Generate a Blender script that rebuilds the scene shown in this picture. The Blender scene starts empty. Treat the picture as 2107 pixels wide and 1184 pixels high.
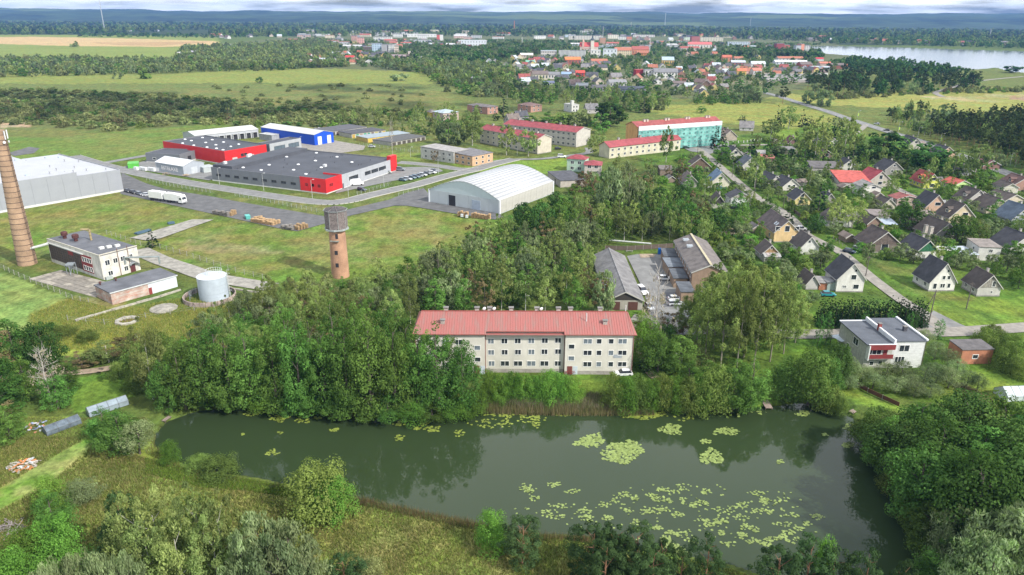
import bpy, math, random
import numpy as np
from mathutils import Vector, Matrix, noise
# ------------------------------------------------------------------ camera
PW, PH, FPX, CAMH = 2107, 1184, 1500.0, 75.0
PITCH = math.atan((592 - 30) / FPX)
ROLL = math.radians(0.3)
RM = (Matrix.Rotation(math.pi / 2 - PITCH, 3, 'X') @ Matrix.Rotation(ROLL, 3, 'Z'))
scene = bpy.context.scene
cd = bpy.data.cameras.new('camera')
cam = bpy.data.objects.new('camera', cd)
scene.collection.objects.link(cam)
cam.matrix_world = Matrix.Translation((0, 0, CAMH)) @ RM.to_4x4()
cd.sensor_width = 36.0
cd.lens = 36.0 * FPX / PW
cd.clip_start = 0.5
cd.clip_end = 60000
scene.camera = cam
# ------------------------------------------------------------------ light
SUN_AZ, SUN_EL = 127.0, 39.0            # azimuth clockwise from +Y, elevation
SUN_STRENGTH, SKY_STRENGTH, EXPOSURE = 4.6, 0.084, 0.40
w = bpy.data.worlds.new("World")
scene.world = w
w.use_nodes = True
nt = w.node_tree
for n in list(nt.nodes):
 nt.nodes.remove(n)
def nd(t, typ, **kw):
 n = t.nodes.new(typ)
 for k, v in kw.items():
  if hasattr(n, k) and not k[0].isupper():
   setattr(n, k, v)
  else:
   n.inputs[k].default_value = v
 return n
out = nd(nt, 'ShaderNodeOutputWorld')
bg = nd(nt, 'ShaderNodeBackground')
bg.inputs['Strength'].default_value = SKY_STRENGTH
sky = nd(nt, 'ShaderNodeTexSky')
sky.sky_type = 'NISHITA'
sky.sun_disc = False
sky.sun_elevation = math.radians(SUN_EL)
sky.sun_rotation = math.radians(SUN_AZ)
sky.altitude = 100
sky.air_density = 1.0
sky.dust_density = 1.0
tc = nd(nt, 'ShaderNodeTexCoord')
sep = nd(nt, 'ShaderNodeSeparateXYZ')
nt.links.new(tc.outputs['Generated'], sep.inputs[0])
zc = nd(nt, 'ShaderNodeMath', operation='MAXIMUM')
zc.inputs[1].default_value = 0.0
nt.links.new(sep.outputs['Z'], zc.inputs[0])
za = nd(nt, 'ShaderNodeMath', operation='ADD')
za.inputs[1].default_value = 0.11
nt.links.new(zc.outputs[0], za.inputs[0])
dv = nd(nt, 'ShaderNodeVectorMath', operation='DIVIDE')
cmb = nd(nt, 'ShaderNodeCombineXYZ')
for k in (0, 1, 2):
 nt.links.new(za.outputs[0], cmb.inputs[k])
nt.links.new(tc.outputs['Generated'], dv.inputs[0])
nt.links.new(cmb.outputs[0], dv.inputs[1])
cn = nd(nt, 'ShaderNodeTexNoise')
cn.inputs['Scale'].default_value = 0.9
cn.inputs['Detail'].default_value = 7
cn.inputs['Roughness'].default_value = 0.56
nt.links.new(dv.outputs[0], cn.inputs['Vector'])
cr = nd(nt, 'ShaderNodeValToRGB')
cr.color_ramp.elements[0].position = 0.36
cr.color_ramp.elements[1].position = 0.56
nt.links.new(cn.outputs['Fac'], cr.inputs['Fac'])
cn2 = nd(nt, 'ShaderNodeTexNoise')
cn2.inputs['Scale'].default_value = 1.7
cn2.inputs['Detail'].default_value = 5
nt.links.new(dv.outputs[0], cn2.inputs['Vector'])
cr2 = nd(nt, 'ShaderNodeValToRGB')
cr2.color_ramp.elements[0].position = 0.30
cr2.color_ramp.elements[0].color = (11.5, 12.6, 14.2, 1)
cr2.color_ramp.elements[1].position = 0.62
cr2.color_ramp.elements[1].color = (17, 17.3, 17.8, 1)
nt.links.new(cn2.outputs['Fac'], cr2.inputs['Fac'])
mx = nd(nt, 'ShaderNodeMixRGB')
nt.links.new(cr.outputs['Color'], mx.inputs['Fac'])
nt.links.new(sky.outputs['Color'], mx.inputs['Color1'])
nt.links.new(cr2.outputs['Color'], mx.inputs['Color2'])
nt.links.new(mx.outputs['Color'], bg.inputs['Color'])
nt.links.new(bg.outputs[0], out.inputs['Surface'])
sl = bpy.data.lights.new('sun', 'SUN')
sl.energy = SUN_STRENGTH
sl.angle = math.radians(0.6)
sl.color = (1.0, 0.95, 0.87)
so = bpy.data.objects.new('sun', sl)
scene.collection.objects.link(so)
_a, _e = math.radians(SUN_AZ), math.radians(SUN_EL)
SUNV = Vector((math.sin(_a) * math.cos(_e), math.cos(_a) * math.cos(_e), math.sin(_e)))
so.rotation_euler = (-SUNV).to_track_quat('-Z', 'Y').to_euler()
so.location = (200, -100, 200)
vs = scene.view_settings
vs.view_transform = 'Standard'
vs.look = 'None'
vs.exposure = EXPOSURE
vs.gamma = 1.0
vs.use_curve_mapping = False
scene.render.engine = 'CYCLES'
scene.cycles.volume_bounces = 0
scene.cycles.max_bounces = 6
scene.cycles.transmission_bounces = 3
scene.cycles.diffuse_bounces = 2
# ------------------------------------------------------------------ helpers
def G(px, py, z=0.0):
 """place seen at photograph pixel (px, py) on the level z -> world x, y"""
 v = RM @ Vector(((px - 1053.5) / FPX, -(py - 592) / FPX, -1))
 t = (z - CAMH) / v.z
 return Vector((v.x * t, v.y * t))
def V3(p, z=0.0):
 return Vector((p[0], p[1], z))
def height_at(g, py):
 """height above the ground spot g of the line of sight through row py"""
 lo, hi = -5.0, 90.0
 RT = RM.transposed()
 for _ in range(30):
  m = (lo + hi) / 2
  v = RT @ Vector((g[0], g[1], m - CAMH))
  y = 592 + v.y / v.z * FPX
  if y > py: lo = m
  else: hi = m
 return (lo + hi) / 2
LINK = scene.collection.objects.link
class MB:
 def __init__(s):
  s.v = []; s.f = []
 def add(s, vs, fs):
  b = len(s.v)
  s.v += [tuple(p) for p in vs]
  s.f += [tuple(i + b for i in f) for f in fs]
  return s
 def box(s, x0, y0, z0, x1, y1, z1):
  vs = [(x0,y0,z0),(x1,y0,z0),(x1,y1,z0),(x0,y1,z0),(x0,y0,z1),(x1,y0,z1),(x1,y1,z1),(x0,y1,z1)]
  return s.add(vs, [(0,3,2,1),(4,5,6,7),(0,1,5,4),(1,2,6,5),(2,3,7,6),(3,0,4,7)])
 def prism(s, poly, z0, z1):
  n = len(poly)
  vs = [(p[0], p[1], z0) for p in poly] + [(p[0], p[1], z1) for p in poly]
  return s.add(vs, [tuple(range(n-1,-1,-1)), tuple(range(n, 2*n))] + [(i, (i+1)%n, n+(i+1)%n, n+i) for i in range(n)])
 def extr(s, prof, y0, y1):
  n = len(prof)
  vs = [(p[0], y0, p[1]) for p in prof] + [(p[0], y1, p[1]) for p in prof]
  return s.add(vs, [tuple(range(n)), tuple(range(2*n-1, n-1, -1))] + [((i+1)%n, i, n+i, n+(i+1)%n) for i in range(n)])
 def extrx(s, prof, x0, x1):
  n = len(prof)
  vs = [(x0, p[0], p[1]) for p in prof] + [(x1, p[0], p[1]) for p in prof]
  return s.add(vs, [tuple(range(n-1,-1,-1)), tuple(range(n, 2*n))] + [(i, (i+1)%n, n+(i+1)%n, n+i) for i in range(n)])
 def quad(s, a, b, c, d):
  return s.add([a,b,c,d], [(0,1,2,3)])
 def tube(s, p0, p1, r0, r1=None, n=6, caps=True):
  r1 = r0 if r1 is None else r1
  p0 = Vector(p0); p1 = Vector(p1)
  d = (p1 - p0).normalized()
  a = d.orthogonal().normalized(); b = d.cross(a)
  vs = []
  for p, r in ((p0, r0), (p1, r1)):
   for i in range(n):
    t = 2*math.pi*i/n
    vs.append(p + a*(r*math.cos(t)) + b*(r*math.sin(t)))
  fs = [(i, (i+1)%n, n+(i+1)%n, n+i) for i in range(n)]
  if caps: fs += [tuple(range(n-1,-1,-1)), tuple(range(n, 2*n))]
  return s.add(vs, fs)
 def lathe(s, prof, n=24, cx=0, cy=0, cap=True):
  vs = []
  for r, z in prof:
   for i in range(n):
    t = 2*math.pi*i/n
    vs.append((cx + r*math.cos(t), cy + r*math.sin(t), z))
  fs = []
  for k in range(len(prof)-1):
   for i in range(n):
    fs.append((k*n+i, k*n+(i+1)%n, (k+1)*n+(i+1)%n, (k+1)*n+i))
  if cap:
   fs.append(tuple(range(n-1,-1,-1)))
   fs.append(tuple(range((len(prof)-1)*n, len(prof)*n)))
  return s.add(vs, fs)
 def mesh(s, name, mats, smooth=False):
  me = bpy.data.meshes.new(name)
  me.from_pydata(s.v, [], s.f)
  for m in (mats if isinstance(mats, (list, tuple)) else [mats]):
   me.materials.append(m)
  if smooth:
   me.polygons.foreach_set('use_smooth', [True]*len(me.polygons))
  me.update()
  return me
 def build(s, name, mat, parent=None, smooth=False, loc=None, rz=0):
  return mobj(name, s.mesh(name, mat, smooth), parent, loc, rz)
def mobj(name, me, parent=None, loc=None, rz=0):
 o = bpy.data.objects.new(name, me)
 LINK(o)
 if parent: o.parent = parent
 if loc is not None: o.location = loc
 if rz: o.rotation_euler = (0, 0, rz)
 return o
def tag(o, label=None, cat=None, group=None, kind=None):
 if label: o['label'] = label
 if cat: o['category'] = cat
 if group: o['group'] = group
 if kind: o['kind'] = kind
 return o
REG = []                                     # every counted thing, for telling look-alikes apart at the end
def thing(name, label, cat, loc, rz=0, group=None, reg=False):
 o = bpy.data.objects.new(name, None)
 o.empty_display_size = 0.5
 LINK(o)
 o.location = (loc[0], loc[1], loc[2] if len(loc) > 2 else 0)
 o.rotation_euler = (0, 0, rz)
 tag(o, label, cat, group)
 if reg: REG.append(o)
 return o
CACHE = {}
def cached(key, fn):
 if key not in CACHE: CACHE[key] = fn()
 return CACHE[key]
# ------------------------------------------------------------------ materials
def newmat(name):
 m = bpy.data.materials.new(name)
 m.use_nodes = True
 t = m.node_tree
 return m, t, t.nodes['Principled BSDF']
def lk(t, a, b): t.links.new(a, b)
def mat(name, col, rough=0.8, var=0.12, scale=0.6, metal=0.0, spec=0.3, streak=0.0, detail=4):
 """plain surface: base colour broken up by soft stains and fine grain"""
 key = ('mat', name)
 if key in CACHE: return CACHE[key]
 m, t, b = newmat(name)
 b.inputs['Roughness'].default_value = rough
 b.inputs['Metallic'].default_value = metal
 b.inputs['Specular IOR Level'].default_value = spec
 tc = nd(t, 'ShaderNodeTexCoord')
 n1 = nd(t, 'ShaderNodeTexNoise'); n1.inputs['Scale'].default_value = scale; n1.inputs['Detail'].default_value = detail
 n1.inputs['Roughness'].default_value = 0.65
 mp = nd(t, 'ShaderNodeMapping')
 mp.inputs['Scale'].default_value = (1, 1, 1 - 0.75*streak)
 lk(t, tc.outputs['Object'], mp.inputs[0]); lk(t, mp.outputs[0], n1.inputs['Vector'])
 r = nd(t, 'ShaderNodeMapRange')
 r.inputs['From Min'].default_value = 0.3; r.inputs['From Max'].default_value = 0.7
 r.inputs['To Min'].default_value = 1 - var*1.6; r.inputs['To Max'].default_value = 1 + var
 lk(t, n1.outputs['Fac'], r.inputs['Value'])
 v = nd(t, 'ShaderNodeVectorMath', operation='SCALE')
 v.inputs[0].default_value = col[:3]
 lk(t, r.outputs[0], v.inputs['Scale'])
 lk(t, v.outputs[0], b.inputs['Base Color'])
 CACHE[key] = m
 return m
def colmat(prefix, col, **kw):
 key = prefix + '_%02d_%02d_%02d' % tuple(int(round(c*50)) for c in col[:3])
 return mat(key, col, **kw)
WHITE = lambda: mat('white_paint', (0.72,0.72,0.70), 0.5, 0.05)
GLASS = lambda: mat('window_glass', (0.035,0.042,0.05), 0.12, 0.5, 0.9, spec=0.6)
def lerp(a, b, t): return a + (b - a)*t
# ------------------------------------------------------------------ the ground
POND_PX = [(318,915),(322,893),(345,868),(400,848),(480,838),(560,838),(640,848),(720,858),(800,855),(860,852),(950,848),(1010,842),
 (1080,846),(1150,848),(1240,850),(1330,846),(1420,846),(1500,842),(1560,838),(1600,836),(1640,830),(1700,836),(1735,845),(1752,858),(1760,880),(1775,905),(1800,935),(1815,960),(1835,1000),
 (1850,1040),(1880,1085),(1905,1130),(1925,1184),(1935,1240),(1800,1245),(1640,1215),(1560,1180),(1500,1160),(1440,1150),(1380,1135),(1300,1120),(1200,1102),(1100,1098),(1020,1085),(950,1070),(880,1056),(800,1038),(740,1025),
 (660,1010),(600,998),(540,985),(480,975),(430,968),(380,955),(345,938),(325,925)]
POND_Z = -0.8
def wpoly(pts, z=0.0): return np.array([[*G(x, y, z)] for x, y in pts])
POND = wpoly(POND_PX, POND_Z)
LAKE = wpoly([(1655,97),(1690,93.5),(1850,97),(2107,105),(2500,113),(2500,175),(2130,152),(2085,147),(2050,139),(2010,143),(1950,141),(1900,138),(1800,122),(1760,115),(1700,110)])
def inside(P, X, Y):
 """signed: True inside polygon, vectorised"""
 r = np.zeros(X.shape, bool)
 n = len(P)
 for i in range(n):
  x0, y0 = P[i]; x1, y1 = P[(i+1) % n]
  if y0 == y1: continue
  c = ((y0 > Y) != (y1 > Y)) & (X < (x1-x0)*(Y-y0)/(y1-y0) + x0)
  r ^= c
 return r
def dist_poly(P, X, Y):
 d = np.full(X.shape, 1e9)
 n = len(P)
 for i in range(n):
  a = P[i]; b = P[(i+1) % n]
  ab = b - a
  t = np.clip(((X-a[0])*ab[0] + (Y-a[1])*ab[1])/max(1e-9, ab@ab), 0, 1)
  d = np.minimum(d, np.hypot(X-a[0]-t*ab[0], Y-a[1]-t*ab[1]))
 return d
def vnoise(X, Y, s, seed=0):
 """cheap vectorised value noise"""
 x = X/s + seed*17.31; y = Y/s + seed*7.77
 xi = np.floor(x).astype(np.int64); yi = np.floor(y).astype(np.int64)
 fx = x - xi; fy = y - yi
 fx = fx*fx*(3-2*fx); fy = fy*fy*(3-2*fy)
 def h(a, b):
  k = (a*374761393 + b*668265263 + seed*974711) & 0xffffffff
  k = ((k ^ (k >> 13))*1274126177) & 0xffffffff
  return ((k ^ (k >> 16)) & 0xffff)/65535.0
 return (h(xi,yi)*(1-fx)+h(xi+1,yi)*fx)*(1-fy) + (h(xi,yi+1)*(1-fx)+h(xi+1,yi+1)*fx)*fy
def fbm(X, Y, s, seed=0, o=4):
 r = 0; a = 0.5; t = 0
 for k in range(o):
  r = r + a*vnoise(X, Y, s/2**k, seed+k); t += a; a *= 0.5
 return r/t
rows = [-150, -60, -10, 20]
d = 45.0
while d < 11600:
 rows.append(d)
 d += 0.55 if d < 165 and d > 70 else max(0.9, d*0.0095)
rows = np.array(rows)
NC = 400
uu = np.linspace(-1, 1, NC)
hw = np.maximum(rows*0.85, 0) + 45
Xg = uu[None, :]*hw[:, None]
Yg = np.repeat(rows[:, None], NC, 1)
def ground_z(X, Y):
 Z = (fbm(X, Y, 18, 3) - 0.5)*0.25
 ins = inside(POND, X, Y)
 near = (Y < 170) & (Y > 55)
 D = np.full(X.shape, 99.0)
 D[near] = dist_poly(POND, X[near], Y[near])
 Z = np.where(ins, -0.8 - np.clip(D, 0, 1.2)*1.4, Z*np.clip(D/4, 0, 1) - 0.72*np.clip(1 - D/2.2, 0, 1))
 il = inside(LAKE, X, Y)
 Z = np.where(il, -4.0, Z)
 # far hills
 R = np.hypot(X, Y)
 az = X/np.maximum(Y, 1)
 ridge = 66 + 58*fbm(az*6, az*0+2, 0.9, 11) + 12*fbm(az*6, az*0+5, 0.12, 13) + 14*np.exp(-((az-0.56)/0.035)**2) + 10*np.exp(-((az-0.66)/0.03)**2) + 40*np.clip(-az-0.5, 0, 0.4)
 t = np.clip((Y - 6000)/3800, 0, 1)
 t = t*t*(3-2*t)
 hill = ridge*(0.45*np.clip((Y-5600)/1500,0,1)**1.3 + 0.55*t) + (fbm(X, Y, 500, 21, 5)-0.5)*44*np.clip((Y-5600)/1500,0,1)
 hill *= np.clip((14500-Y)/3500, 0.2, 1)
 Z = np.where(Y > 5600, np.maximum(Z, hill), Z)
 return Z
Zg = ground_z(Xg, Yg)
# albedo zones (linear colours of the plants and soils themselves)
base = np.array([0.090, 0.130, 0.032])
COL = np.zeros(Xg.shape + (3,)) + base
jx = (fbm(Xg, Yg, 9, 31, 3)-0.5); jy = (fbm(Xg, Yg, 9, 41, 3)-0.5)
def zone(pts, col, jit=3.0, mix=1.0, soft=0.0):
 P = wpoly(pts)
 k = jit*np.clip(Yg/200, 0.4, 14)
 m = inside(P, Xg + jx*k*2, Yg + jy*k*3).astype(float)*mix
 if soft:
  m = m*np.clip(0.5 + 3.0*(fbm(Xg, Yg, soft, 57+int(soft*10)%7, 4)-0.5), 0, 1)
 COL[:] = COL*(1-m[..., None]) + np.array(col)*m[..., None]
# forest floor and hills
zone([(-900,36),(3000,50),(3000,100),(1700,93),(1000,80),(400,72),(-900,72)], (0.040,0.062,0.022), 2)
far = Yg > 5200
COL[far] = np.array((0.040, 0.066, 0.026))*(0.2 + 1.6*fbm(Xg, Yg, 150, 77, 3))[far][:, None]
pat = (fbm(Xg, Yg, 1400, 71, 4) > 0.66) & (Yg > 5600) & (Yg < 9500)
COL[pat] = (0.10, 0.14, 0.045)
# mid plain
zone([(-900,120),(3000,150),(3000,330),(-900,330)], (0.120,0.150,0.042), 6)
zone([(-700,68),(80,72),(230,72),(440,76),(460,90),(355,127),(200,127),(0,119),(-700,105)], (0.185,0.235,0.060), 1)
zone([(-500,81),(60,76),(240,79),(445,85),(452,92),(340,97),(140,95),(0,91),(-500,95)], (0.46,0.34,0.18), 0.8)
zone([(180,88),(440,86),(330,95),(240,93)], (0.33,0.22,0.12), 1, 0.6)
zone([(-300,150),(180,148),(300,155),(560,142),(700,140),(900,150),(960,170),(850,185),(300,178),(-300,178)], (0.190,0.225,0.060), 4)
zone([(-300,172),(900,172),(940,190),(700,205),(400,200),(-300,205)], (0.125,0.160,0.050), 5)
zone([(250,185),(900,185),(950,215),(700,222),(300,205)], (0.170,0.175,0.060), 5, 0.8, 30)
zone([(-300,200),(300,200),(700,222),(850,240),(820,262),(-300,270)], (0.105,0.135,0.046), 4)
zone([(-100,262),(60,285),(380,262),(430,255),(500,262),(330,330),(200,340),(-100,330)], (0.115,0.180,0.038), 2)
zone([(0,252),(60,252),(62,262),(0,264)], (0.36,0.28,0.20), 1)
zone([(100,285),(230,275),(380,300),(300,320)], (0.150,0.185,0.055), 3, 0.8, 20)
# industrial grass, field in front
zone([(-300,440),(250,398),(460,455),(600,476),(680,462),(800,420),(960,440),(1050,452),(960,520),(700,580),(530,580),(300,520),(100,520),(-300,520)], (0.105,0.170,0.030), 1.5)
zone([(-200,440),(250,402),(400,440),(350,480),(200,480),(100,500),(-200,500)], (0.150,0.165,0.045), 3, 1, 16)
zone([(350,470),(680,480),(960,450),(900,520),(540,560),(330,520)], (0.155,0.165,0.055), 3, 0.9, 9)
zone([(380,495),(520,500),(620,515),(500,525),(390,512)], (0.30,0.26,0.17), 3, 0.6, 5)
zone([(750,440),(960,445),(900,480),(760,500)], (0.180,0.180,0.055), 3, 0.7, 9)
# mown field lower left
zone([(-400,555),(0,560),(60,585),(150,618),(100,640),(60,690),(-400,700)], (0.165,0.235,0.070), 1)
zone([(60,640),(150,612),(240,620),(320,655),(460,615),(500,640),(300,710),(60,720)], (0.170,0.190,0.050), 3)
zone([(110,695),(210,688),(260,700),(240,735),(120,735)], (0.240,0.260,0.050), 2)
zone([(150,605),(240,610),(245,632),(150,640),(90,660)], (0.230,0.200,0.095), 3, .9, 6)
zone([(140,780),(230,770),(300,800),(250,830),(150,850)], (0.100,0.190,0.030), 2)
# meadow in front of the pond
zone([(-700,840),(150,860),(330,905),(440,970),(640,1010),(1000,1085),(1500,1165),(1700,1230),(1700,1500),(-700,1500)], (0.200,0.275,0.055), 2)
zone([(-700,900),(150,900),(330,960),(640,1020),(1000,1090),(1400,1160),(1400,1400),(-700,1400)], (0.27,0.29,0.085), 3, 0.85, 7)
zone([(300,960),(640,1005),(1000,1080),(1050,1110),(700,1050),(300,990)], (0.140,0.200,0.035), 1.5, 0.8, 4)
zone([(640,1050),(1000,1100),(1190,1130),(1150,1184),(700,1184)], (0.200,0.215,0.060), 3, 0.8, 6)
zone([(-60,1040),(120,935),(175,905),(190,908),(90,1000),(-60,1075)], (0.105,0.200,0.028), .8)
# suburb: lawns and gardens
zone([(1300,300),(1450,290),(1700,255),(1980,330),(2500,420),(2500,900),(2107,860),(1850,820),(1640,800),(1560,840),(1180,850),(1180,700),(1300,640),(1420,480)], (0.095,0.170,0.026), 1.5)
zone([(1300,300),(1700,260),(2107,380),(2500,600),(2500,700),(1660,640),(1500,560),(1450,400)], (0.060,0.105,0.024), 4, 0.75, 14)
for pl in ([(1463,440),(1560,435),(1560,470),(1500,480),(1463,520)],[(1710,482),(1800,480),(1870,490),(1880,520),(1790,515),(1740,510)],[(1840,370),(1875,360),(1880,385),(1850,395)],
 [(1900,620),(2107,612),(2160,640),(2160,668),(2000,672),(1930,655)],[(1740,770),(2000,760),(2107,800),(2107,870),(2000,820),(1760,800)],[(1500,345),(1530,348),(1530,360),(1490,358)],
 [(1580,260),(1640,262),(1640,285),(1590,288)],[(1300,518),(1400,518),(1400,530),(1310,528)],[(1640,682),(1730,680),(1735,676),(1640,672)],[(1185,785),(1260,785),(1240,815),(1190,818)],
 [(1565,790),(1620,790),(1600,835),(1555,832)],[(1720,800),(1870,840),(1850,850),(1760,830)],[(1400,330),(1470,335),(1500,440),(1420,400)],[(920,330),(1160,325),(1200,350),(1100,360),(960,352)],[(775,316),(870,316),(890,325),(790,332)]):
 zone(pl, (0.140,0.215,0.036), 1)
zone([(1800,535),(1880,545),(1990,600),(2010,615),(1900,618),(1840,580)], (0.200,0.210,0.065), 2, 0.9, 6)
zone([(1940,780),(1990,790),(2060,830),(2107,870),(2050,860),(1980,815)], (0.085,0.065,0.040), 1)
zone([(1480,470),(1540,466),(1545,478),(1490,484)], (0.40,0.36,0.28), 1)
# right-hand plain beyond the highway
zone([(1500,185),(1700,195),(2107,180),(3000,200),(3000,270),(2107,235),(1850,225),(1700,215),(1600,205)], (0.235,0.250,0.070), 4)
zone([(1350,215),(1600,210),(1720,240),(1700,262),(1560,262),(1480,250),(1300,225)], (0.210,0.235,0.060), 3)
zone([(1900,200),(2200,190),(2300,220),(2107,212),(2000,210)], (0.36,0.31,0.20), 4, 0.8, 40)
zone([(2060,200),(2107,198),(2180,206),(2107,209)], (0.28,0.20,0.14), 2)
zone([(940,170),(1100,190),(1350,215),(1300,240),(1000,230)], (0.110,0.140,0.042), 4)
# town floor
zone([(640,70),(1000,68),(1700,80),(1780,120),(1700,165),(1600,200),(1300,205),(1050,185),(900,150),(700,142),(560,138),(420,118),(460,92)], (0.110,0.130,0.060), 3)
zone([(1180,150),(1720,150),(1640,172),(1240,175)], (0.30,0.27,0.20), 3, 0.6, 40)
zone([(1030,120),(1180,110),(1300,125),(1200,140),(1040,138)], (0.26,0.27,0.06), 3, 0.6, 40)
zone([(-700,900),(150,900),(330,960),(640,1020),(1000,1090),(1400,1160),(1400,1400),(-700,1400)], (0.36,0.30,0.15), 3, 0.5, 2.6)
zone([(-700,900),(150,900),(330,960),(640,1020),(1000,1090),(1400,1160),(1400,1400),(-700,1400)], (0.140,0.220,0.04), 3, 0.5, 3.7)
zone([(-300,400),(1000,400),(1000,560),(-300,560)], (0.20,0.185,0.075), 4, 0.55, 5)
zone([(-300,200),(900,200),(900,340),(-300,340)], (0.17,0.17,0.06), 4, 0.4, 22)
zone([(1300,290),(2500,290),(2500,900),(1180,900)], (0.055,0.10,0.022), 4, 0.6, 6)
mw = inside(wpoly([(-400,555),(0,560),(60,585),(150,618),(100,640),(60,690),(-400,700)]), Xg, Yg); COL[mw] *= (1 + .14*np.sin((Xg*.55+Yg)*1.3))[mw][:, None]
mw = inside(wpoly([(1900,620),(2107,612),(2160,640),(2160,668),(2000,672),(1930,655)]), Xg, Yg) | inside(wpoly([(350,470),(680,480),(960,440),(900,520),(540,560),(330,520)]), Xg, Yg); COL[mw] *= (1 + .07*np.sin((Xg*.3+Yg)*.9 + 3*fbm(Xg, Yg, 20, 5)))[mw][:, None]
# fine and coarse random mottling of all ground colours
shade = 0.86 + 0.28*fbm(Xg, Yg, 3.0, 91, 4)
shade *= 0.88 + 0.24*fbm(Xg, Yg, 40, 95, 4)
COL *= shade[..., None]
ins = inside(POND, Xg, Yg)
COL[ins] = (0.035, 0.040, 0.018)
def grid_mesh(name, X, Y, Z, C, m):
 nr, nc = X.shape
 me = bpy.data.meshes.new(name)
 co = np.stack([X, Y, Z], -1).reshape(-1, 3).astype(np.float32)
 i = np.arange((nr-1)*nc).reshape(nr-1, nc)[:, :-1].ravel()
 q = np.stack([i, i+1, i+nc+1, i+nc], 1).astype(np.int32)
 me.vertices.add(len(co)); me.vertices.foreach_set('co', co.ravel())
 me.loops.add(q.size); me.loops.foreach_set('vertex_index', q.ravel())
 me.polygons.add(len(q)); me.polygons.foreach_set('loop_start', np.arange(0, q.size, 4, dtype=np.int32))
 me.polygons.foreach_set('use_smooth', np.ones(len(q), bool))
 me.update(calc_edges=True)
 if C is not None:
  a = me.color_attributes.new('albedo', 'FLOAT_COLOR', 'POINT')
  cc = np.ones((len(co), 4), np.float32); cc[:, :3] = C.reshape(-1, 3)
  a.data.foreach_set('color', cc.ravel())
 me.materials.append(m)
 return me
m, t, b = newmat('grassland')
at = nd(t, 'ShaderNodeAttribute', attribute_name='albedo')
tc = nd(t, 'ShaderNodeTexCoord')
n1 = nd(t, 'ShaderNodeTexNoise'); n1.inputs['Scale'].default_value = 0.9; n1.inputs['Detail'].default_value = 6; n1.inputs['Roughness'].default_value = 0.72
n2 = nd(t, 'ShaderNodeTexNoise'); n2.inputs['Scale'].default_value = 0.07; n2.inputs['Detail'].default_value = 5; n2.inputs['Roughness'].default_value = 0.6
lk(t, tc.outputs['Object'], n1.inputs['Vector']); lk(t, tc.outputs['Object'], n2.inputs['Vector'])
r1 = nd(t, 'ShaderNodeMapRange'); r1.inputs['From Min'].default_value = .3; r1.inputs['From Max'].default_value = .7; r1.inputs['To Min'].default_value = .55; r1.inputs['To Max'].default_value = 1.4
lk(t, n1.outputs['Fac'], r1.inputs['Value'])
hv = nd(t, 'ShaderNodeMapRange'); hv.inputs['From Min'].default_value = .35; hv.inputs['From Max'].default_value = .65; hv.inputs['To Min'].default_value = 0; hv.inputs['To Max'].default_value = 1
lk(t, n2.outputs['Fac'], hv.inputs['Value'])
tint = nd(t, 'ShaderNodeMixRGB'); tint.inputs['Color1'].default_value = (0.90,1.04,0.92,1); tint.inputs['Color2'].default_value = (1.18,0.98,0.92,1)
lk(t, hv.outputs[0], tint.inputs['Fac'])
mm = nd(t, 'ShaderNodeMixRGB', blend_type='MULTIPLY'); mm.inputs['Fac'].default_value = 1
lk(t, at.outputs['Color'], mm.inputs['Color1']); lk(t, tint.outputs[0], mm.inputs['Color2'])
n3 = nd(t, 'ShaderNodeTexNoise'); n3.inputs['Scale'].default_value = 0.28; n3.inputs['Detail'].default_value = 7; n3.inputs['Roughness'].default_value = 0.75
mp3 = nd(t, 'ShaderNodeMapping'); mp3.inputs['Scale'].default_value = (1, .55, 1); lk(t, tc.outputs['Object'], mp3.inputs[0]); lk(t, mp3.outputs[0], n3.inputs['Vector'])
r3 = nd(t, 'ShaderNodeMapRange'); r3.inputs['From Min'].default_value = .35; r3.inputs['From Max'].default_value = .65; r3.inputs['To Min'].default_value = .62; r3.inputs['To Max'].default_value = 1.32
lk(t, n3.outputs['Fac'], r3.inputs['Value'])
r4 = nd(t, 'ShaderNodeMath', operation='MULTIPLY'); lk(t, r1.outputs[0], r4.inputs[0]); lk(t, r3.outputs[0], r4.inputs[1]); r1 = r4
sc = nd(t, 'ShaderNodeVectorMath', operation='SCALE'); lk(t, mm.outputs[0], sc.inputs[0]); lk(t, r1.outputs[0], sc.inputs['Scale'])
lk(t, sc.outputs[0], b.inputs['Base Color'])
b.inputs['Roughness'].default_value = 0.95; b.inputs['Specular IOR Level'].default_value = 0.1
bp = nd(t, 'ShaderNodeBump'); bp.inputs['Strength'].default_value = 0.9; bp.inputs['Distance'].default_value = 0.35
lk(t, n1.outputs['Fac'], bp.inputs['Height']); lk(t, bp.outputs[0], b.inputs['Normal'])
ground = mobj('ground', grid_mesh('ground', Xg, Yg, Zg, COL, m))
tag(ground, kind='structure')
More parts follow.
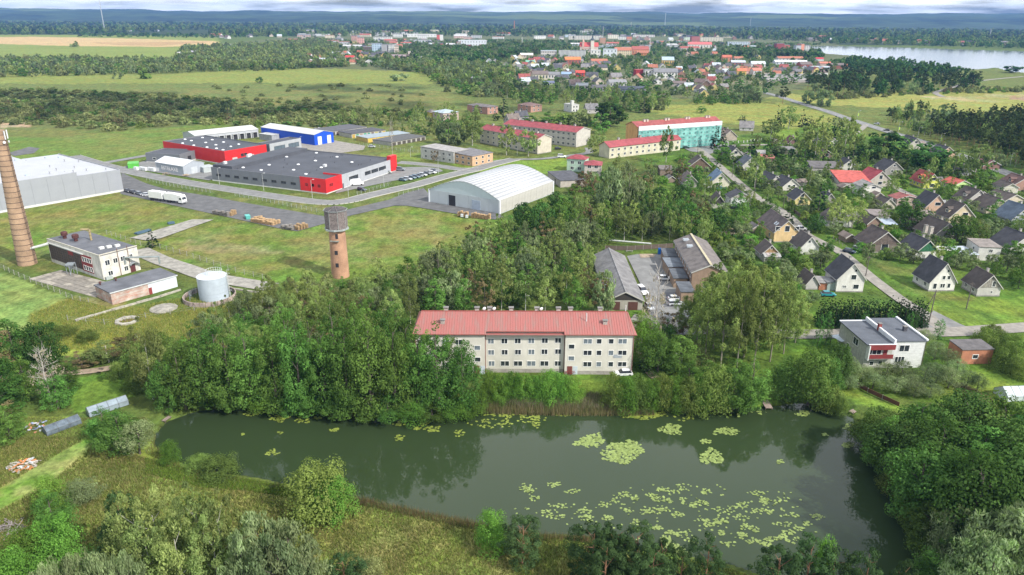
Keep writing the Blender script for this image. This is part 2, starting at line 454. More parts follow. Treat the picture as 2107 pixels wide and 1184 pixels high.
# ------------------------------------------------------------------ water
def water_mat(name, col, rough, bscale, bstr):
 m, t, b = newmat(name)
 b.inputs['Base Color'].default_value = (*col, 1)
 b.inputs['Roughness'].default_value = rough
 b.inputs['IOR'].default_value = 1.33
 b.inputs['Specular IOR Level'].default_value = 0.5
 tc = nd(t, 'ShaderNodeTexCoord')
 n = nd(t, 'ShaderNodeTexNoise'); n.inputs['Scale'].default_value = bscale; n.inputs['Detail'].default_value = 4
 lk(t, tc.outputs['Object'], n.inputs['Vector'])
 bp = nd(t, 'ShaderNodeBump'); bp.inputs['Strength'].default_value = bstr; bp.inputs['Distance'].default_value = 0.02
 lk(t, n.outputs['Fac'], bp.inputs['Height']); lk(t, bp.outputs[0], b.inputs['Normal'])
 return m
x0, y0 = POND.min(0) - 6; x1, y1 = POND.max(0) + 6
tag(MB().quad((x0,y0,POND_Z),(x1,y0,POND_Z),(x1,y1,POND_Z),(x0,y1,POND_Z)).build('pond_water', water_mat('pond_water', (0.028,0.045,0.018), 0.03, 1.2, 0.10)), kind='structure')
x0, y0 = LAKE.min(0) - 60; x1, y1 = LAKE.max(0) + 60
tag(MB().quad((x0,y0,-1.0),(x1,y0,-1.0),(x1,y1,-1.0),(x0,y1,-1.0)).build('lake_water', water_mat('lake_water', (0.10,0.12,0.12), 0.10, 0.3, 0.5)), kind='structure')
# ------------------------------------------------------------------ roads and hard ground
ASPH = mat('asphalt', (0.15,0.15,0.16), 0.9, 0.22, 0.35)
ASPHD = mat('new_asphalt', (0.125,0.125,0.127), 0.9, 0.2, 0.3)
ROADM = mat('worn_road', (0.205,0.205,0.20), 0.9, 0.16, 0.3)
LANE = mat('pale_gravel_road', (0.27,0.25,0.22), 0.95, 0.2, 0.4)
CONC = mat('weathered_concrete', (0.30,0.285,0.25), 0.9, 0.25, 0.5)
DIRT = mat('dirt', (0.33,0.26,0.19), 0.95, 0.25, 0.7)
KERB = mat('kerb_stone', (0.42,0.41,0.38), 0.9, 0.12, 1.0)
PAINT = mat('road_paint', (0.75,0.75,0.72), 0.7, 0.1, 2)
LEV = [0.14]
def ribbon_mesh(mb, P, wd, z, off=0.0, step=None):
 n = len(P)
 L = []; R = []
 for i in range(n):
  a = P[max(0, i-1)]; c = P[min(n-1, i+1)]
  t = (c - a).normalized(); nrm = Vector((-t.y, t.x))
  L.append(P[i] + nrm*(off + wd/2)); R.append(P[i] + nrm*(off - wd/2))
 vs = [(p.x, p.y, z) for p in L] + [(p.x, p.y, z) for p in R]
 return mb.add(vs, [(n+i, n+i+1, i+1, i) for i in range(n-1)])
def smooth_path(pts, sub=6):
 P = [G(x, y) for x, y in pts]
 o = []
 n = len(P)
 for i in range(n-1):
  p0 = P[max(0,i-1)]; p1 = P[i]; p2 = P[i+1]; p3 = P[min(n-1,i+2)]
  for k in range(sub):
   t = k/sub
   o.append(0.5*((2*p1) + (p2-p0)*t + (2*p0-5*p1+4*p2-p3)*t*t + (3*p1-p0-3*p2+p3)*t*t*t))
 o.append(P[-1])
 return o
def road(name, pts, wd, m, kerb=False, line=False):
 P = smooth_path(pts)
 LEV[0] += 0.004
 o = tag(ribbon_mesh(MB(), P, wd, LEV[0]).build(name, m), kind='structure')
 if kerb:
  k = MB()
  for s in (-1, 1):
   for a, b_ in zip(P[:-1], P[1:]):
    t = (b_-a).normalized(); n_ = Vector((-t.y, t.x))*s
    p = [a + n_*(wd/2), b_ + n_*(wd/2), b_ + n_*(wd/2+0.25), a + n_*(wd/2+0.25)]
    if s > 0: p = p[::-1]
    k.prism([(q.x, q.y) for q in p][::-1], 0.0, LEV[0] + 0.10)
  tag(k.build('kerb', KERB, o), kind='stuff')
 if line:
  k = MB()
  for i in range(0, len(P)-1, 2):
   ribbon_mesh(k, [P[i], P[i+1]], 0.14, LEV[0]+0.006)
  k.build('centre_line', PAINT, o)
 return o
def slab(name, pts, m, lift=0.0):
 LEV[0] += 0.004
 P = [G(x, y) for x, y in pts]
 o = MB().add([(p.x, p.y, LEV[0]+lift) for p in P], [tuple(range(len(P)))]).build(name, m)
 # face upwards
 if o.data.polygons[0].normal.z < 0: o.data.flip_normals()
 return tag(o, kind='structure')
slab('loading_yard', [(250,356),(300,378),(340,390),(440,406),(480,414),(668,446),(716,432),(800,412),(835,398),(872,388),(900,420),(1028,437),(1036,449),(1020,453),(940,441),(870,429),(836,424),(812,424),(715,446),(668,461),(612,477),(570,470),(456,445),(300,411),(248,400)], ASPHD)
slab('car_park', [(690,399),(700,385),(806,348),(828,345),(872,344),(903,347),(912,353),(870,362),(804,374),(720,392)], ROADM)
slab('goods_yard', [(600,299),(560,290),(690,290),(752,301),(748,309),(700,316),(640,310)], LANE)
slab('works_yard', [(250,345),(320,326),(330,345),(450,340),(446,368),(430,372),(300,352)], ROADM)
slab('courtyard', [(1290,528),(1312,524),(1385,524),(1402,570),(1416,640),(1432,690),(1345,690),(1325,600)], ROADM)
slab('parking_strip', [(1362,604),(1392,602),(1398,632),(1366,634)], ASPH, 0.003)
slab('estate_yard', [(1395,300),(1500,292),(1500,305),(1460,318),(1420,312)], ROADM)
slab('turning_area', [(17,316),(60,303),(82,306),(70,316),(30,322)], ASPHD)
slab('bus_lane', [(1920,640),(1905,665),(1880,680),(1960,684),(2010,682),(1975,668)], ROADM)
road('highway', [(1560,188),(1600,198),(1628,207),(1660,217),(1700,229),(1740,243),(1780,256),(1830,272),(1890,290),(1960,315),(2040,345),(2130,378),(2250,420)], 8.5, ROADM, line=True)
road('junction_lane', [(1782,257),(1770,268),(1748,280),(1700,288),(1640,292),(1590,298),(1500,300)], 4, LANE)
road('estate_street', [(1395,300),(1430,304),(1452,318),(1478,340),(1508,366),(1534,388),(1562,410),(1600,430),(1630,452),(1655,480),(1690,500),(1725,517),(1757,542),(1790,570),(1825,597),(1860,622),(1905,650),(1925,668),(1950,682)], 4.0, LANE)
road('village_road', [(1300,655),(1400,672),(1500,686),(1640,689),(1760,687),(1880,685),(1960,684),(2060,678),(2200,668)], 5.5, LANE)
road('garden_lane', [(1800,348),(1823,374),(1852,392),(1890,410),(1905,420)], 3.6, LANE)
road('works_road', [(150,322),(203,338),(250,350),(310,363),(380,376),(442,386),(556,404),(656,417),(710,415),(760,403),(812,391),(860,380),(905,367),(945,357),(980,349),(1010,340),(1060,328)], 7.5, ROADM, kerb=True)
road('north_lane', [(203,338),(250,330),(314,319),(340,318)], 5.5, ROADM)
road('block_road', [(820,335),(860,338),(905,343),(945,349),(985,349)], 6, ROADM, kerb=True)
road('block_lane', [(985,345),(1020,333),(1060,329),(1110,328),(1165,322),(1210,315),(1210,305)], 4.5, ROADM)
road('boiler_track', [(285,515),(330,536),(380,553),(430,570),(490,581),(560,592)], 6.5, CONC)
road('dirt_track', [(-60,785),(60,775),(110,771),(170,767),(215,761),(262,752)], 2.6, DIRT)
road('foot_track', [(1300,668),(1312,700),(1322,740),(1335,765),(1350,780)], 2.2, DIRT)
road('town_street', [(695,72),(702,85),(712,100),(716,125),(700,135)], 12, LANE)
road('field_lane', [(2107,158),(2010,168),(1940,186),(1925,192),(1940,200)], 6, LANE)
slab('old_concrete_pad', [(268,491),(395,453),(440,453),(330,492),(300,496)], CONC)
slab('sand_patch', [(1315,524),(1350,524),(1345,531),(1318,532)], DIRT)
# ------------------------------------------------------------------ building kit
FRZ = {'y0': 0.0, 'x0': -math.pi/2, 'x1': math.pi/2, 'y1': math.pi}
def win_meshes(w_, h_, nv, fm, gm):
 w_ = round(w_, 2); h_ = round(h_, 2)
 def mk():
  p = MB().box(-w_/2, -0.02, -h_/2, w_/2, 0.10, h_/2).mesh('window', gm)
  f = MB()
  t = min(0.11, w_*0.12)
  f.box(-w_/2-t, -0.07, -h_/2-t, w_/2+t, 0.02, -h_/2)
  f.box(-w_/2-t, -0.07, h_/2, w_/2+t, 0.02, h_/2+t)
  f.box(-w_/2-t, -0.07, -h_/2, -w_/2, 0.02, h_/2)
  f.box(w_/2, -0.07, -h_/2, w_/2+t, 0.02, h_/2)
  for k in range(1, nv):
   x = -w_/2 + w_*k/nv
   f.box(x-t*0.4, -0.06, -h_/2, x+t*0.4, -0.021, h_/2)
  return p, f.mesh('frame', fm)
 return cached(('win', w_, h_, nv, fm.name, gm.name), mk)
def window(parent, face, x, y, z, w_, h_, nv=1, fm=None, gm=None, name='window', frame=True):
 p, f = win_meshes(w_, h_, nv, fm or WHITE(), gm or GLASS())
 o = mobj(name, p, parent, (x, y, z), FRZ[face] if isinstance(face, str) else face)
 if frame: mobj('frame', f, o)
 return o
def door(parent, face, x, y, z, w_, h_, m, name='door'):
 me = cached(('door', round(w_,2), round(h_,2), m.name), lambda: MB().box(-w_/2, -0.06, 0, w_/2, 0.05, h_).mesh(name, m))
 return mobj(name, me, parent, (x, y, z), FRZ[face])
def chimney(parent, x, y, z0, z1, s=0.55, m=None, cap=None):
 c = MB().box(x-s/2, y-s/2, z0, x+s/2, y+s/2, z1).build('chimney', m or mat('chimney_render', (0.38,0.36,0.33), .9, .2, 1.5), parent)
 MB().box(x-s/2-.08, y-s/2-.08, z1, x+s/2+.08, y+s/2+.08, z1+.12).build('cap', cap or mat('chimney_cap', (0.2,0.19,0.18), .9, .2), c)
 return c
def gable_house(name, label, cat, loc, az, w_, L, he, hr, wall, roof, group=None, opt=None, lod=0, reg=False):
 """local frame: gable at y=0, ridge runs along +y; origin under the middle of the front gable"""
 o = opt or {}
 t = thing(name, label, cat, loc, -math.radians(az), group, reg)
 wm = colmat('render_wall', wall, rough=.9, var=.14, scale=.7, streak=.5)
 rm = colmat('roof_sheet', roof, rough=.75, var=.25, scale=.5)
 base = 0.35 if lod == 0 else 0
 MB().extr([(-w_/2, -0.5), (w_/2, -0.5), (w_/2, he), (0, hr), (-w_/2, he)], 0, L).build('wall', wm, t)
 ov = 0.42; th = 0.16
 sl = (hr-he)/(w_/2)
 ex = w_/2 + ov; ez = he - ov*sl
 for s in (-1, 1):
  p = [(0, hr+0.03), (s*ex, ez+0.03), (s*ex, ez+th+.03), (0, hr+th+.03)]
  if s > 0: p = p[::-1]
  r = MB().extr(p, -ov, L+ov).build('roof_slope', rm, t)
  if s < 0: left = r
 if lod < 2:
  tm = mat('verge_board', (0.45,0.44,0.41), .7, .1)
  v = MB()
  for s in (-1, 1):
   p = [(0, hr-0.12), (s*ex, ez-0.12), (s*ex, ez+th+.05), (0, hr+th+.05)]
   v.extr(p if s < 0 else p[::-1], -ov-0.06, -ov-0.003)
  v.build('verge_board', tm, t)
 if lod == 0:
  MB().box(-0.12, -ov-.02, hr+th, 0.12, L+ov+.02, hr+th+.11).build('ridge_cap', colmat('roof_sheet', tuple(c*1.35 for c in roof), rough=.75, var=.25, scale=.5), t)
  MB().box(-w_/2-.06, -.06, -.4, w_/2+.06, L+.06, base).build('plinth', mat('plinth', (0.26,0.25,0.23), .9, .2, 1), t)
 if o.get('wood'):
  wd = colmat('plank', o['wood'], rough=.9, var=.3, scale=1.2)
  MB().extr([(-w_/2+.02, he+0.02), (w_/2-.02, he+0.02), (0, hr-0.05)], -0.09, -0.005).build('gable_boarding', wd, t)
  # boards proud of each other
  b = MB()
  n = int(w_/0.5)
  for i in range(n):
   x = -w_/2 + (i+0.5)*w_/n
   top = hr - abs(x)*sl - 0.15
   if top > he+.2: b.box(x-.04, -0.13, he+.03, x+.04, -0.091, top)
  tag(b.build('cover_strip', colmat('plank', tuple(c*.8 for c in o['wood']), rough=.9, var=.3, scale=1.2), t), kind='stuff')
  if o.get('logs'):
   for k in range(int(he/0.45)):
    MB().box(-w_/2-.1, -.1, .3+k*.45, w_/2+.1, -.012, .3+k*.45+.38).build('log', colmat('plank', o['wood'], rough=.9, var=.3, scale=1.2), t)
 if not o.get('nochim') and lod < 2:
  cm = mat('brick_stack', (0.30,0.13,0.09), .9, .25, 3) if (hash(label) % 3 == 0 and False) or o.get('brick') else None
  chimney(t, 0.35, L*0.42, hr-0.8, hr+1.0, 0.6, cm)
 if lod == 0:
  if 'gcol' in o:
   pass
  for (x, z, nv, ww, hh) in o.get('g', []):
   window(t, 'y0', x, -0.10 if (o.get('wood') and z > he-.3) or o.get('logs') else 0, z, ww, hh, max(1, nv),
     gm=colmat('render_wall', o['gcol'], rough=.9) if 'gcol' in o else None)
  nl = o.get('lw', 2)
  for k in range(nl):
   window(t, 'x0', -w_/2, L*(k+.5)/nl, min(1.7, he*.55), 1.0, min(1.2, he*.4), 2)
  for k in range(2):
   window(t, 'x1', w_/2, L*(k+.5)/2, min(1.7, he*.55), 1.0, min(1.2, he*.4), 2)
  # gutters
  MB().tube((-ex-.06, -ov, ez+.02), (-ex-.06, L+ov, ez+.02), .07).build('gutter', mat('gutter', (0.35,0.35,0.35), .5), t)
  if o.get('sky'):
   for k in range(o['sky']):
    x = -w_*0.28; y = L*0.18 + k*1.6
    z = hr + (x)*sl + th + .06
    q = MB().add([(x-.45, y, z-.45*sl), (x+.45, y, z+.45*sl), (x+.45, y+.8, z+.45*sl), (x-.45, y+.8, z-.45*sl)], [(0,1,2,3)])
    q.extr([(x-.5, z-.5*sl-.04), (x+.5, z+.5*sl-.04), (x+.5, z+.5*sl-.01), (x-.5, z-.5*sl-.01)], y-.05, y+.85)
    q.build('roof_window', mat('roof_window_glass', (0.45,0.5,0.55), .15, .02), t)
  if o.get('dormer'):
   big = o['dormer'] == 2
   dw = 3.6 if big else 1.9
   x0 = -w_/2*0.78; x1 = -w_/2*0.12
   zb = he + (w_/2+x0)*sl; zt = he + (w_/2+x1)*sl
   yc = L*0.42
   dz = zb + (1.5 if big else 1.45)
   d = MB()
   d.prism([(x0, yc-dw/2), (x1, yc-dw/2), (x1, yc+dw/2), (x0, yc+dw/2)], zb, dz)
   dd = d.build('dormer', wm if not big else colmat('render_wall', wall, rough=.9), t)
   r = MB().extrx([(yc-dw/2-.3, dz-.05), (yc, dz+.75), (yc+dw/2+.3, dz-.05), (yc+dw/2+.3, dz+.1), (yc, dz+.92), (yc-dw/2-.3, dz+.1)][::-1], x0-.35, x1+.9)
   r.build('dormer_roof', rm if not big else colmat('roof_sheet', (0.42,0.10,0.06)), dd)
   window(dd, 'x0', x0, yc, zb+.75, 1.1 if not big else 2.2, .95, 2)
  if o.get('porch'):
   p = MB().box(-w_/2-2.2, 1.0, 0, -w_/2, 4.2, 2.6).build('porch', mat('porch_glass', (0.30,0.36,0.34), .4), t)
   MB().add([(-w_/2-2.5, .7, 2.62), (-w_/2, .7, 3.1), (-w_/2, 4.5, 3.1), (-w_/2-2.5, 4.5, 2.62)], [(0,1,2,3)]).build('porch_roof', mat('porch_roof', (0.2,0.2,0.2)), p)
  if o.get('leanto'):
   p = MB().box(-w_/2, -2.4, 0, w_/2-.3, -0.1, 1.9).build('porch', colmat('plank', (0.3,0.29,0.27)), t)
   for k in range(5):
    x = -w_/2 + k*w_/5
    MB().add([(x, -2.8-.15*(k%2), 1.95), (x+w_/5*.92, -2.7, 1.9+.1*(k%3)), (x+w_/5*.92, -.05, 2.6), (x, -.05, 2.65)], [(0,1,2,3)]).build('loose_sheet', colmat('roof_sheet', (0.34+.05*(k%2),0.34,0.33)), p)
  if o.get('ruin'):
   for k, (x, y) in enumerate(((-w_/2-.9, .6), (-w_/2-.9, 3.4))):
    chimney(t, x, y, 0, 5.2 - k*.2, 1.1, mat('bare_brick', (0.42,0.25,0.18) if k else (0.46,0.42,0.38), .95, .3, 2))
   MB().box(-w_/2-2.2, -1, -.2, -w_/2-.02, 5.5, 1.0).build('broken_wall', mat('rubble_wall', (0.34,0.31,0.28), .95, .3, 1.5), t)
 return t
# ------------------------------------------------------------------ houses of the garden suburb
# gable base left, gable base right, gable top, far end of ridge, eave/ridge ratio, wall, roof, label, options
WH=(0.60,0.59,0.55); GW=(0.42,0.41,0.38); BE=(0.48,0.42,0.33); YE=(0.62,0.50,0.26); PE=(0.50,0.34,0.25); WD=(0.20,0.15,0.11); BW=(0.085,0.07,0.062)
SL=(0.060,0.060,0.068); DB=(0.085,0.068,0.062); RD=(0.32,0.065,0.06); BL=(0.15,0.22,0.31); LG=(0.24,0.23,0.22); MR=(0.13,0.05,0.055)
HOUSES = [
 ((1719,601),(1775,602),(1755,543),(1729,524),.48,WH,SL,'tall white house with steep slate roof behind the dark spruce hedge',dict(g=[(-1.6,1.7,3,.9,.7),(1.7,1.7,1,1.5,1.3),(0.6,4.6,1,1.4,1.4),(0.9,6.6,1,.6,.7)],porch=1)),
 ((1910,600),(1962,599),(1943,543),(1909,525),.36,WH,SL,'white roughcast house with slate roof standing alone beside the crossroads field',dict(g=[(-2.2,1.6,1,1.0,1.6),(0.1,1.7,2,1.3,1.2),(2.0,1.7,1,.8,1.3),(0,4.2,1,.8,1.1),(1.5,4.2,1,.8,1.1),(.9,6.2,1,.6,.8)])),
 ((2010,611),(2054,609),(2037,567),(2008,550),.42,GW,BW,'small grey plank house with black roof right of the roughcast house',dict(wood=(0.28,0.26,0.23),g=[(.8,1.3,1,.6,.5),(0.9,3.8,1,.9,1.6)])),
 ((1885,536),(1924,531),(1903,496),(1873,480),.42,WH,SL,'barn with green plank gable over a white lower wall',dict(wood=(0.04,0.15,0.075),g=[])),
 ((1791,524),(1845,516),(1821,478),(1798,463),.40,(0.17,0.14,0.12),DB,'large dark brown plank barn with tall doors in its gable',dict(wood=(0.15,0.12,0.105),g=[(0,2.2,1,2.4,3.6)],nochim=0)),
 ((1923,499),(1966,493),(1960,460),(1927,444),.33,(0.26,0.24,0.22),BW,'half ruined dark house with two exposed brick chimneys',dict(ruin=1,g=[])),
 ((1952,467),(1998,463),(1981,421),(1955,411),.42,(0.52,0.44,0.30),BW,'cream house with black roof and a white framed dormer',dict(dormer=1,g=[(1.2,4.6,1,2.2,1.1)])),
 ((1903,443),(1942,441),(1931,402),(1907,392),.42,PE,SL,'peach brick house with steep slate roof and one wide gable window',dict(g=[(.6,4.4,1,2.4,1.3)])),
 ((1990,431),(2026,427),(2015,392),(1991,383),.45,(0.42,0.40,0.37),BW,'pale grey house with black roof and a small dormer left of the wide dark roof',dict(dormer=1,g=[(1,4.6,1,2.2,1.4),(-1.5,1.6,1,1.6,1.4)])),
 ((2035,444),(2070,438),(2063,410),(2036,398),.45,BE,BW,'beige house under a wide black roof near the right edge',dict(g=[])),
 ((2069,424),(2102,420),(2100,409),(2053,398),.5,BE,BW,'low long house with black roof half hidden behind the wide dark roof',dict(g=[])),
 ((2080,472),(2128,466),(2118,425),(2084,413),.42,(0.30,0.33,0.35),(0.10,0.13,0.17),'blue grey roofed house cut by the right edge',dict(g=[],lw=4)),
 ((2078,530),(2132,522),(2117,484),(2078,468),.42,GW,SL,'grey house with slate roof and tall pale chimney at the right edge',dict(g=[],lw=3)),
 ((1900,390),(1931,388),(1918,359),(1895,349),.40,(0.60,0.62,0.12),(0.28,0.06,0.05),'bright yellow green house with red roof and big dormer',dict(dormer=2,g=[(.2,1.6,1,2.0,1.5),(.4,4.6,1,1.8,1.2)],lw=4)),
 ((1969,394),(1989,389),(1979,378),(1957,370),.6,(0.45,0.62,0.25),(0.42,0.10,0.07),'low lime green garage with bright red roof',dict(g=[],nochim=1)),
 ((1795,388),(1823,382),(1810,353),(1793,344),.45,(0.40,0.36,0.32),(0.32,0.06,0.07),'grey gabled house with dark red roof and small balcony',dict(g=[(0,4.6,1,1.6,1.8),(0,1.8,1,2,1.4)])),
 ((1777,408),(1807,405),(1790,379),(1775,370),.75,WH,LG,'white two storey house with shallow grey roof in front of the red roofed wing',dict(g=[(0.5,4.4,1,1.8,.8)],nochim=1)),
 ((1729,358),(1761,356),(1747,330),(1739,324),.45,(0.52,0.50,0.46),SL,'whitish gabled house with slate roof left of the round oak',dict(g=[(-.2,4.6,1,1.6,1.4),(-2.4,2,3,.5,.5),(0,1.6,1,1.2,2.4)])),
 ((1823,362),(1853,359),(1840,334),(1824,326),.42,(0.26,0.25,0.24),SL,'dark grey rendered house with slate roof behind the red roofed wing',dict(g=[(-1,2,1,1.2,1),(1.5,2,1,1.4,1),(-.2,4.8,1,1.1,1)])),
 ((1872,309),(1893,307),(1888,285),(1878,278),.42,(0.48,0.45,0.40),SL,'pale grey house with slate roof beside the highway',dict(dormer=1,g=[(0,4.4,1,1.6,1.2)])),
 ((1936,327),(1960,324),(1953,303),(1937,297),.42,PE,SL,'pinkish house with slate roof near the highway bend',dict(g=[(-1.6,2.8,1,1.4,1.2),(1.4,2.8,1,1.4,1.2)])),
 ((2088,396),(2122,391),(2116,366),(2096,357),.42,(0.34,0.20,0.16),(0.12,0.07,0.06),'brown house with dark maroon roof and dormer at the right edge',dict(dormer=1,g=[])),
 ((2066,399),(2090,397),(2078,384),(2062,376),.6,(0.50,0.48,0.40),BW,'cream garage with brown gable left of the maroon roofed house',dict(nochim=1,g=[(0,1.4,1,5.4,2.3)],gcol=(0.50,0.48,0.40))),
 ((1976,364),(1996,360),(1991,347),(1978,341),.45,(0.25,0.25,0.26),SL,'small shaded grey cottage under the tall birch',dict(g=[])),
 ((2030,353),(2047,347),(2042,331),(2028,326),.5,(0.20,0.12,0.10),MR,'brown gabled cottage beside the willow near the highway',dict(g=[],nochim=1)),
 ((1498,331),(1527,330),(1515,305),(1506,299),.42,(0.50,0.48,0.42),SL,'cream house with slate roof at the top of the estate street',dict(g=[(0,4.4,1,1.8,1.5),(1.2,1.7,1,1.3,1.4)])),
 ((1417,354),(1462,354),(1440,325),(1434,319),.38,WD,BW,'old brown log house with white bargeboards beside the street',dict(wood=(0.17,0.12,0.085),g=[(3.4,1.8,1,1.2,1.4),(-1.5,1.8,2,1,1.2)],logs=1)),
 ((1464,386),(1500,387),(1485,356),(1473,347),.42,(0.55,0.52,0.42),BL,'cream house with blue metal roof beside the street',dict(g=[(0,4.6,1,1.2,1.2),(-1.5,1.7,1,1.1,1.4)])),
 ((1405,386),(1437,388),(1424,362),(1408,352),.42,(0.30,0.28,0.27),(0.16,0.13,0.115),'grey gabled house with brown roof at the edge of the copse',dict(g=[(-.3,2.6,2,1.2,1.4)])),
 ((1527,352),(1560,352),(1552,325),(1540,318),.42,(0.50,0.48,0.44),(0.12,0.135,0.155),'blue grey roofed house behind the street birch',dict(g=[])),
 ((1584,387),(1608,383),(1602,363),(1589,352),.42,(0.48,0.45,0.40),SL,'left one of two close slate roofed houses with a small gable window',dict(g=[(0,4.6,1,1.1,1)])),
 ((1613,395),(1640,391),(1628,369),(1614,360),.42,(0.52,0.50,0.46),SL,'right one of two close slate roofed houses with two gable windows',dict(g=[(-1,2.2,1,1.2,1.1),(1.4,2.2,1,1.2,1.1)])),
 ((1510,266),(1533,270),(1523,249),(1538,250),.40,(0.52,0.52,0.50),(0.20,0.19,0.19),'white gabled house with pale grey roof near the meadow',dict(g=[(-.5,3.0,1,1.2,1.2)])),
 ((1490,291),(1514,289),(1501,269),(1489,262),.42,(0.36,0.31,0.26),(0.19,0.15,0.13),'brownish roofed cottage behind the two spruces of the scaffolded block',dict(dormer=1,g=[])),
 ((1622,304),(1642,303),(1638,284),(1634,279),.40,(0.2,0.12,0.11),MR,'maroon roofed house half hidden behind tall birches',dict(g=[])),
 ((1684,327),(1713,326),(1700,309),(1688,304),.42,(0.17,0.12,0.10),(0.07,0.05,0.05),'dark brown house with black roof and white barred window',dict(g=[(.8,1.9,1,1.7,1.3)])),
 ((1705,303),(1722,299),(1716,290),(1704,283),.45,(0.50,0.49,0.46),SL,'narrow slate roofed house behind the birches near the junction lane',dict(g=[])),
 ((1465,431),(1493,432),(1479,404),(1470,394),.40,(0.50,0.48,0.42),BW,'small house with black plank gable above a white wall',dict(wood=(0.07,0.065,0.06),g=[],wfull=0)),
 ((1503,425),(1545,425),(1530,397),(1518,389),.62,(0.66,0.67,0.68),SL,'bright white house with beige gable top beside the white drive',dict(g=[(-2.2,1.9,2,.6,.5)],nochim=1,wood=(0.40,0.37,0.31))),
 ((1635,424),(1665,423),(1656,396),(1642,387),.48,(0.62,0.52,0.24),SL,'yellow house with slate roof behind the garden spruce',dict(g=[(-.4,4.4,1,1.4,1.3),(-.8,1.7,1,1.4,1.3)])),
 ((1591,499),(1641,499),(1617,455),(1577,428),.50,(0.62,0.45,0.24),(0.125,0.10,0.095),'large peach yellow house with long brown roof and two brick chimneys',dict(g=[(-3.4,5.1,1,1.5,1.3),(0,5.0,1,1.6,2.0),(3.4,5.1,1,1.5,1.3),(2.6,1.8,1,1,1)],sky=2)),
 ((1645,525),(1683,524),(1667,488),(1647,475),.42,(0.58,0.58,0.55),(0.10,0.085,0.08),'small white house with brown roof in front of the peach yellow house',dict(g=[(-.4,4.6,1,.8,.9)])),
 ((1566,535),(1602,536),(1588,505),(1572,493),.45,(0.34,0.32,0.30),(0.12,0.10,0.09),'decaying cottage with brown gable and collapsed porch roof',dict(wood=(0.33,0.22,0.11),g=[(0,4.2,1,.7,.7)],leanto=1)),
 ((1705,470),(1752,468),(1730,437),(1713,425),.45,(0.55,0.54,0.51),BW,'large white house with black roof hidden behind the loose birch',dict(g=[],lw=3)),
 ((1697,421),(1716,419),(1709,403),(1700,396),.42,(0.30,0.28,0.26),SL,'slate roofed house almost covered by the garden spruce',dict(g=[])),
 ((1815,432),(1839,430),(1831,411),(1814,404),.45,(0.45,0.41,0.34),BW,'small beige cottage with dark roof left of the low maroon roof',dict(g=[(.8,4.2,1,.8,.8)],nochim=1)),
 ((1846,426),(1886,423),(1868,407),(1856,402),.72,(0.40,0.32,0.28),(0.26,0.085,0.075),'low maroon metal roof house between cottage and peach house',dict(g=[])),
 ((1784,471),(1812,469),(1803,450),(1787,443),.45,(0.22,0.15,0.12),BW,'dark brown shed with black roof behind the brown barn',dict(g=[],nochim=1)),
 ((1658,597),(1682,596),(1670,573),(1655,560),.45,(0.42,0.41,0.39),BW,'little white gabled shed house left of the tall white house',dict(g=[(0,3.6,1,.6,.6)])),
]
for (A, B, ap, bk, er, wall, roof, label, opt) in HOUSES:
 a, b = G(*A), G(*B)
 M_ = (a+b)/2
 hr = max(4.4, height_at(M_, ap[1]))
 dvec = G(*bk, hr) - G(*ap, hr)
 L = min(16.5, max(6.2, dvec.length))
 az = math.degrees(math.atan2(dvec.x, dvec.y))
 g = b - a
 gaz = math.degrees(math.atan2(g.x, g.y)) - 90
 if az > 60: azu = 104; g_w = 7.5; L = 9.0
 else:
  azu = max(-13, min(6, .65*az + .35*gaz)); g_w = min(11.0, g.length*max(.75, math.cos(math.radians(gaz-azu))))
 gable_house('garden_house', label, 'house', (M_.x, M_.y), azu, g_w, L, hr*er, hr, wall, roof, 'houses of the garden suburb', opt, 0)
for i, (A, B, ap, bk, er, wall, roof, label, opt) in enumerate(HOUSES):
 if i % 3 != 1 or i in (1, 22): continue
 m_ = (G(*A)+G(*B))/2; ws = label.split()[:7]
 while ws[-1] in ('with','and','the','in','of','over','a','to','by','its','from','beside','behind','at'): ws.pop()
 gable_house('garden_shed', 'small garden shed behind the ' + ' '.join(ws), 'shed', (m_.x+(6.5 if i % 2 else -6.5), m_.y+11.5), (-8, 80)[i % 2], 3.4, 4.6, 1.9, 3.0, ((.24,.19,.15),(.36,.34,.3),(.2,.2,.19))[i % 3 if i % 2 else 0], ((.13,.12,.12),(.2,.16,.14),(.26,.26,.27))[i % 5 % 3], 'garden sheds', dict(g=[], nochim=1), 1)
def frame_of(front, left, right):
 """rectangle frame from three base corners in the photograph: local x runs along the right wall, y along the left wall"""
 F, Lp, R = G(*front), G(*left), G(*right)
 ux = R - F; uy = Lp - F
 a = math.atan2(ux.y, ux.x); b = math.atan2(uy.y, uy.x) - math.pi/2
 wa, wb = ux.length, uy.length
 d = (b - a + math.pi) % (2*math.pi) - math.pi
 th = a + d*wb/(wa+wb)
 ex = Vector((math.cos(th), math.sin(th))); ey = Vector((-ex.y, ex.x))
 return (F.x, F.y), th, ux @ ex, uy @ ey
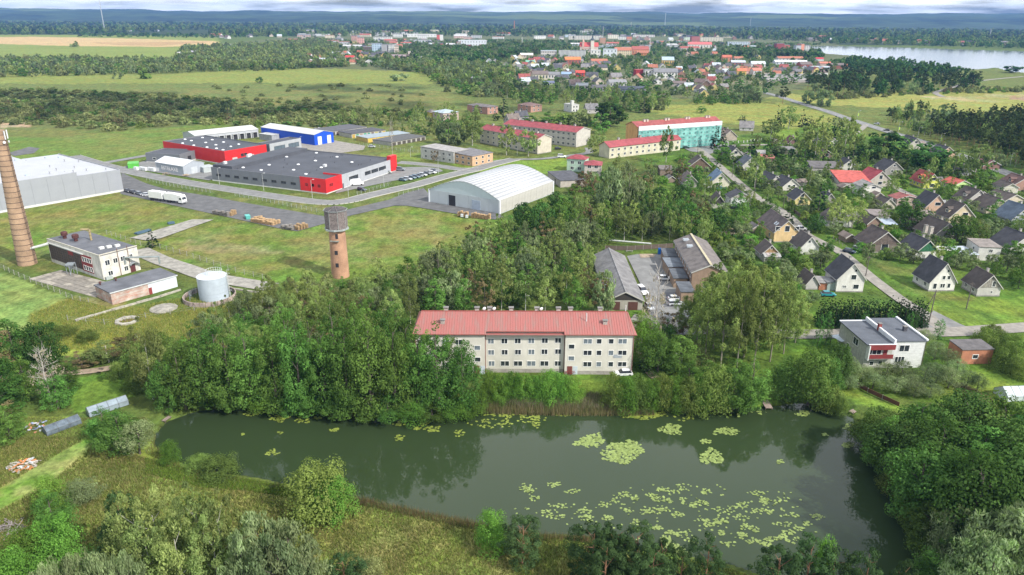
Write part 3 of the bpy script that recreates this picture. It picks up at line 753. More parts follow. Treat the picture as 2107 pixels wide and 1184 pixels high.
def shed(name, label, front, left, right, h, wall, roof, cat='shed', slope=0.0, wins=(), doors=(), group=None, over=.25):
 loc, th, lx, ly = frame_of(front, left, right)
 t = thing(name, label, cat, loc, th, group)
 wm = colmat('render_wall', wall, rough=.9, var=.16, scale=.7, streak=.5)
 MB().box(0, 0, -.3, lx, ly, h).build('wall', wm, t)
 MB().add([(-over,-over,h+.01),(lx+over,-over,h+.01),(lx+over,ly+over,h+slope+.01),(-over,ly+over,h+slope+.01),
    (-over,-over,h+.2),(lx+over,-over,h+.2),(lx+over,ly+over,h+slope+.2),(-over,ly+over,h+slope+.2)],
    [(0,3,2,1),(4,5,6,7),(0,1,5,4),(1,2,6,5),(2,3,7,6),(3,0,4,7)]).build('roof', colmat('roof_sheet', roof, rough=.8, var=.25, scale=.5), t)
 for (f, p, z, ww, hh, nv) in wins:
  x, y = (p*lx, 0) if f == 'y0' else (0, p*ly)
  window(t, f, x, y, z, ww, hh, nv)
 for (f, p, ww, hh, m_) in doors:
  x, y = (p*lx, 0) if f == 'y0' else (0, p*ly)
  door(t, f, x, y, 0, ww, hh, m_)
 return t, lx, ly
BRK = (0.40,0.17,0.10)
shed('red_roofed_wing', 'long low grey wing with bright red roof joined to the gabled house', (1726,390), (1722,372), (1786,389), 3.4, (0.42,0.39,0.36), (0.45,0.10,0.08), 'house', slope=1.6, wins=[('y0',.25,1.6,1.4,1.2,2)], doors=[('y0',.55,2.4,2.2,mat('dark_door',(0.08,0.07,0.06)))])
shed('grey_roofed_wing', 'long low building with brownish grey roof left of the slate gabled house', (1668,357), (1666,350), (1724,357), 2.8, (0.36,0.34,0.32), (0.13,0.12,0.12), 'shed', slope=1.8)
shed('white_annex', 'small white two storey annex with flat brown roof behind the white canopy', (2009,536), (1998,520), (2048,534), 4.6, WH, (0.24,0.21,0.19), 'house', slope=.2, wins=[('y0',.55,3.4,1.0,1.0,2),('y0',.5,1.4,1.3,1.1,3),('x0',.4,3.2,.7,.9,1)])
def canopy(label, front, left, right, h, col, dz=0.5):
 loc, th, lx, ly = frame_of(front, left, right)
 t = thing('canopy', label, 'canopy', loc, th)
 MB().add([(0,0,h),(lx,0,h),(lx,ly,h+dz),(0,ly,h+dz),(0,0,h+.08),(lx,0,h+.08),(lx,ly,h+dz+.08),(0,ly,h+dz+.08)],
    [(0,3,2,1),(4,5,6,7),(0,1,5,4),(1,2,6,5),(2,3,7,6),(3,0,4,7)]).build('roof', colmat('canopy_sheet', col, rough=.45, var=.12, scale=1), t)
 for x in (.15, lx-.15):
  for y in (.15, ly-.15):
   MB().box(x-.06, y-.06, 0, x+.06, y+.06, h + dz*y/ly).build('post', mat('post_wood', (0.2,0.17,0.14)), t)
canopy('silver sheet canopy left of the small white annex', (1978,540), (1950,524), (2010,538), 2.4, (0.42,0.47,0.52))
canopy('whitish plastic canopy beside the green gabled barn', (1926,528), (1924,520), (1957,528), 2.2, (0.50,0.50,0.44), .1)
canopy('bluish metal canopy between the brown shed and the maple', (1818,474), (1814,464), (1842,472), 2.2, (0.36,0.42,0.50))
canopy('blue grey carport roof left of the white flat roofed house', (1728,722), (1716,708), (1742,712), 2.3, (0.55,0.62,0.68), .1)
shed('open_shed', 'brown roofed open shed left of the ruined house', (1870,474), (1868,460), (1912,470), 2.6, (0.22,0.18,0.15), (0.17,0.13,0.11), slope=.6)
shed('open_shed', 'small pinkish roofed shed right of the brown barn', (1896,455), (1894,446), (1918,455), 2.4, (0.26,0.22,0.20), (0.30,0.24,0.22), slope=.3)
shed('low_shed', 'pale shed with brown pitched roof behind the dark brown shed', (1792,456), (1790,446), (1824,454), 2.4, (0.5,0.49,0.46), (0.22,0.19,0.18), slope=.5)
shed('low_shed', 'small grey flat shed in front of the maroon roofed house', (1613,318), (1610,311), (1638,317), 2.4, (0.25,0.22,0.2), (0.21,0.19,0.20), slope=.2)
shed('low_shed', 'small shed with red sheet roof above the street birch', (1568,333), (1566,326), (1595,333), 1.9, (0.2,0.16,0.13), (0.34,0.12,0.10), slope=.2)
shed('low_shed', 'little pale roofed shed behind the red sheet shed', (1560,324), (1559,317), (1578,324), 2.0, (0.33,0.31,0.28), (0.30,0.29,0.28), slope=.2)
shed('low_shed', 'weathered brown shed below the log house', (1355+3,362), (1354,354), (1385,362), 3.0, (0.24,0.19,0.15), (0.17,0.15,0.14), slope=.3)
shed('brick_shed', 'small brick shed beside the porch of the tall white house', (1684,597), (1681,586), (1708,597), 2.2, BRK, (0.25,0.24,0.23), slope=.3)
shed('brick_garage', 'red brick garage with flat grey roof and bitten walls', (1974,750), (1943,731), (2041,751), 3.6, BRK, (0.13,0.12,0.12), 'garage', slope=.2, wins=[('y0',.45,1.9,1.2,.9,1)], over=.18)
shed('grey_garage', 'low garage with dark flat roof between arched hall and mint house', (1153,386), (1138,366), (1199,381), 3.0, (0.40,0.37,0.33), (0.09,0.09,0.10), 'garage', slope=.1, doors=[('x0',.4,1.5,2.2,mat('dark_door',(0.08,0.07,0.06)))])
# --- white two level house by the pond
loc, th, lx, ly = frame_of((1774,758), (1741,728), (1894,757))
t = thing('flat_roofed_house', 'white flat roofed villa with red balcony band and two roof levels', 'house', loc, th)
wt = mat('white_block_wall', (0.60,0.61,0.60), .85, .10, 1.2)
ly = (G(1857,663,6.9)-G(1902,709,6.9)).length; xm = lx*.46
MB().box(0, 0, -.5, xm, ly, 6.0).build('left_wall', mat('grey_roughcast', (0.42,0.42,0.38), .95, .2, 1.5), t)
MB().box(xm, -0.02, -.5, lx, ly, 6.6).build('right_wall', wt, t)
RF = mat('grey_roof_felt', (0.105,0.115,0.135), .85, .15, .3)
MB().box(-.3, -.8, 6.02, xm, ly+.3, 6.25).build('lower_roof', RF, t)
MB().box(xm+.002, -.3, 6.62, lx+.3, ly+.3, 6.85).build('upper_roof', RF, t)
TR = mat('white_metal_trim', (0.68,0.70,0.73), .5, .06)
MB().box(xm-.22, -.5, 6.26, xm+.22, ly+.2, 7.25).build('parapet', TR, t)
MB().box(lx-.15, -.35, 6.86, lx+.32, ly+.32, 7.2).build('parapet', TR, t)
MB().box(-.3, ly-.1, 6.26, xm-.25, ly+.3, 6.4).build('parapet', TR, t)
MB().box(0.0, -1.02, 6.26, xm+.2, -.75, 6.38).build('parapet', TR, t)
RED = mat('maroon_boards', (0.20,0.035,0.035), .7, .12)
MB().box(.2, -1.05, 5.0, xm-.02, -.803, 6.24).build('fascia', RED, t)
bb = MB().box(.2, -1.2, 2.75, xm-.02, -.02, 2.9).build('balcony', mat('plinth', (0.26,0.25,0.23)), t)
MB().box(.4, -1.2, 2.91, xm-.3, -1.1, 3.9).build('balustrade', RED, bb)
MB().box(.1, -1.3, 2.5, .35, -.02, 6.0).build('pier', wt, t)
window(t, 'y0', 2.1, 0, 4.2, 3.0, 1.5, 3); door(t, 'y0', 4.6, 0, 2.9, .9, 2.1, RED)
window(t, 'y0', 1.9, 0, 1.2, .9, .9, 1); window(t, 'y0', 3.9, 0, 1.3, .9, .9, 1)
window(t, 'y0', xm+2.6, -.02, 4.9, 2.2, 1.5, 2); window(t, 'y0', xm+2.0, -.02, 2.1, 2.1, 1.4, 3)
window(t, 'y0', xm+4.9, -.02, .2, 1.0, .5, 1); window(t, 'x0', 0, 4.6, 4.6, 2.2, 1.6, 2); window(t, 'x0', 0, 7.6, 2.2, .8, 1.0, 1)
chimney(t, xm+.1, ly*.55, 6.3, 8.0, .7, mat('red_brick_stack', (0.25,0.06,0.05), .9)); chimney(t, xm+5.2, ly*.42, 6.86, 7.9, .8, mat('vent_dark', (0.07,0.07,0.08)))
MB().tube((lx+.1, -.12, 0), (lx+.1, -.12, 6.6), .06).build('downpipe', mat('pipe_brown', (0.12,0.09,0.07)), t)
# joints of the white blocks stand back: thin raised courses
jb = MB()
for k in range(1, 11): jb.box(xm+.1, -.035, k*.6-.015, lx-.05, -.0205, k*.6+.015)
tag(jb.build('block_joint', mat('joint_grey', (0.45,0.46,0.45)), t), kind='stuff')
# --- the three storey block at the pond
APT_F = G(1299.5, 771);
loc = G(857, 769.5); ax = (APT_F - loc); th = math.atan2(ax.y, ax.x); LX = ax.length
apt = thing('apartment_block', 'long three storey plastered block with red metal roof by the pond', 'apartment block', loc, th)
PL = mat('cream_plaster', (0.56,0.54,0.48), .92, .10, .35, streak=.5)
DEP = 12.0; EH = 9.85
x1_, x2_ = (998-857)/442.5*LX, (1161-857)/442.5*LX       # middle bay steps back
SB = 0.9
for (a_, b_, y_) in ((0, x1_, 0), (x1_+.002, x2_-.002, SB), (x2_, LX, 0)):
 MB().box(a_, y_, .9, b_, DEP, EH).build('wall', PL, apt)
 MB().box(a_+.001, y_-.05 if b_ < LX else y_-.05, -.6, b_-.001, DEP-.01, .9).build('plinth', mat('grey_plinth', (0.33,0.31,0.28), .95, .2, 1), apt)
RR, t_, b_ = newmat('red_metal_roof')
tc_ = nd(t_, 'ShaderNodeTexCoord'); mp_ = nd(t_, 'ShaderNodeMapping'); mp_.inputs['Scale'].default_value = (1.6, .16, .16); ns_ = nd(t_, 'ShaderNodeTexNoise'); ns_.inputs['Scale'].default_value = 1.0; ns_.inputs['Detail'].default_value = 7; ns_.inputs['Roughness'].default_value = .7
rp_ = nd(t_, 'ShaderNodeValToRGB'); e_ = rp_.color_ramp.elements; e_[0].position = .36; e_[0].color = (.26,.145,.125,1); e_[1].position = .62; e_[1].color = (.34,.115,.10,1); q_ = e_.new(.5); q_.color = (.31,.11,.095,1)
lk(t_, tc_.outputs['Object'], mp_.inputs[0]); lk(t_, mp_.outputs[0], ns_.inputs['Vector']); lk(t_, ns_.outputs['Fac'], rp_.inputs['Fac']); lk(t_, rp_.outputs[0], b_.inputs['Base Color']); b_.inputs['Roughness'].default_value = .6
RH = 12.6
def roof_pts(xa, xb, y0):
 zz = EH + .02
 return [(xa-.5, y0-.5, zz), (xb+.5, y0-.5, zz), (xb+.5, DEP+.5, zz), (xa-.5, DEP+.5, zz)]
# slopes with small hips at the ends
rid0, rid1, ry = 0.9, LX-0.9, DEP/2
sl0 = (RH-EH)/(DEP/2+.5)
def rz_(y): return EH + .05 + (y+.5)*sl0
M2 = MB()
segs = [(-.5, x1_+.3, -.5), (x1_+.3, x2_-.3, SB-.5), (x2_-.3, LX+.5, -.5)]
for (a_, b_, y_) in segs:
 ta = rid0 if a_ < 0 else a_; tb = rid1 if b_ > LX else b_
 za = rz_(y_); zt = rz_(ry)
 M2.add([(a_, y_, za), (b_, y_, za), (tb, ry, zt), (ta, ry, zt), (a_, y_, za-.18), (b_, y_, za-.18)], [(0,1,2,3), (4,5,1,0)])
zt = rz_(ry); ze = rz_(-.5)
M2.add([(-.5, DEP+.5, ze), (LX+.5, DEP+.5, ze), (rid1, ry, zt), (rid0, ry, zt), (-.5,-.5,ze), (LX+.5,-.5,ze)], [(1,0,3,2), (0,4,3), (5,1,2)])
M2.add([(-.5,-.5,ze-.18),(LX+.5,-.5,ze-.18),(LX+.5,DEP+.5,ze-.18),(-.5,DEP+.5,ze-.18)], [(0,3,2,1)])
M2.add([(LX+.5,-.5,ze-.18),(LX+.5,DEP+.5,ze-.18),(LX+.5,DEP+.5,ze),(LX+.5,-.5,ze)], [(0,1,2,3)])
M2.add([(-.5,-.5,ze-.18),(-.5,DEP+.5,ze-.18),(-.5,DEP+.5,ze),(-.5,-.5,ze)], [(3,2,1,0)])
rf = M2.build('roof', RR, apt)
rb = MB()
n = int(LX/.55)
for i in range(n):
 x = -.4 + i*(LX+.8)/n
 y_ = SB-.5 if x1_+.3 < x < x2_-.3 else -.5
 rb.add([(x-.03, y_, rz_(y_)), (x+.03, y_, rz_(y_)), (min(max(x,rid0),rid1)+.03, ry, zt), (min(max(x,rid0),rid1)-.03, ry, zt),
   (x, y_, rz_(y_)+.07), (min(max(x,rid0),rid1), ry, zt+.07)], [(0,4,5,3), (4,1,2,5), (0,1,4)])
tag(rb.build('standing_seam', RR, rf), kind='stuff')
MB().tube((rid0, ry, zt+.05), (rid1, ry, zt+.05), .12).build('ridge_cap', mat('ridge_red', (0.25,0.07,0.06)), rf)
gm_ = mat('rust_gutter', (0.25,0.09,0.07), .7)
gt = MB()
for (a_, b_, y_) in segs: gt.box(a_, y_-.14, rz_(y_)-.16, b_, y_-.005, rz_(y_)-.02)
gt.build('gutter', gm_, rf)
for x in (x1_+.12, x2_-.12, LX-.1, 0.12): MB().tube((x, -.09 if x in (LX-.1, .12) else SB-.1, 0), (x, -.09 if x in (LX-.1, .12) else SB-.1, EH), .06).build('downpipe', gm_, apt)
def pt(px, py, y_=0.0):
 """facade position in local x, z for a photograph pixel on the front wall"""
 v = RM @ Vector(((px-1053.5)/FPX, -(py-592)/FPX, -1)); c = Vector((0,0,CAMH))
 n_ = Vector((-math.sin(th), math.cos(th), 0)); p0 = Vector((loc.x, loc.y, 0)) + n_*y_
 k = (p0 - c) @ n_ / (v @ n_); q = c + v*k - Vector((loc.x, loc.y, 0))
 return q.x*math.cos(th) + q.y*math.sin(th), q.z
Z0 = lambda x, y: (820 + x/4.052, 600 + y/4.054)
WN = []
for r_, (yy, xs) in enumerate(((412, (770,883,994,1107,1220,1330)), (505, (772,885,996,1108,1217,1330)))):
 for k, x in enumerate(xs): WN.append((x, yy + (x-1050)*-.012, 1.25, 1.15, 2, SB))
for x, w_ in ((776,1.25),(887,1.8),(996,1.8),(1107,1.8),(1216,1.75),(1328,1.3)): WN.append((x, 601, w_, 1.15, 2, SB))
for yy in (418, 514, 609):
 for x, w_ in ((1578,1.75),(1673,1.0),(1773,1.0),(1868,1.8)): WN.append((x-(yy-418)*.02, yy-2, w_, 1.1, 2 if w_ > 1.2 else 1, 0))
for x, yy in ((657,470),(660,568),(1443,460),(1441,558)): WN.append((x, yy, 1.2, 1.0, 1, 0))
for yy in (418, 514, 609):
 for x in (190, 290, 390, 500): WN.append((x, yy+4, 1.4, 1.1, 2, 0))
BLU = mat('curtained_glass', (0.16,0.19,0.22), .15, .35, 2.0, spec=.6)
for k, (x, yy, w_, h_, nv, y_) in enumerate(WN):
 lx_, lz_ = pt(*Z0(x, yy), y_)
 window(apt, 'y0', lx_, y_, lz_, w_, h_, nv, gm=(BLU if k % 3 == 0 else None))
for x0_, x1q in ((1425, 1461), (655, 685)):
 lx_, _z = pt(*Z0(x0_, 690), 0)
 door(apt, 'y0', lx_, 0, -.1, 1.1, 2.1, mat('rust_red_door', (0.17,0.05,0.04), .8))
 door(apt, 'y0', lx_+1.25, 0, -.1, 1.0, 2.1, mat('pale_blue_door', (0.50,0.56,0.62), .5))
MB().box(LX-4.3, -.05, 4.1, LX-2.4, -.02, 4.9).build('grey_sign', mat('sign_grey', (0.30,0.33,0.36)), apt)
for px_, r_ in ((390,1),(650,1),(757,1),(937,1),(1153,1),(1334,1),(1436,1),(1685,1),(372,0),(1713,0)):
 x = (820 + px_/4.052 - 857)/442.5*LX
 y_ = ry + .3 if r_ else 2.6
 z_ = zt if r_ else rz_(2.6)
 c = MB().box(x-.45, y_-.35, z_-.4, x+.45, y_+.35, z_+.55).build('chimney', mat('vent_block', (0.36,0.32,0.29), .9, .2, 3), apt)
 for k in (-1, 0, 1): MB().box(x-.42+(k+1)*.36, y_-.34, z_+.55, x-.28+(k+1)*.36, y_+.34, z_+.78).build('pier', mat('vent_block', (0.36,0.32,0.29)), c)
 MB().box(x-.6, y_-.5, z_+.78, x+.6, y_+.5, z_+.9).build('cap', mat('chimney_cap', (0.2,0.19,0.18)), c)
for px_ in (712, 795, 1190):
 x = (820 + px_/4.052 - 857)/442.5*LX
 d_ = MB().lathe([(.02,-.1),(.3,-.06),(.45,.05)], 12, cap=False).build('satellite_dish', mat('dish_white', (0.6,0.6,0.6), .4), apt, loc=(x, ry-.3, zt+.7))
 d_.rotation_euler = (math.radians(-80), 0, .4)
x = (820 + 1943/4.052 - 857)/442.5*LX
MB().tube((LX-1.2, ry, zt), (LX-1.2, ry, zt+1.6), .09).build('vent_pipe', mat('dish_white', (0.6,0.6,0.6)), apt)
MB().tube((LX-10.2, 3.2, rz_(3.2)), (LX-10.2, 3.2, rz_(3.2)+1.9), .09).build('vent_pipe', mat('dish_white', (0.6,0.6,0.6)), apt)
# firewood, bikes: small litter on the lawn edge
for k, px_ in enumerate((1255, 1270, 1513-330, 1575-330)):
 g = G(820+(1270+k*60)/4.052, 771)
 b_ = MB()
 bt = thing('bicycle', ['black bicycle leaning on the block wall left of the doors', 'dark bicycle behind it against the block wall', 'rusty bicycle standing right of the pale blue door', 'small bicycle lying against the plinth'][k], 'bicycle', (g.x, g.y-.2), .1*k, 'bicycles along the block')
 wh = lambda cx: MB().add([( cx+.33*math.cos(a*math.pi/6), 0, .34+.33*math.sin(a*math.pi/6)) for a in range(12)] + [(cx+.28*math.cos(a*math.pi/6), .03, .34+.28*math.sin(a*math.pi/6)) for a in range(12)], [(a, (a+1)%12, 12+(a+1)%12, 12+a) for a in range(12)])
 dk = mat('bike_black', (0.04,0.04,0.045))
 wh(-.5).build('wheel', dk, bt); wh(.5).build('wheel', dk, bt)
 f_ = MB().tube((-.5,0,.34),(-.15,0,.8),.03).tube((-.15,0,.8),(.4,0,.85),.03).tube((.4,0,.95),(.5,0,.34),.03).tube((-.5,0,.34),(0,0,.3),.03).tube((0,0,.3),(.4,0,.85),.03)
 f_.build('bike_frame', mat('bike_red', (0.3,0.06,0.05)) if k > 1 else dk, bt)
# --- long courtyard shed and the brick block with four annexes
loc2, th2, lx2, ly2 = frame_of((1252,640), (1244,545), (1318,640))
def long_gable(name, label, cat, A, B, hgt_e, hgt_r, back, wall, roof, opt=None, group=None, L=None, az=None):
 a, b = G(*A), G(*B); M_ = (a+b)/2
 dvec = G(*back, hgt_r) - Vector((M_.x, M_.y))
 azz = math.degrees(math.atan2(dvec.x, dvec.y)) if az is None else az
 gz = math.degrees(math.atan2((b-a).x, (b-a).y)) - 90
 ww = (b-a).length*abs(math.cos(math.radians(gz-azz)))
 return gable_house(name, label, cat, (M_.x, M_.y), azz, ww, L or dvec.length, hgt_e, hgt_r, wall, roof, group, opt or dict(g=[], nochim=1, lw=0), 0), ww, (L or dvec.length)
t, ww, LL = long_gable('courtyard_shed', 'very long low shed with grey corrugated roof behind the block', 'shed', (1248,637), (1322,640), 2.9, 5.3, (1253,512), (0.36,0.34,0.30), (0.19,0.185,0.185))
dd_ = mat('rust_brown_door', (0.10,0.045,0.035), .9)
for x in (-2.6, 2.2): door(t, 'y0', x, -.02, 0, 2.6, 2.4, dd_, 'garage_door')
bd = MB().extr([(-ww/2+.1, 2.95), (ww/2-.1, 2.95), (0, 5.15)], -.08, -.005).build('gable_boarding', colmat('plank', (0.05,0.045,0.04)), t)
for k in range(7): door(t, 'x1', ww/2+.01, 3+k*5, 0, 2.4, 2.2, dd_, 'garage_door')
t, ww, LL = long_gable('brick_row_house', 'two storey brown brick row with grey roof and rusty skylight frames', 'house', (1422,602), (1492,600), 6.0, 8.2, (1422,483), (0.27,0.19,0.14), (0.16,0.15,0.145), dict(g=[(-1,2,1,1.2,1.3)], nochim=1, lw=0))
for k in range(9):
 window(t, 'x0', -ww/2, 2.5+k*LL/9.3, 4.4, .9, 1.5, 1)
for k in range(2):
 y_ = LL*(.62+.22*k); x = -ww*.22; z_ = 8.2 + x*(8.2-6)/(ww/2) + .25
 for j in range(3): MB().box(x-1.0, y_+j*.7, z_-.1, x+.8, y_+j*.7+.3, z_+.45).build('skylight_frame', mat('skylight_grey', (0.42,0.46,0.50), .5), t)
MB().box(-.35, -.5, 8.43, .35, LL+.4, 8.5).build('ridge_board', mat('ridge_cream', (0.45,0.40,0.27)), t)
for k, (f_, l_, r_) in enumerate((((1366,547),(1364,532),(1392,546)), ((1374,569),(1368,552),(1405,567)), ((1385,593),(1380,575),(1412,592)), ((1400,622),(1396,603),(1425,620)))):
 shed('brick_annex', ['farthest small brick annex with dark flat roof off the brick row', 'second brick annex from the far end, blue grey roof', 'third brick annex with dark roof facing the parked cars', 'nearest brick annex half hidden by the poplars'][k], f_, l_, r_, 3.0, (0.29,0.21,0.15), (0.10,0.11,0.125) if k != 1 else (0.15,0.18,0.20), 'annex', slope=.3, group='brick annexes of the courtyard')
# ------------------------------------------------------------------ housing estate in the middle distance
def block_row(name, label, A, B, he, hr, back, wall, roof, floors, nx, cat='apartment block', L=None, az=None, gw=2, side='x0'):
 t, ww, LL = long_gable(name, label, cat, A, B, he, hr, back, wall, roof, dict(g=[], nochim=1, lw=0), L=L, az=az)
 # the long face towards the viewer
 for f in range(floors):
  z = he*(f+.55)/floors + .1
  for k in range(nx):
   window(t, side, (-ww/2 if side == 'x0' else ww/2), LL*(k+.5)/nx, z, 1.5, 1.25, 2)
 for k in range(5):
  chimney(t, 0, LL*(k+.6)/5.2, hr-.3, hr+1.2, 1.1)
 return t, ww, LL
BW1 = (0.46,0.44,0.40)
block_row('estate_block', 'long three storey whitish block with dark pink roof, the rear one of two', (1185,304), (1214,297), 9.0, 11.2, (1052,246), BW1, (0.27,0.06,0.068), 3, 15)
block_row('estate_block', 'shorter whitish block with pink roof and cream gable, the front one of two', (1107,318), (1133,313), 8.6, 10.6, (1002,257), (0.48,0.44,0.36), (0.27,0.06,0.068), 3, 10)
# scaffolded block
def face_block(name, label, A, B, dep, he, hr, wall, roof, cat='apartment block'):
 a, b = G(*A), G(*B); d_ = b - a
 th_ = math.atan2(d_.y, d_.x)
 t = thing(name, label, cat, a, th_)
 lx = d_.length
 MB().extrx([(0,-.4),(dep,-.4),(dep,he),(dep/2,hr),(0,he)], 0, lx).build('wall', colmat('render_wall', wall, rough=.9, var=.14, scale=.5, streak=.5), t)
 sl = (hr-he)/(dep/2)
 rm = colmat('roof_sheet', roof, rough=.6, var=.2, scale=.4)
 MB().extrx([(-.5, he-.5*sl+.03), (dep/2, hr+.03), (dep/2, hr+.22), (-.5, he-.5*sl+.22)][::-1], -.5, lx+.5).build('roof_slope', rm, t)
 MB().extrx([(dep/2, hr+.03), (dep+.5, he-.5*sl+.03), (dep+.5, he-.5*sl+.22), (dep/2, hr+.22)][::-1], -.5, lx+.5).build('roof_slope', rm, t)
 return t, lx
t, lx = face_block('scaffolded_block', 'orange gabled block wrapped in green scaffold netting and white film', (1309,313), (1478,299), 12, 14.3, 16.6, (0.55,0.33,0.13), (0.28,0.07,0.065))
def netmat():
 m, t_, b = newmat('green_net')
 b.inputs['Base Color'].default_value = (0.10,0.36,0.31,1); b.inputs['Roughness'].default_value = .8
 tc = nd(t_, 'ShaderNodeTexCoord'); n = nd(t_, 'ShaderNodeTexNoise'); n.inputs['Scale'].default_value = .35; n.inputs['Detail'].default_value = 3
 lk(t_, tc.outputs['Object'], n.inputs['Vector'])
 r = nd(t_, 'ShaderNodeValToRGB'); r.color_ramp.elements[0].color = (0.06,0.22,0.20,1); r.color_ramp.elements[1].color = (0.20,0.47,0.42,1)
 r.color_ramp.elements[0].position = .35; r.color_ramp.elements[1].position = .65
 lk(t_, n.outputs['Fac'], r.inputs['Fac']); lk(t_, r.outputs[0], b.inputs['Base Color'])
 return m
NET = netmat()
n = 14
for k in range(n):
 MB().box(lx*k/n+.06, -1.32, .5, lx*(k+1)/n-.06, -1.28, 12.3).build('net_panel', NET, t)
MB().box(-.1, -1.35, 12.35, lx+.1, -1.22, 14.9).build('white_film', mat('white_film', (0.62,0.64,0.66), .5, .12, .6), t)
sc_ = MB()
for k in range(n+1): sc_.tube((lx*k/n, -1.3, 0), (lx*k/n, -1.3, 14.9), .06, n=4)
for z in (2, 4, 6, 8, 10, 12.2):
 sc_.tube((0, -1.36, z), (lx, -1.36, z), .05, n=4); sc_.box(0, -1.2, z-.08, lx, -.4, z)
sc_.build('scaffold', mat('scaffold_steel', (0.38,0.42,0.42), .5), t)
for f in range(5):
 for k in range(14): window(t, 'y0', lx*(k+.5)/14, -1.34, 1.6+f*2.4, 1.3, 1.1, 2, fm=mat('net_tinted_frame', (0.22,0.42,0.40)), gm=mat('netted_window', (0.06,0.16,0.15)))  # frames and panes coloured net green, set just outside the net
for k in range(4):
 for s in (0, 2): chimney(t, lx*(.13+.25*k)+s, 5.2, 15.6, 17.6, 1.2, mat('pale_stack', (0.50,0.42,0.36)))
t, lx = face_block('estate_block', 'low two storey block with pink red roof in front of the netted block', (1253,327), (1399,309), 9, 6.4, 8.8, (0.50,0.47,0.36), (0.29,0.065,0.072))
for f in range(2):
 for k in range(12): window(t, 'y0', lx*(k+.5)/12, 0, 1.9+f*2.8, 1.4, 1.3, 2)
for k in range(3): chimney(t, lx*(.2+.3*k), 5.5, 8.5, 10, 1.1)
# mint house, two joined cubes with red hip roofs
def hip_house(name, label, front, left, right, h, hr, wall, roof, wins=(), cat='house', group=None):
 loc, th_, lx, ly = frame_of(front, left, right)
 t = thing(name, label, cat, loc, th_, group)
 MB().box(0,0,-.3,lx,ly,h).build('wall', colmat('render_wall', wall, rough=.9, var=.12, scale=.7), t)
 o = .5; i = min(lx, ly)/2
 if lx >= ly: r0, r1 = (i, ly/2), (lx-i, ly/2)
 else: r0, r1 = (lx/2, i), (lx/2, ly-i)
 vs = [(-o,-o,h+.02),(lx+o,-o,h+.02),(lx+o,ly+o,h+.02),(-o,ly+o,h+.02),(r0[0],r0[1],hr),(r1[0],r1[1],hr)]
 fs = [(0,3,2,1),(0,1,5,4),(1,2,5),(2,3,4,5),(3,0,4)] if lx >= ly else [(0,3,2,1),(0,1,4),(1,2,5,4),(2,3,5),(3,0,4,5)]
 MB().add(vs, fs).build('roof', colmat('roof_sheet', roof, rough=.6, var=.2, scale=.4), t)
 for (f, p, z, ww, hh, nv) in wins:
  x, y = (p*lx, 0) if f == 'y0' else (0, p*ly)
  window(t, f, x, y, z, ww, hh, nv)
 return t
W4 = [('x0',.3,4.6,1.6,1.4,2),('x0',.7,4.6,1.6,1.4,2),('x0',.3,1.7,1.6,1.4,2),('x0',.7,1.7,1.6,1.4,2),('y0',.3,4.6,1.6,1.4,2),('y0',.7,4.6,1.6,1.4,2),('y0',.3,1.7,1.6,1.4,2),('y0',.7,1.7,1.6,1.4,2)]
hip_house('mint_house', 'pale mint two storey house with red roof beside the arched hall', (1166,352), (1163,346), (1200,357), 6.4, 8.2, (0.42,0.55,0.45), (0.28,0.06,0.06), W4)
hip_house('cream_house', 'cream half of the double house, red roof, behind rusty trees', (1202,362), (1200,354), (1236,364), 5.4, 7.0, (0.46,0.42,0.38), (0.28,0.06,0.06), W4[4:])
# white and orange offices
t, lx, ly = shed('white_office', 'white two storey office with flat pale roof left of the orange gabled office', (934,337), (880,323), (950,328), 6.0, (0.50,0.49,0.46), (0.33,0.32,0.30), 'office', slope=.4, wins=[('x0',p,z,1.4,1.2,2) for p in (.12,.3,.48,.66,.84) for z in (1.6,4.4)])
t, lx, ly = shed('orange_office', 'orange beige two storey office with grey roof at the road corner', (972,343), (932,333), (1007,333), 5.2, (0.50,0.33,0.20), (0.17,0.165,0.17), 'office', slope=.5, wins=[('x0',p,z,1.5,1.1,2) for p in (.15,.4,.65,.88) for z in (1.4,3.9)] + [('y0',p,z,1.3,1.1,1) for p in (.2,.5,.8) for z in (1.4,3.9)])
# garage rows: each garage door is its own part
def garage_row(label, front, left, right, h, wall, roof, cols, n):
 loc, th_, lx, ly = frame_of(front, left, right)
 t = thing('garage_row', label, 'garages', loc, th_, 'garage rows behind the blue hall')
 MB().box(0,0,-.2,lx,ly,h).build('wall', colmat('render_wall', wall), t)
 MB().box(-.2,-.2,h+.01,lx+.2,ly+.2,h+.25).build('roof', colmat('roof_sheet', roof), t)
 for k in range(n): door(t, 'y0', lx*(k+.5)/n, 0, 0, min(3.0, lx/n*.68), h*.85, colmat('garage_door', cols[k % len(cols)], rough=.6), 'garage_door')
garage_row('nearest bright yellow garage row with pale blue roof', (757,294), (747,287), (834,281), 2.6, (0.48,0.36,0.12), (0.28,0.33,0.36), [(0.62,0.42,0.07),(0.58,0.36,0.10),(0.70,0.52,0.02)], 10)
garage_row('garage row with mixed green, yellow and brown doors', (724,285), (700,279), (792,276), 2.6, (0.42,0.40,0.34), (0.09,0.09,0.10), [(0.42,0.28,0.06),(0.05,0.25,0.12),(0.28,0.2,0.15),(0.04,0.27,0.16),(0.05,0.22,0.16),(0.10,0.06,0.05),(0.35,0.32,0.08),(0.05,0.05,0.05)], 9)
garage_row('farthest garage row with dark roof and dark doors', (682,280), (660,272), (744,268), 2.6, (0.42,0.41,0.38), (0.10,0.10,0.11), [(0.06,0.06,0.06),(0.12,0.09,0.07),(0.10,0.12,0.09)], 8)
garage_row('low dark roofed garage row right of the yellow one', (806,301), (775,294), (868,287), 2.2, (0.36,0.35,0.32), (0.10,0.10,0.10), [(0.08,0.07,0.06)], 7)
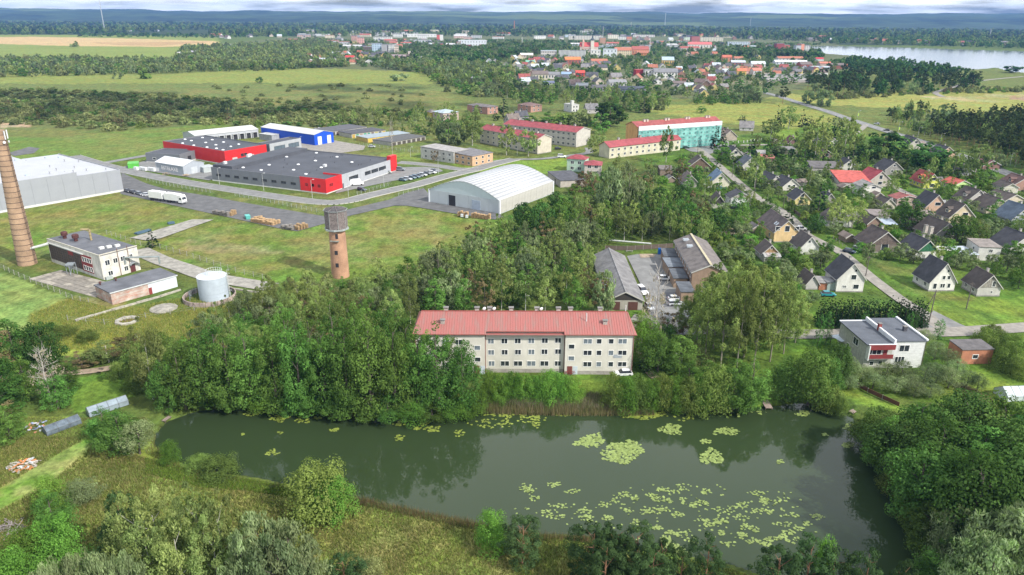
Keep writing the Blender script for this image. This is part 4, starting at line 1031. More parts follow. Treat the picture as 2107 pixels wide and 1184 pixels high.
# houses at the edge of the marsh
hip_house('villa', 'pinkish villa with pale blue hip roof near the marsh', (912,251), (898,246), (939,247), 6.2, 8.2, (0.42,0.33,0.30), (0.35,0.42,0.46), W4[4:])
hip_house('villa', 'small yellow walled villa left of the pinkish one', (886,246), (882,243), (898,245), 5, 7, (0.60,0.50,0.10), (0.17,0.15,0.14))
hip_house('villa', 'brown brick villa with low dark roof and yellow end wall', (1003,236), (973,229), (1014,232), 5.6, 7.0, (0.36,0.20,0.16), (0.14,0.12,0.12), W4)
hip_house('villa', 'brick villa with red brown hip roof behind the big spruce', (1092,232), (1068,228), (1112,229), 5.2, 7.2, (0.38,0.22,0.17), (0.22,0.13,0.11), W4)
t, lx, ly = shed('villa', 'unfinished white block house with bare tower right of the spruces', (1176,232), (1168,228), (1186,230), 6.0, (0.52,0.52,0.50), (0.40,0.40,0.38), 'house', wins=[('y0',.3,4.4,1.2,1.4,1),('y0',.7,4.4,1.2,1.4,1),('y0',.3,1.6,1.2,1.4,1),('y0',.7,1.6,1.2,1.4,1),('x0',.5,4.4,1.2,1.4,1)])
MB().box(0,.3,6.2,2.4,2.7,9.5).build('stair_tower', colmat('render_wall', (0.52,0.52,0.50)), t)
def mid_house(label, px, py, az, w_, L, he, hr, wall, roof, name='house', grp=None, opt=None):
 g = G(px, py)
 return gable_house(name, label, 'house', (g.x, g.y), az, w_, L, he, hr, wall, roof, grp, opt or dict(g=[(0, hr*.6, 1, 1.6, 1.4), (w_*.22, hr*.22, 1, 1.4, 1.4)]), 0 if py > 225 else 1)
mid_house('brown roofed gabled house with yellow side above the pink roofed block', 1043, 262, 60, 9, 9, 4.5, 9, (0.36,0.33,0.30), (0.17,0.12,0.12))
mid_house('grey pyramid roofed house right of the unfinished tower', 1204, 233, 80, 9, 10, 3.4, 7.5, (0.40,0.38,0.36), (0.17,0.16,0.16))
mid_house('dark slate gabled house left of the pink roofed block', 1060, 250, 70, 9, 9, 4, 7.5, (0.25,0.25,0.26), (0.09,0.09,0.10))
# ------------------------------------------------------------------ industrial halls
GP = mat('grey_panel', (0.155,0.165,0.185), .55, .06, .3, spec=.4)
GPL = mat('light_grey_panel', (0.36,0.375,0.40), .55, .06, .3, spec=.4)
RP = mat('red_panel', (0.56,0.022,0.025), .5, .05, .3, spec=.4)
FELT = mat('roof_felt', (0.078,0.083,0.097), .9, .12, .12, streak=0)
SKL = mat('white_dome', (0.72,0.74,0.76), .35, .03)
PLW = mat('white_plinth', (0.55,0.55,0.54), .8, .1)
def panels(t, face, lx, ly, z0, z1, m, step=3.0, name='wall_panel', thick=.06):
 """cladding panels, each an object: recessed joints between them"""
 L = lx if face in ('y0','y1') else ly
 n = max(1, int(round(L/step))); s = L/n
 me = cached(('panel', round(s,2), round(z1-z0,2), m.name), lambda: MB().box(.03, -thick, 0, s-.03, 0, z1-z0).mesh(name, m))
 for k in range(n):
  if face == 'y0': mobj(name, me, t, (k*s, 0, z0), 0)
  elif face == 'x0': mobj(name, me, t, (0, ly-k*s, z0), -math.pi/2)
  elif face == 'x1': mobj(name, me, t, (lx, k*s, z0), math.pi/2)
def hall(name, label, front, left, right, h, faces, roof=FELT, parapet=.5, dom=(), cat='warehouse', lx_=None, ly_=None, core=None):
 loc, th_, lx, ly = frame_of(front, left, right)
 lx = lx_ or lx; ly = ly_ or ly
 t = thing(name, label, cat, loc, th_)
 MB().box(0,0,-.3,lx,ly,h-.02).build('wall', core or GP, t)
 for f, m, st in faces: panels(t, f, lx, ly, .5, h+parapet, m, st)
 MB().box(-.09,-.09,-.3,lx+.09,ly+.09,.5).build('plinth', PLW, t)
 MB().box(.02,.02,h-.02,lx-.02,ly-.02,h).build('roof', roof, t)
 if parapet:
  MB().box(0,0,h,lx,.25,h+parapet).box(0,ly-.25,h,lx,ly,h+parapet).box(0,.251,h,.25,ly-.251,h+parapet).box(lx-.25,.251,h,lx,ly-.251,h+parapet).build('parapet', mat('parapet_cap', (0.16,0.165,0.18)), t)
 def mkd():
  return MB().lathe([(.8,0),(.8,.22),(.72,.34),(.45,.46),(.02,.5)], 14).mesh('roof_dome', SKL, True)
 dm = cached('dome', mkd)
 for (u, v) in dom: mobj('roof_dome', dm, t, (u*lx, v*ly, h), 0)
 return t, lx, ly, h
def vents(t, lx, ly, h, n, seed):
 r = random.Random(seed)
 for k in range(n):
  x, y = r.uniform(.05,.95)*lx, r.uniform(.05,.95)*ly
  MB().lathe([(.09,0),(.09,.5),(.2,.52),(.2,.62)], 7).build('roof_vent', mat('vent_dark2', (0.05,0.05,0.055)), t, loc=(x,y,h))
# big dark grey hall
t, lx, ly, h = hall('grey_hall', 'large dark grey panelled hall with flat roof and red corner blocks', (672,400), (445,370), (808,351), 6.0,
  [('x0', GP, 6.0), ('y0', GPL, 5.0)], dom=[(.10,.62),(.12,.80),(.22,.42),(.20,.94),(.40,.30),(.42,.52),(.30,.70),(.45,.86),(.62,.50),(.70,.22),(.66,.80),(.85,.45),(.93,.70),(.13,.25)])
vents(t, lx, ly, h, 22, 3)
for k in range(9): window(t, 'x0', -.06, ly*(.27+k*.083), 3.1, 2.6, .9, 2, fm=mat('dark_frame',(0.05,0.05,0.05)))
rc = MB().box(-.16,-.16,.5,11.6,-.062,6.75).box(-.16,-.161,.5,-.062,14.0,6.75).box(11.35,-.06,6.0,11.6,10,6.75).build('red_corner', RP, t)
window(rc, 'y0', 3.6, -.14, 3.6, 2.2, 1.0, 1, fm=mat('dark_frame',(0.05,0.05,0.05)))
for k in range(3): window(rc, 'x0', -.14, 3.6+k*3.4, 3.4, 1.1, 1.0, 1, fm=mat('dark_frame',(0.05,0.05,0.05)), gm=mat('dark_red_glass',(0.14,0.02,0.02),.3))
for a_, b_ in ((.30,.42),(.52,.60),(.615,.71),(.725,.83)):
 window(t, 'y0', (a_+b_)/2*lx, -.06, 3.6, (b_-a_)*lx, 1.5, 3, fm=mat('dark_frame',(0.05,0.05,0.05)))
door(t, 'y0', .21*lx, -.06, 0, 1.4, 2.4, mat('grey_door',(0.1,0.1,0.11)))
re_ = MB().box(lx-5.2, -.3, .5, lx+.3, 2.0, 8.2).build('red_end_block', RP, t)
MB().box(lx*.02, ly*.82, h, lx*.98, ly-.2, h+1.6).build('raised_roof', FELT, t)
for (u, v) in ((.08,.93),(.45,.30),(.40,.97),(.44,.985)):
 MB().box(u*lx-.8, v*ly-.6, h+(1.6 if v > .85 else 0), u*lx+.8, v*ly+.6, h+1.2+(1.6 if v > .85 else 0)).build('air_unit', mat('air_unit',(0.55,0.56,0.57)), t)
# red hall
t, lx, ly, h = hall('red_hall', 'bright red panelled hall with dark flat roof behind the white tent', (465,340), (334,318), (554,325), 6.8,
  [('x0', RP, 5.0), ('y0', RP, 5.0)], dom=[(.12,.10),(.12,.35),(.15,.22),(.10,.55),(.12,.75),(.45,.20),(.40,.40),(.45,.60),(.42,.82),(.72,.25),(.70,.48),(.75,.70),(.80,.90),(.45,.95)])
for x in (.22, .62): door(t, 'y0', x*lx, -.06, 0, 3.0, 3.2, mat('pale_shutter', (0.45,0.42,0.42)), 'shutter')
for x in (.40, .48): window(t, 'y0', x*lx, -.06, 3.8, 1.6, 1.3, 1, fm=mat('dark_frame',(0.05,0.05,0.05)))
vents(t, lx, ly, h, 6, 4)
t, lx, ly, h = hall('grey_office', 'grey office wing with two big windows at the end of the red hall', (557,323), (553,316), (601,307), 6.6, [('y0', GPL, 4.0), ('x0', GP, 4.0)], cat='office')
for x in (.3, .75): window(t, 'y0', x*lx, -.06, 3.9, lx*.33, 2.4, 3, fm=mat('dark_frame',(0.05,0.05,0.05)), gm=mat('blue_glass',(0.10,0.13,0.16),.1))
door(t, 'y0', .35*lx, -.06, 0, lx*.4, 1.8, RP, 'red_panel')
t, lx, ly, h = hall('grey_annex', 'low dark grey annex left of the red hall', (372,338), (318,330), (388,326), 4.6, [('x0', GP, 4.0), ('y0', GP, 4.0)])
for k in range(3): window(t, 'x0', -.06, ly*(.25+k*.25), 2.2, 1.8, 1.0, 1)
door(t, 'y0', .5*lx, -.06, 0, 2.8, 3.0, mat('dark_opening',(0.03,0.03,0.035)))
# dock building
def pitched_hall(name, label, front, left, right, he, hr, wall, roof, ridge='x', cat='warehouse'):
 loc, th_, lx, ly = frame_of(front, left, right)
 t = thing(name, label, cat, loc, th_)
 if ridge == 'x':
  MB().extrx([(0,-.2),(ly,-.2),(ly,he),(ly/2,hr),(0,he)], 0, lx).build('wall', wall, t)
  for a_, b_ in (((-.3, he-.05), (ly/2, hr+.02)), ((ly/2, hr+.02), (ly+.3, he-.05))):
   MB().extrx([a_, b_, (b_[0], b_[1]+.15), (a_[0], a_[1]+.15)][::-1], -.3, lx+.3).build('roof_slope', roof, t)
 else:
  MB().extr([(0,-.2),(lx,-.2),(lx,he),(lx/2,hr),(0,he)], 0, ly).build('wall', wall, t)
  for a_, b_ in (((-.3, he-.05), (lx/2, hr+.02)), ((lx/2, hr+.02), (lx+.3, he-.05))):
   MB().extr([a_, b_, (b_[0], b_[1]+.15), (a_[0], a_[1]+.15)], -.3, ly+.3).build('roof_slope', roof, t)
 return t, lx, ly
WRF = mat('white_sheet_roof', (0.48,0.49,0.48), .5, .05, .2)
t, lx, ly = pitched_hall('loading_dock_hall', 'long grey hall with white roof and a row of loading docks', (403,297), (373,290), (535,283), 5.0, 6.6, GPL, WRF, 'x')
for k in range(9):
 d_ = door(t, 'y0', lx*(k+.7)/9.3, 0, 0, 2.6, 3.4, mat('dark_opening',(0.03,0.03,0.035)), 'dock_door')
 MB().box(-1.7,-.9,3.4,1.7,0,3.7).box(-1.7,-.9,0,-1.35,0,3.4).box(1.35,-.9,0,1.7,0,3.4).build('dock_shelter', mat('light_shelter',(0.42,0.43,0.44)), d_)
t, lx, ly = pitched_hall('blue_hall', 'bright blue hall with white pitched roof and two white gates', (648,300), (543,282), (684,293), 6.4, 8.0, mat('blue_panel',(0.012,0.075,0.50),.5,.05), WRF, 'y')
for x in (.27, .76): door(t, 'y0', x*lx, 0, 0, lx*.2, 5.0, mat('white_gate',(0.62,0.65,0.70),.5), 'gate')
shed('porch_building', 'small grey porch building with pale roof between dock hall and blue hall', (560,291), (536,287), (576,288), 3.6, (0.30,0.31,0.33), (0.45,0.46,0.46), 'shed')
# white tent with lettering
t, lx, ly = pitched_hall('storage_tent', 'white roofed grey storage tent lettered ESTELAXE', (379,362), (325,352), (420,353), 4.6, 6.6, mat('tent_cloth',(0.34,0.37,0.41),.6,.05), mat('tent_roof',(0.58,0.60,0.62),.6,.04), 'y')
cu = bpy.data.curves.new('lettering', 'FONT'); cu.body = 'ESTELAXE'; cu.size = 2.7; cu.align_x = 'CENTER'; cu.extrude = .02; cu.space_character = 1.1
lo = bpy.data.objects.new('lettering', cu); LINK(lo); lo.parent = t; lo.location = (-.03, ly*.5, 1.5); lo.rotation_euler = (math.pi/2, 0, -math.pi/2)
cu.offset = .07
me_ = bpy.data.meshes.new_from_object(lo); me_.materials.append(mat('letter_white', (0.75,0.72,0.72), .6, .02))
l2 = mobj('lettering', me_, t, lo.location); l2.rotation_euler = lo.rotation_euler; bpy.data.objects.remove(lo)
MB().box(lx*.35, -.05, 0, lx*.65, .02, 3.4).build('gate', mat('tent_gate',(0.44,0.47,0.50)), t)
# pale warehouse at the left edge
F_, th_, lx, ly = frame_of((255,395), (17,330), (255+14,390))
Lw = G(0, 439); Rw = G(255, 394); d_ = (Lw - Rw); thw = math.atan2(-d_.y, -d_.x); Lf = 95.0
org = Rw + d_.normalized()*Lf
t = thing('pale_warehouse', 'huge pale grey panelled warehouse with white roof at the left edge', 'warehouse', org, thw)
bk_ = G(60, 316, 9.5); dpt = 62.0
PG = mat('pale_grey_panel', (0.28,0.295,0.32), .5, .04, .2)
h1, h2 = 9.6, 11.2
xs = Lf - 20
MB().box(0,.05,-.3,xs,dpt,h2-.05).build('wall', PG, t); MB().box(xs,.05,-.3,Lf,dpt,h1-.05).build('low_wall', PG, t)
pn = cached('ppn', lambda: MB().box(.03,-.06,0,5.97,.04,1).mesh('wall_panel', PG))
n = int(Lf//6)
for k in range(n):
 x = Lf-(k+1)*6.0; hh = h1 if x >= xs-1 else h2
 o_ = mobj('wall_panel', cached(('pp',hh), lambda: MB().box(.04,-.06,.9,5.96,.04,hh+.3).mesh('wall_panel', PG)), t, (x,0,0))
MB().box(-.1,-.12,-.3,Lf+.1,.03,.9).build('plinth', PLW, t)
WR2 = mat('pvc_roof', (0.42,0.43,0.45), .5, .06, .1)
MB().box(0,.1,h2-.04,xs,dpt,h2).build('roof', WR2, t); MB().box(xs+.01,.1,h1-.04,Lf,dpt,h1).build('low_roof', WR2, t)
MB().box(0,dpt-.3,h2,xs,dpt,h2+.5).box(Lf-.3,0.1,h1,Lf,dpt-.31,h1+.4).build('parapet', mat('grey_trim',(0.3,0.31,0.33)), t)
rr = random.Random(5)
vm = MB().lathe([(.16,0),(.16,.8),(.34,.82),(.34,1.0)], 7).mesh('roof_vent', mat('grey_trim',(0.3,0.31,0.33)))
dm = MB().box(-.9,-.5,0,.9,.5,.45).mesh('roof_light', mat('rooflight_blue',(0.35,0.42,0.5),.2))
for k in range(60):
 x = rr.uniform(12, Lf-2); y = rr.uniform(3, dpt-3)
 mobj('roof_vent' if k % 3 else 'roof_light', vm if k % 3 else dm, t, (x, y, h2 if x < xs else h1))
# arched hall
F_, th_, lx, ly = frame_of((1028,441), (872,420), (1153,401))
t = thing('arched_hall', 'big white arched membrane hall with grey walls in the middle of the scene', 'warehouse', F_, th_)
he, hr = 5.6, 11.2
def arch(y, k=14):
 return he + (hr-he)*(1 - abs(2*y/ly-1)**1.7)
ys = [ly*i/20 for i in range(21)]
AW = mat('hall_grey_cloth', (0.46,0.50,0.52), .6, .04, .2); AR = mat('hall_white_cloth', (0.45,0.46,0.47), .55, .05, .08); AG = mat('hall_translucent_gable', (0.50,0.58,0.60), .6, .03)
MB().box(.05,.05,-.2,lx-.05,ly-.05,he-.02).build('wall', AW, t)
panels(t, 'y0', lx, ly, .3, he, mat('hall_beige_side',(0.42,0.41,0.38),.7,.08), 5.0)
panels(t, 'x0', lx, ly, .3, he, AW, 5.0)
MB().extrx([(0, he)] + [(y, arch(y)-.05) for y in ys[1:-1]] + [(ly, he)], 0, lx).build('gable', AG, t)
r_ = MB()
for i in range(20):
 y0_, y1_ = ys[i], ys[i+1]; a_, b_ = arch(y0_), arch(y1_)
 r_.add([(-.3,y0_,a_),(lx+.3,y0_,a_),(lx+.3,y1_,b_),(-.3,y1_,b_)], [(0,1,2,3)])
ro = r_.build('roof', AR, t, smooth=True)
sm = ro.modifiers.new('thick', 'SOLIDIFY'); sm.thickness = .12
for k in range(9):
 x = lx*(k+.5)/9
 rb_ = MB()
 for i in range(20):
  y0_, y1_ = ys[i], ys[i+1]; a_, b_ = arch(y0_)+.01, arch(y1_)+.01
  rb_.add([(x-.1,y0_,a_),(x+.1,y0_,a_),(x+.1,y1_,b_),(x-.1,y1_,b_),(x,y0_,a_+.04),(x,y1_,b_+.04)], [(0,4,5,3),(4,1,2,5)])
 rb_.build('roof_rib', AR, t)
for x_, y_ in ((0,0),(0,ly),(lx,0)): MB().box(x_-.3,y_-.3,0,x_+.3,y_+.3,he+.1).build('corner_post', mat('white_metal_trim',(0.68,0.70,0.73)), t)
door(t, 'x0', -.06, ly*.66, .2, 3.4, 4.4, mat('dark_opening',(0.03,0.03,0.035)), 'gate_opening')
door(t, 'x0', -.08, ly*.32, .2, 4.2, 3.9, mat('blue_grey_shutter',(0.36,0.42,0.50),.5), 'shutter')
# ------------------------------------------------------------------ boiler house, chimney, tower, tank
def brick_mat(name, c1, c2, mortar, scale):
 m, t, b = newmat(name)
 b.inputs['Roughness'].default_value = .95
 tc = nd(t, 'ShaderNodeTexCoord'); n = nd(t, 'ShaderNodeTexNoise'); n.inputs['Scale'].default_value = scale; n.inputs['Detail'].default_value = 8; n.inputs['Roughness'].default_value = .75
 mp = nd(t, 'ShaderNodeMapping'); mp.inputs['Scale'].default_value = (1,1,3.2)
 lk(t, tc.outputs['Object'], mp.inputs[0]); lk(t, mp.outputs[0], n.inputs['Vector'])
 r = nd(t, 'ShaderNodeValToRGB'); e = r.color_ramp.elements
 e[0].position = .34; e[0].color = (*c2, 1); e[1].position = .62; e[1].color = (*c1, 1)
 x = e.new(.72); x.color = (*mortar, 1)
 lk(t, n.outputs['Fac'], r.inputs['Fac'])
 n2 = nd(t, 'ShaderNodeTexNoise'); n2.inputs['Scale'].default_value = .35; n2.inputs['Detail'].default_value = 4
 lk(t, tc.outputs['Object'], n2.inputs['Vector'])
 rr_ = nd(t, 'ShaderNodeMapRange'); rr_.inputs['From Min'].default_value=.3; rr_.inputs['From Max'].default_value=.7; rr_.inputs['To Min'].default_value=.72; rr_.inputs['To Max'].default_value=1.2
 lk(t, n2.outputs['Fac'], rr_.inputs['Value'])
 s = nd(t, 'ShaderNodeVectorMath', operation='SCALE'); lk(t, r.outputs[0], s.inputs[0]); lk(t, rr_.outputs[0], s.inputs['Scale'])
 lk(t, s.outputs[0], b.inputs['Base Color'])
 bp = nd(t, 'ShaderNodeBump'); bp.inputs['Strength'].default_value=.5; bp.inputs['Distance'].default_value=.05
 lk(t, n.outputs['Fac'], bp.inputs['Height']); lk(t, bp.outputs[0], b.inputs['Normal'])
 return m
def courses(mb, r0, r1, z0, z1, step, seg):
 """brick shaft whose courses stand slightly proud in turn"""
 n = int((z1-z0)/step); pr = []
 for k in range(n):
  a_ = z0 + (z1-z0)*k/n; b_ = z0 + (z1-z0)*(k+1)/n
  ra = r0 + (r1-r0)*(a_-z0)/(z1-z0) + (.025 if k % 2 else 0)
  pr += [(ra, a_), (ra, b_)]
 return mb.lathe(pr, seg)
g = G(57, 543)
CH = 42.0
t = thing('boiler_chimney', 'tall tapering buff brick chimney with iron hoops at the left edge', 'chimney', g)
# slight lean as it stands in the photograph
t.rotation_euler = (0, math.radians(1.2), 0)
courses(MB(), 2.75, 1.5, 0, CH, .35, 32).build('shaft', brick_mat('buff_brick', (0.44,0.30,0.19), (0.20,0.13,0.09), (0.52,0.42,0.31), 5), t)
HP = mat('rusty_iron', (0.07,0.05,0.045), .8, .3, 3)
z = 1.4; k = 0
while z < CH:
 r_ = 2.75 + (1.5-2.75)*z/CH + .03
 MB().lathe([(r_,z),(r_+.05,z),(r_+.05,z+.13),(r_,z+.13)], 32, cap=False).build('iron_hoop', HP, t)
 z += 1.75 - k*.01; k += 1
ld = MB()
rt = lambda z: 2.75 - 1.25*z/CH + .45
aa = math.radians(-12)
for s in (-.22, .22):
 ld.tube((rt(0)*math.cos(aa)-s*math.sin(aa), rt(0)*math.sin(aa)+s*math.cos(aa), .5), (rt(CH)*math.cos(aa)-s*math.sin(aa), rt(CH)*math.sin(aa)+s*math.cos(aa), CH), .045, n=4)
for i in range(40):
 z = 1+i; q = rt(z)
 ld.tube((q*math.cos(aa)+.22*math.sin(aa), q*math.sin(aa)-.22*math.cos(aa), z), (q*math.cos(aa)-.22*math.sin(aa), q*math.sin(aa)+.22*math.cos(aa), z), .03, n=3)
 if i % 3 == 0: ld.tube((q*math.cos(aa), q*math.sin(aa), z), ((q+.7)*math.cos(aa), (q+.7)*math.sin(aa), z+.1), .04, n=3)
ld.build('ladder', HP, t)
AN = mat('antenna_white', (0.62,0.63,0.64), .4)
for k, a_ in enumerate((-.3, .9, -1.6, 2.4)):
 MB().box(-.16,-.1,-1.3,.16,.1,1.3).build('antenna_panel', AN, t, loc=(1.95*math.cos(a_), 1.95*math.sin(a_), CH-1.4), rz=a_)
for k, a_ in enumerate((-.6, .2)):
 d_ = MB().lathe([(.02,0),(.35,.05),(.42,.2)], 14).build('dish_antenna', AN, t, loc=(2.0*math.cos(a_), 2.0*math.sin(a_), CH-3.4)); d_.rotation_euler = (0, math.pi/2, a_)
# water tower
g = G(701, 569)
t = thing('water_tower', 'round brick water tower with octagonal plank head and open conical roof', 'water tower', g)
BT = brick_mat('tower_brick', (0.52,0.31,0.19), (0.24,0.13,0.09), (0.52,0.36,0.26), 6)
courses(MB(), 2.65, 2.38, 0, 14.6, .3, 32).build('shaft', BT, t)
MB().lathe([(2.4,14.6),(3.65,15.0),(3.65,15.4),(3.3,15.45)], 8).build('cornice', mat('tin_skirt',(0.30,0.33,0.32),.7,.25,2), t)
PK = mat('grey_planks', (0.20,0.17,0.16), .95, .35, 2.5)
HR_ = 3.25
for k in range(8):
 a0 = math.pi/8 + k*math.pi/4; a1 = a0 + math.pi/4
 p0 = Vector((HR_*math.cos(a0), HR_*math.sin(a0))); p1 = Vector((HR_*math.cos(a1), HR_*math.sin(a1)))
 f_ = MB()
 d_ = (p1-p0); n_ = Vector((d_.y, -d_.x)).normalized()
 f_.prism([tuple(p0*.97), tuple(p0), tuple(p1), tuple(p1*.97)], 15.46, 20.9)
 fo = f_.build('side_wall', PK, t)
 bm_ = MB()
 for i in range(20):
  z = 15.5 + i*.27
  q0, q1 = p0 + d_*.02, p1 - d_*.02
  bm_.prism([tuple(q0), tuple(q0+n_*.05), tuple(q1+n_*.05), tuple(q1)][::-1], z, z+.22)
 tag(bm_.build('plank', PK, fo), kind='stuff')
 MB().tube((*p0, 15.4), (*p0, 21.0), .08, n=4).build('corner_batten', mat('tin_skirt',(0.30,0.33,0.32)), t)
# roof: some slopes of sheet, some fallen in
for k in range(8):
 a0 = math.pi/8 + k*math.pi/4; a1 = a0 + math.pi/4
 R2 = 3.55
 q0 = (R2*math.cos(a0), R2*math.sin(a0), 20.95); q1 = (R2*math.cos(a1), R2*math.sin(a1), 20.95)
 MB().tube(q0, (0,0,22.0), .08, n=4).build('rafter', mat('grey_planks',(0.2,0.17,0.16)), t)
 MB().tube(q0, q1, .09, n=4).build('eaves_beam', mat('tin_skirt',(0.30,0.33,0.32)), t)
 MB().add([q0, q1, (0,0,22.0)], [(0,1,2)]).build('roof_slope', mat('rusted_tin',(0.075,0.07,0.072),.8,.3,1), t)
for (a_, z, w_, h_) in ((-1.42,13.3,.75,1.5),(-1.62,8.3,.9,1.25),(-1.62,4.4,.9,1.25)):
 rr_ = 2.65 - .27*z/14.6 + .02
 MB().box(-w_/2,-.03,-h_/2,w_/2,.25,h_/2).build('opening', mat('dark_opening',(0.03,0.03,0.035)), t, loc=(rr_*math.cos(a_), rr_*math.sin(a_), z), rz=a_+math.pi/2)
MB().box(-1.5,-.55,-.1,1.2,.3,.12).build('broken_balcony', mat('mossy_concrete',(0.22,0.23,0.20),.95,.3,2), t, loc=(2.5*math.cos(-1.65), 2.5*math.sin(-1.65), 11.9), rz=-1.65+math.pi/2)
# boiler house
loc, th_, lx, ly = frame_of((214,577), (98,541), (295,557))
ly = max(ly, 26)
t = thing('boiler_house', 'pale plastered boiler house with dark flat roof and red window panels', 'industrial building', loc, th_)
PB = mat('dirty_white_render', (0.56,0.54,0.49), .92, .22, .5, streak=.6)
H = 7.4
MB().box(0,0,-.4,lx,ly,H).build('wall', PB, t)
MB().box(.25,-.02,H,lx+.05,ly+.1,H+.25).build('roof', mat('boiler_roof_felt',(0.13,0.135,0.15),.9,.2,.25), t)
MB().box(-.04,-.04,H+.01,.24,ly,H+.4).box(-.04,-.06,H+.26,lx+.1,.2,H+.55).build('parapet', mat('parapet_pale',(0.50,0.47,0.40)), t)
MB().box(-.06, ly*.36, 1.2, -.005, ly*.985, H-1.2).build('dark_glazing', mat('grimy_glass_brick',(0.085,0.07,0.06),.7,.4,3), t)
gl = MB()
for i in range(14):
 y = ly*.36 + i*(ly*.625)/14
 gl.box(-.10, y, 1.2, -.061, y+.08, H-1.2)
for i in range(6): gl.box(-.09, ly*.36, 1.2+i*.85, -.0605, ly*.985, 1.26+i*.85)
tag(gl.build('glazing_bar', mat('bar_brown',(0.13,0.09,0.07)), t), kind='stuff')
RPN = mat('faded_red_panel', (0.24,0.045,0.04), .8, .15)
MB().box(-.12, ly*.16, 1.0, -.062, ly*.36, H-1.1).build('red_panel', RPN, t)
MB().box(-.12, ly*.50, H-2.6, -.101, ly*.60, H-1.1).build('red_panel', RPN, t)
for z in (2.2, 4.9):
 for k in range(4): window(t, 'x0', -.13, ly*(.18+.045*k), z, 1.0, 1.3, 1)
MB().box(-.5, ly*.3, H-1.05, -.02, ly*.99, H-.75).build('canopy', mat('canopy_pale',(0.45,0.46,0.44)), t)
for (x, z, w_, h_) in ((.17,5.0,1.3,1.5),(.38,5.0,1.2,1.4),(.58,5.0,1.3,1.4),(.80,5.1,.9,1.2),(.20,1.6,1.3,1.3),(.62,1.7,1.1,1.4)):
 window(t, 'y0', x*lx, 0, z, w_, h_, 2)
door(t, 'y0', .80*lx, 0, 0, 1.5, 2.3, mat('dark_red_door',(0.10,0.03,0.03)))
cn_ = MB()
for i in range(8):
 a0 = math.pi*i/8; a1 = math.pi*(i+1)/8
 cn_.add([(.80*lx+1.1*math.cos(a0),-.02,2.5+.7*math.sin(a0)),(.80*lx+1.1*math.cos(a1),-.02,2.5+.7*math.sin(a1)),(.80*lx+1.1*math.cos(a1),-1.3,2.4+.7*math.sin(a1)),(.80*lx+1.1*math.cos(a0),-1.3,2.4+.7*math.sin(a0))],[(0,1,2,3)])
cn_.build('door_canopy', mat('door_canopy',(0.30,0.32,0.33)), t)
for x in (.46, .73): MB().tube((x*lx,-.12,0),(x*lx,-.12,H+1.2),.09).build('downpipe', mat('rust_pipe',(0.17,0.08,0.05),.8,.3,3), t)
MB().box(.03*lx,-.9,0,.2*lx,-.05,.9).build('electric_box', mat('box_grey',(0.33,0.36,0.36)), t)
for k, (u, v) in enumerate(((.30,.86),(.34,.67))):
 MB().lathe([(.55,0),(.55,1.0),(.95,1.1),(1.0,2.0),(.75,2.3)], 12, cx=u*lx, cy=v*ly).build('roof_ventilator', mat('rust_dark',(0.09,0.035,0.03),.8,.3,2), t, loc=(0,0,H+.2))
st = MB().tube((.62*lx,.58*ly,H),(.62*lx,.58*ly,H+3.6),.34,n=12).tube((.62*lx,.58*ly,H+3.7),(.45*lx,.62*ly,H+4.0),.3,n=10)
st.build('flue', mat('flue_ochre',(0.30,0.24,0.13),.8,.3,2), t)
for (u, v) in ((.35,.20),(.52,.18),(.70,.15)):
 MB().box(u*lx-.7,v*ly-.5,H+.2,u*lx+.7,v*ly+.5,H+.9).build('roof_hatch', mat('hatch_white',(0.60,0.60,0.58)), t)
hp = MB().lathe([(.1,1.6),(1.5,3.2),(1.5,3.6)], 4).tube((-1,-1,0),(-1,-1,3.4),.1,n=4).tube((1,-1,0),(1,-1,3.4),.1,n=4).tube((-1,1,0),(-1,1,3.4),.1,n=4).tube((1,1,0),(1,1,3.4),.1,n=4).tube((-1,-1,.4),(1,1,3.2),.08,n=4)
hb = hp.build('ash_hopper', mat('hopper_blue_grey',(0.25,0.28,0.30),.8,.3,2), None);
M4 = Matrix.Translation((loc[0],loc[1],0)) @ Matrix.Rotation(th_,4,'Z')
pp = M4 @ Vector((-2.6, ly*.42, 0)); hb.location = pp; hb.rotation_euler = (0,0,th_)
tag(hb, 'grey blue steel ash hopper on legs beside the glazed boiler wall', 'hopper')
# flue duct from chimney to boiler house
cp = G(57,543); e0 = M4 @ Vector((.3, ly*.93, 0))
d0 = Vector((cp.x+2.2, cp.y-.5, 5.2));
tag(MB().tube(d0, (e0.x-1, e0.y-.4, 6.4), .42, n=12).build('flue_duct', mat('duct_silver',(0.50,0.52,0.50),.4,.15,2)), 'silver flue duct between the brick chimney and the boiler house', 'duct')
# heating pipe from the wall to the pump house
pa = M4 @ Vector((.62*lx, -.1, 0)); pb = G(332, 560)
pg = thing('heating_pipe', 'twin grey overhead heating pipe between boiler house and pump house', 'pipe', (0,0,0))
for s in (-.25, .25):
 dv_ = (Vector((pb.x,pb.y,0)) - Vector((pa.x,pa.y,0))).normalized(); nn = Vector((-dv_.y, dv_.x, 0))*s
 MB().tube(Vector((pa.x,pa.y,5.2))+nn, Vector((pb.x,pb.y,5.0))+nn, .2, n=8).tube(Vector((pb.x,pb.y,5.1))+nn, Vector((pb.x,pb.y,2.8))+nn, .2, n=8).tube(Vector((pa.x,pa.y,5.3))+nn, Vector((pa.x,pa.y,3.2))+nn, .2, n=8).build('pipe', mat('pipe_lagging',(0.22,0.25,0.25),.5,.15), pg)
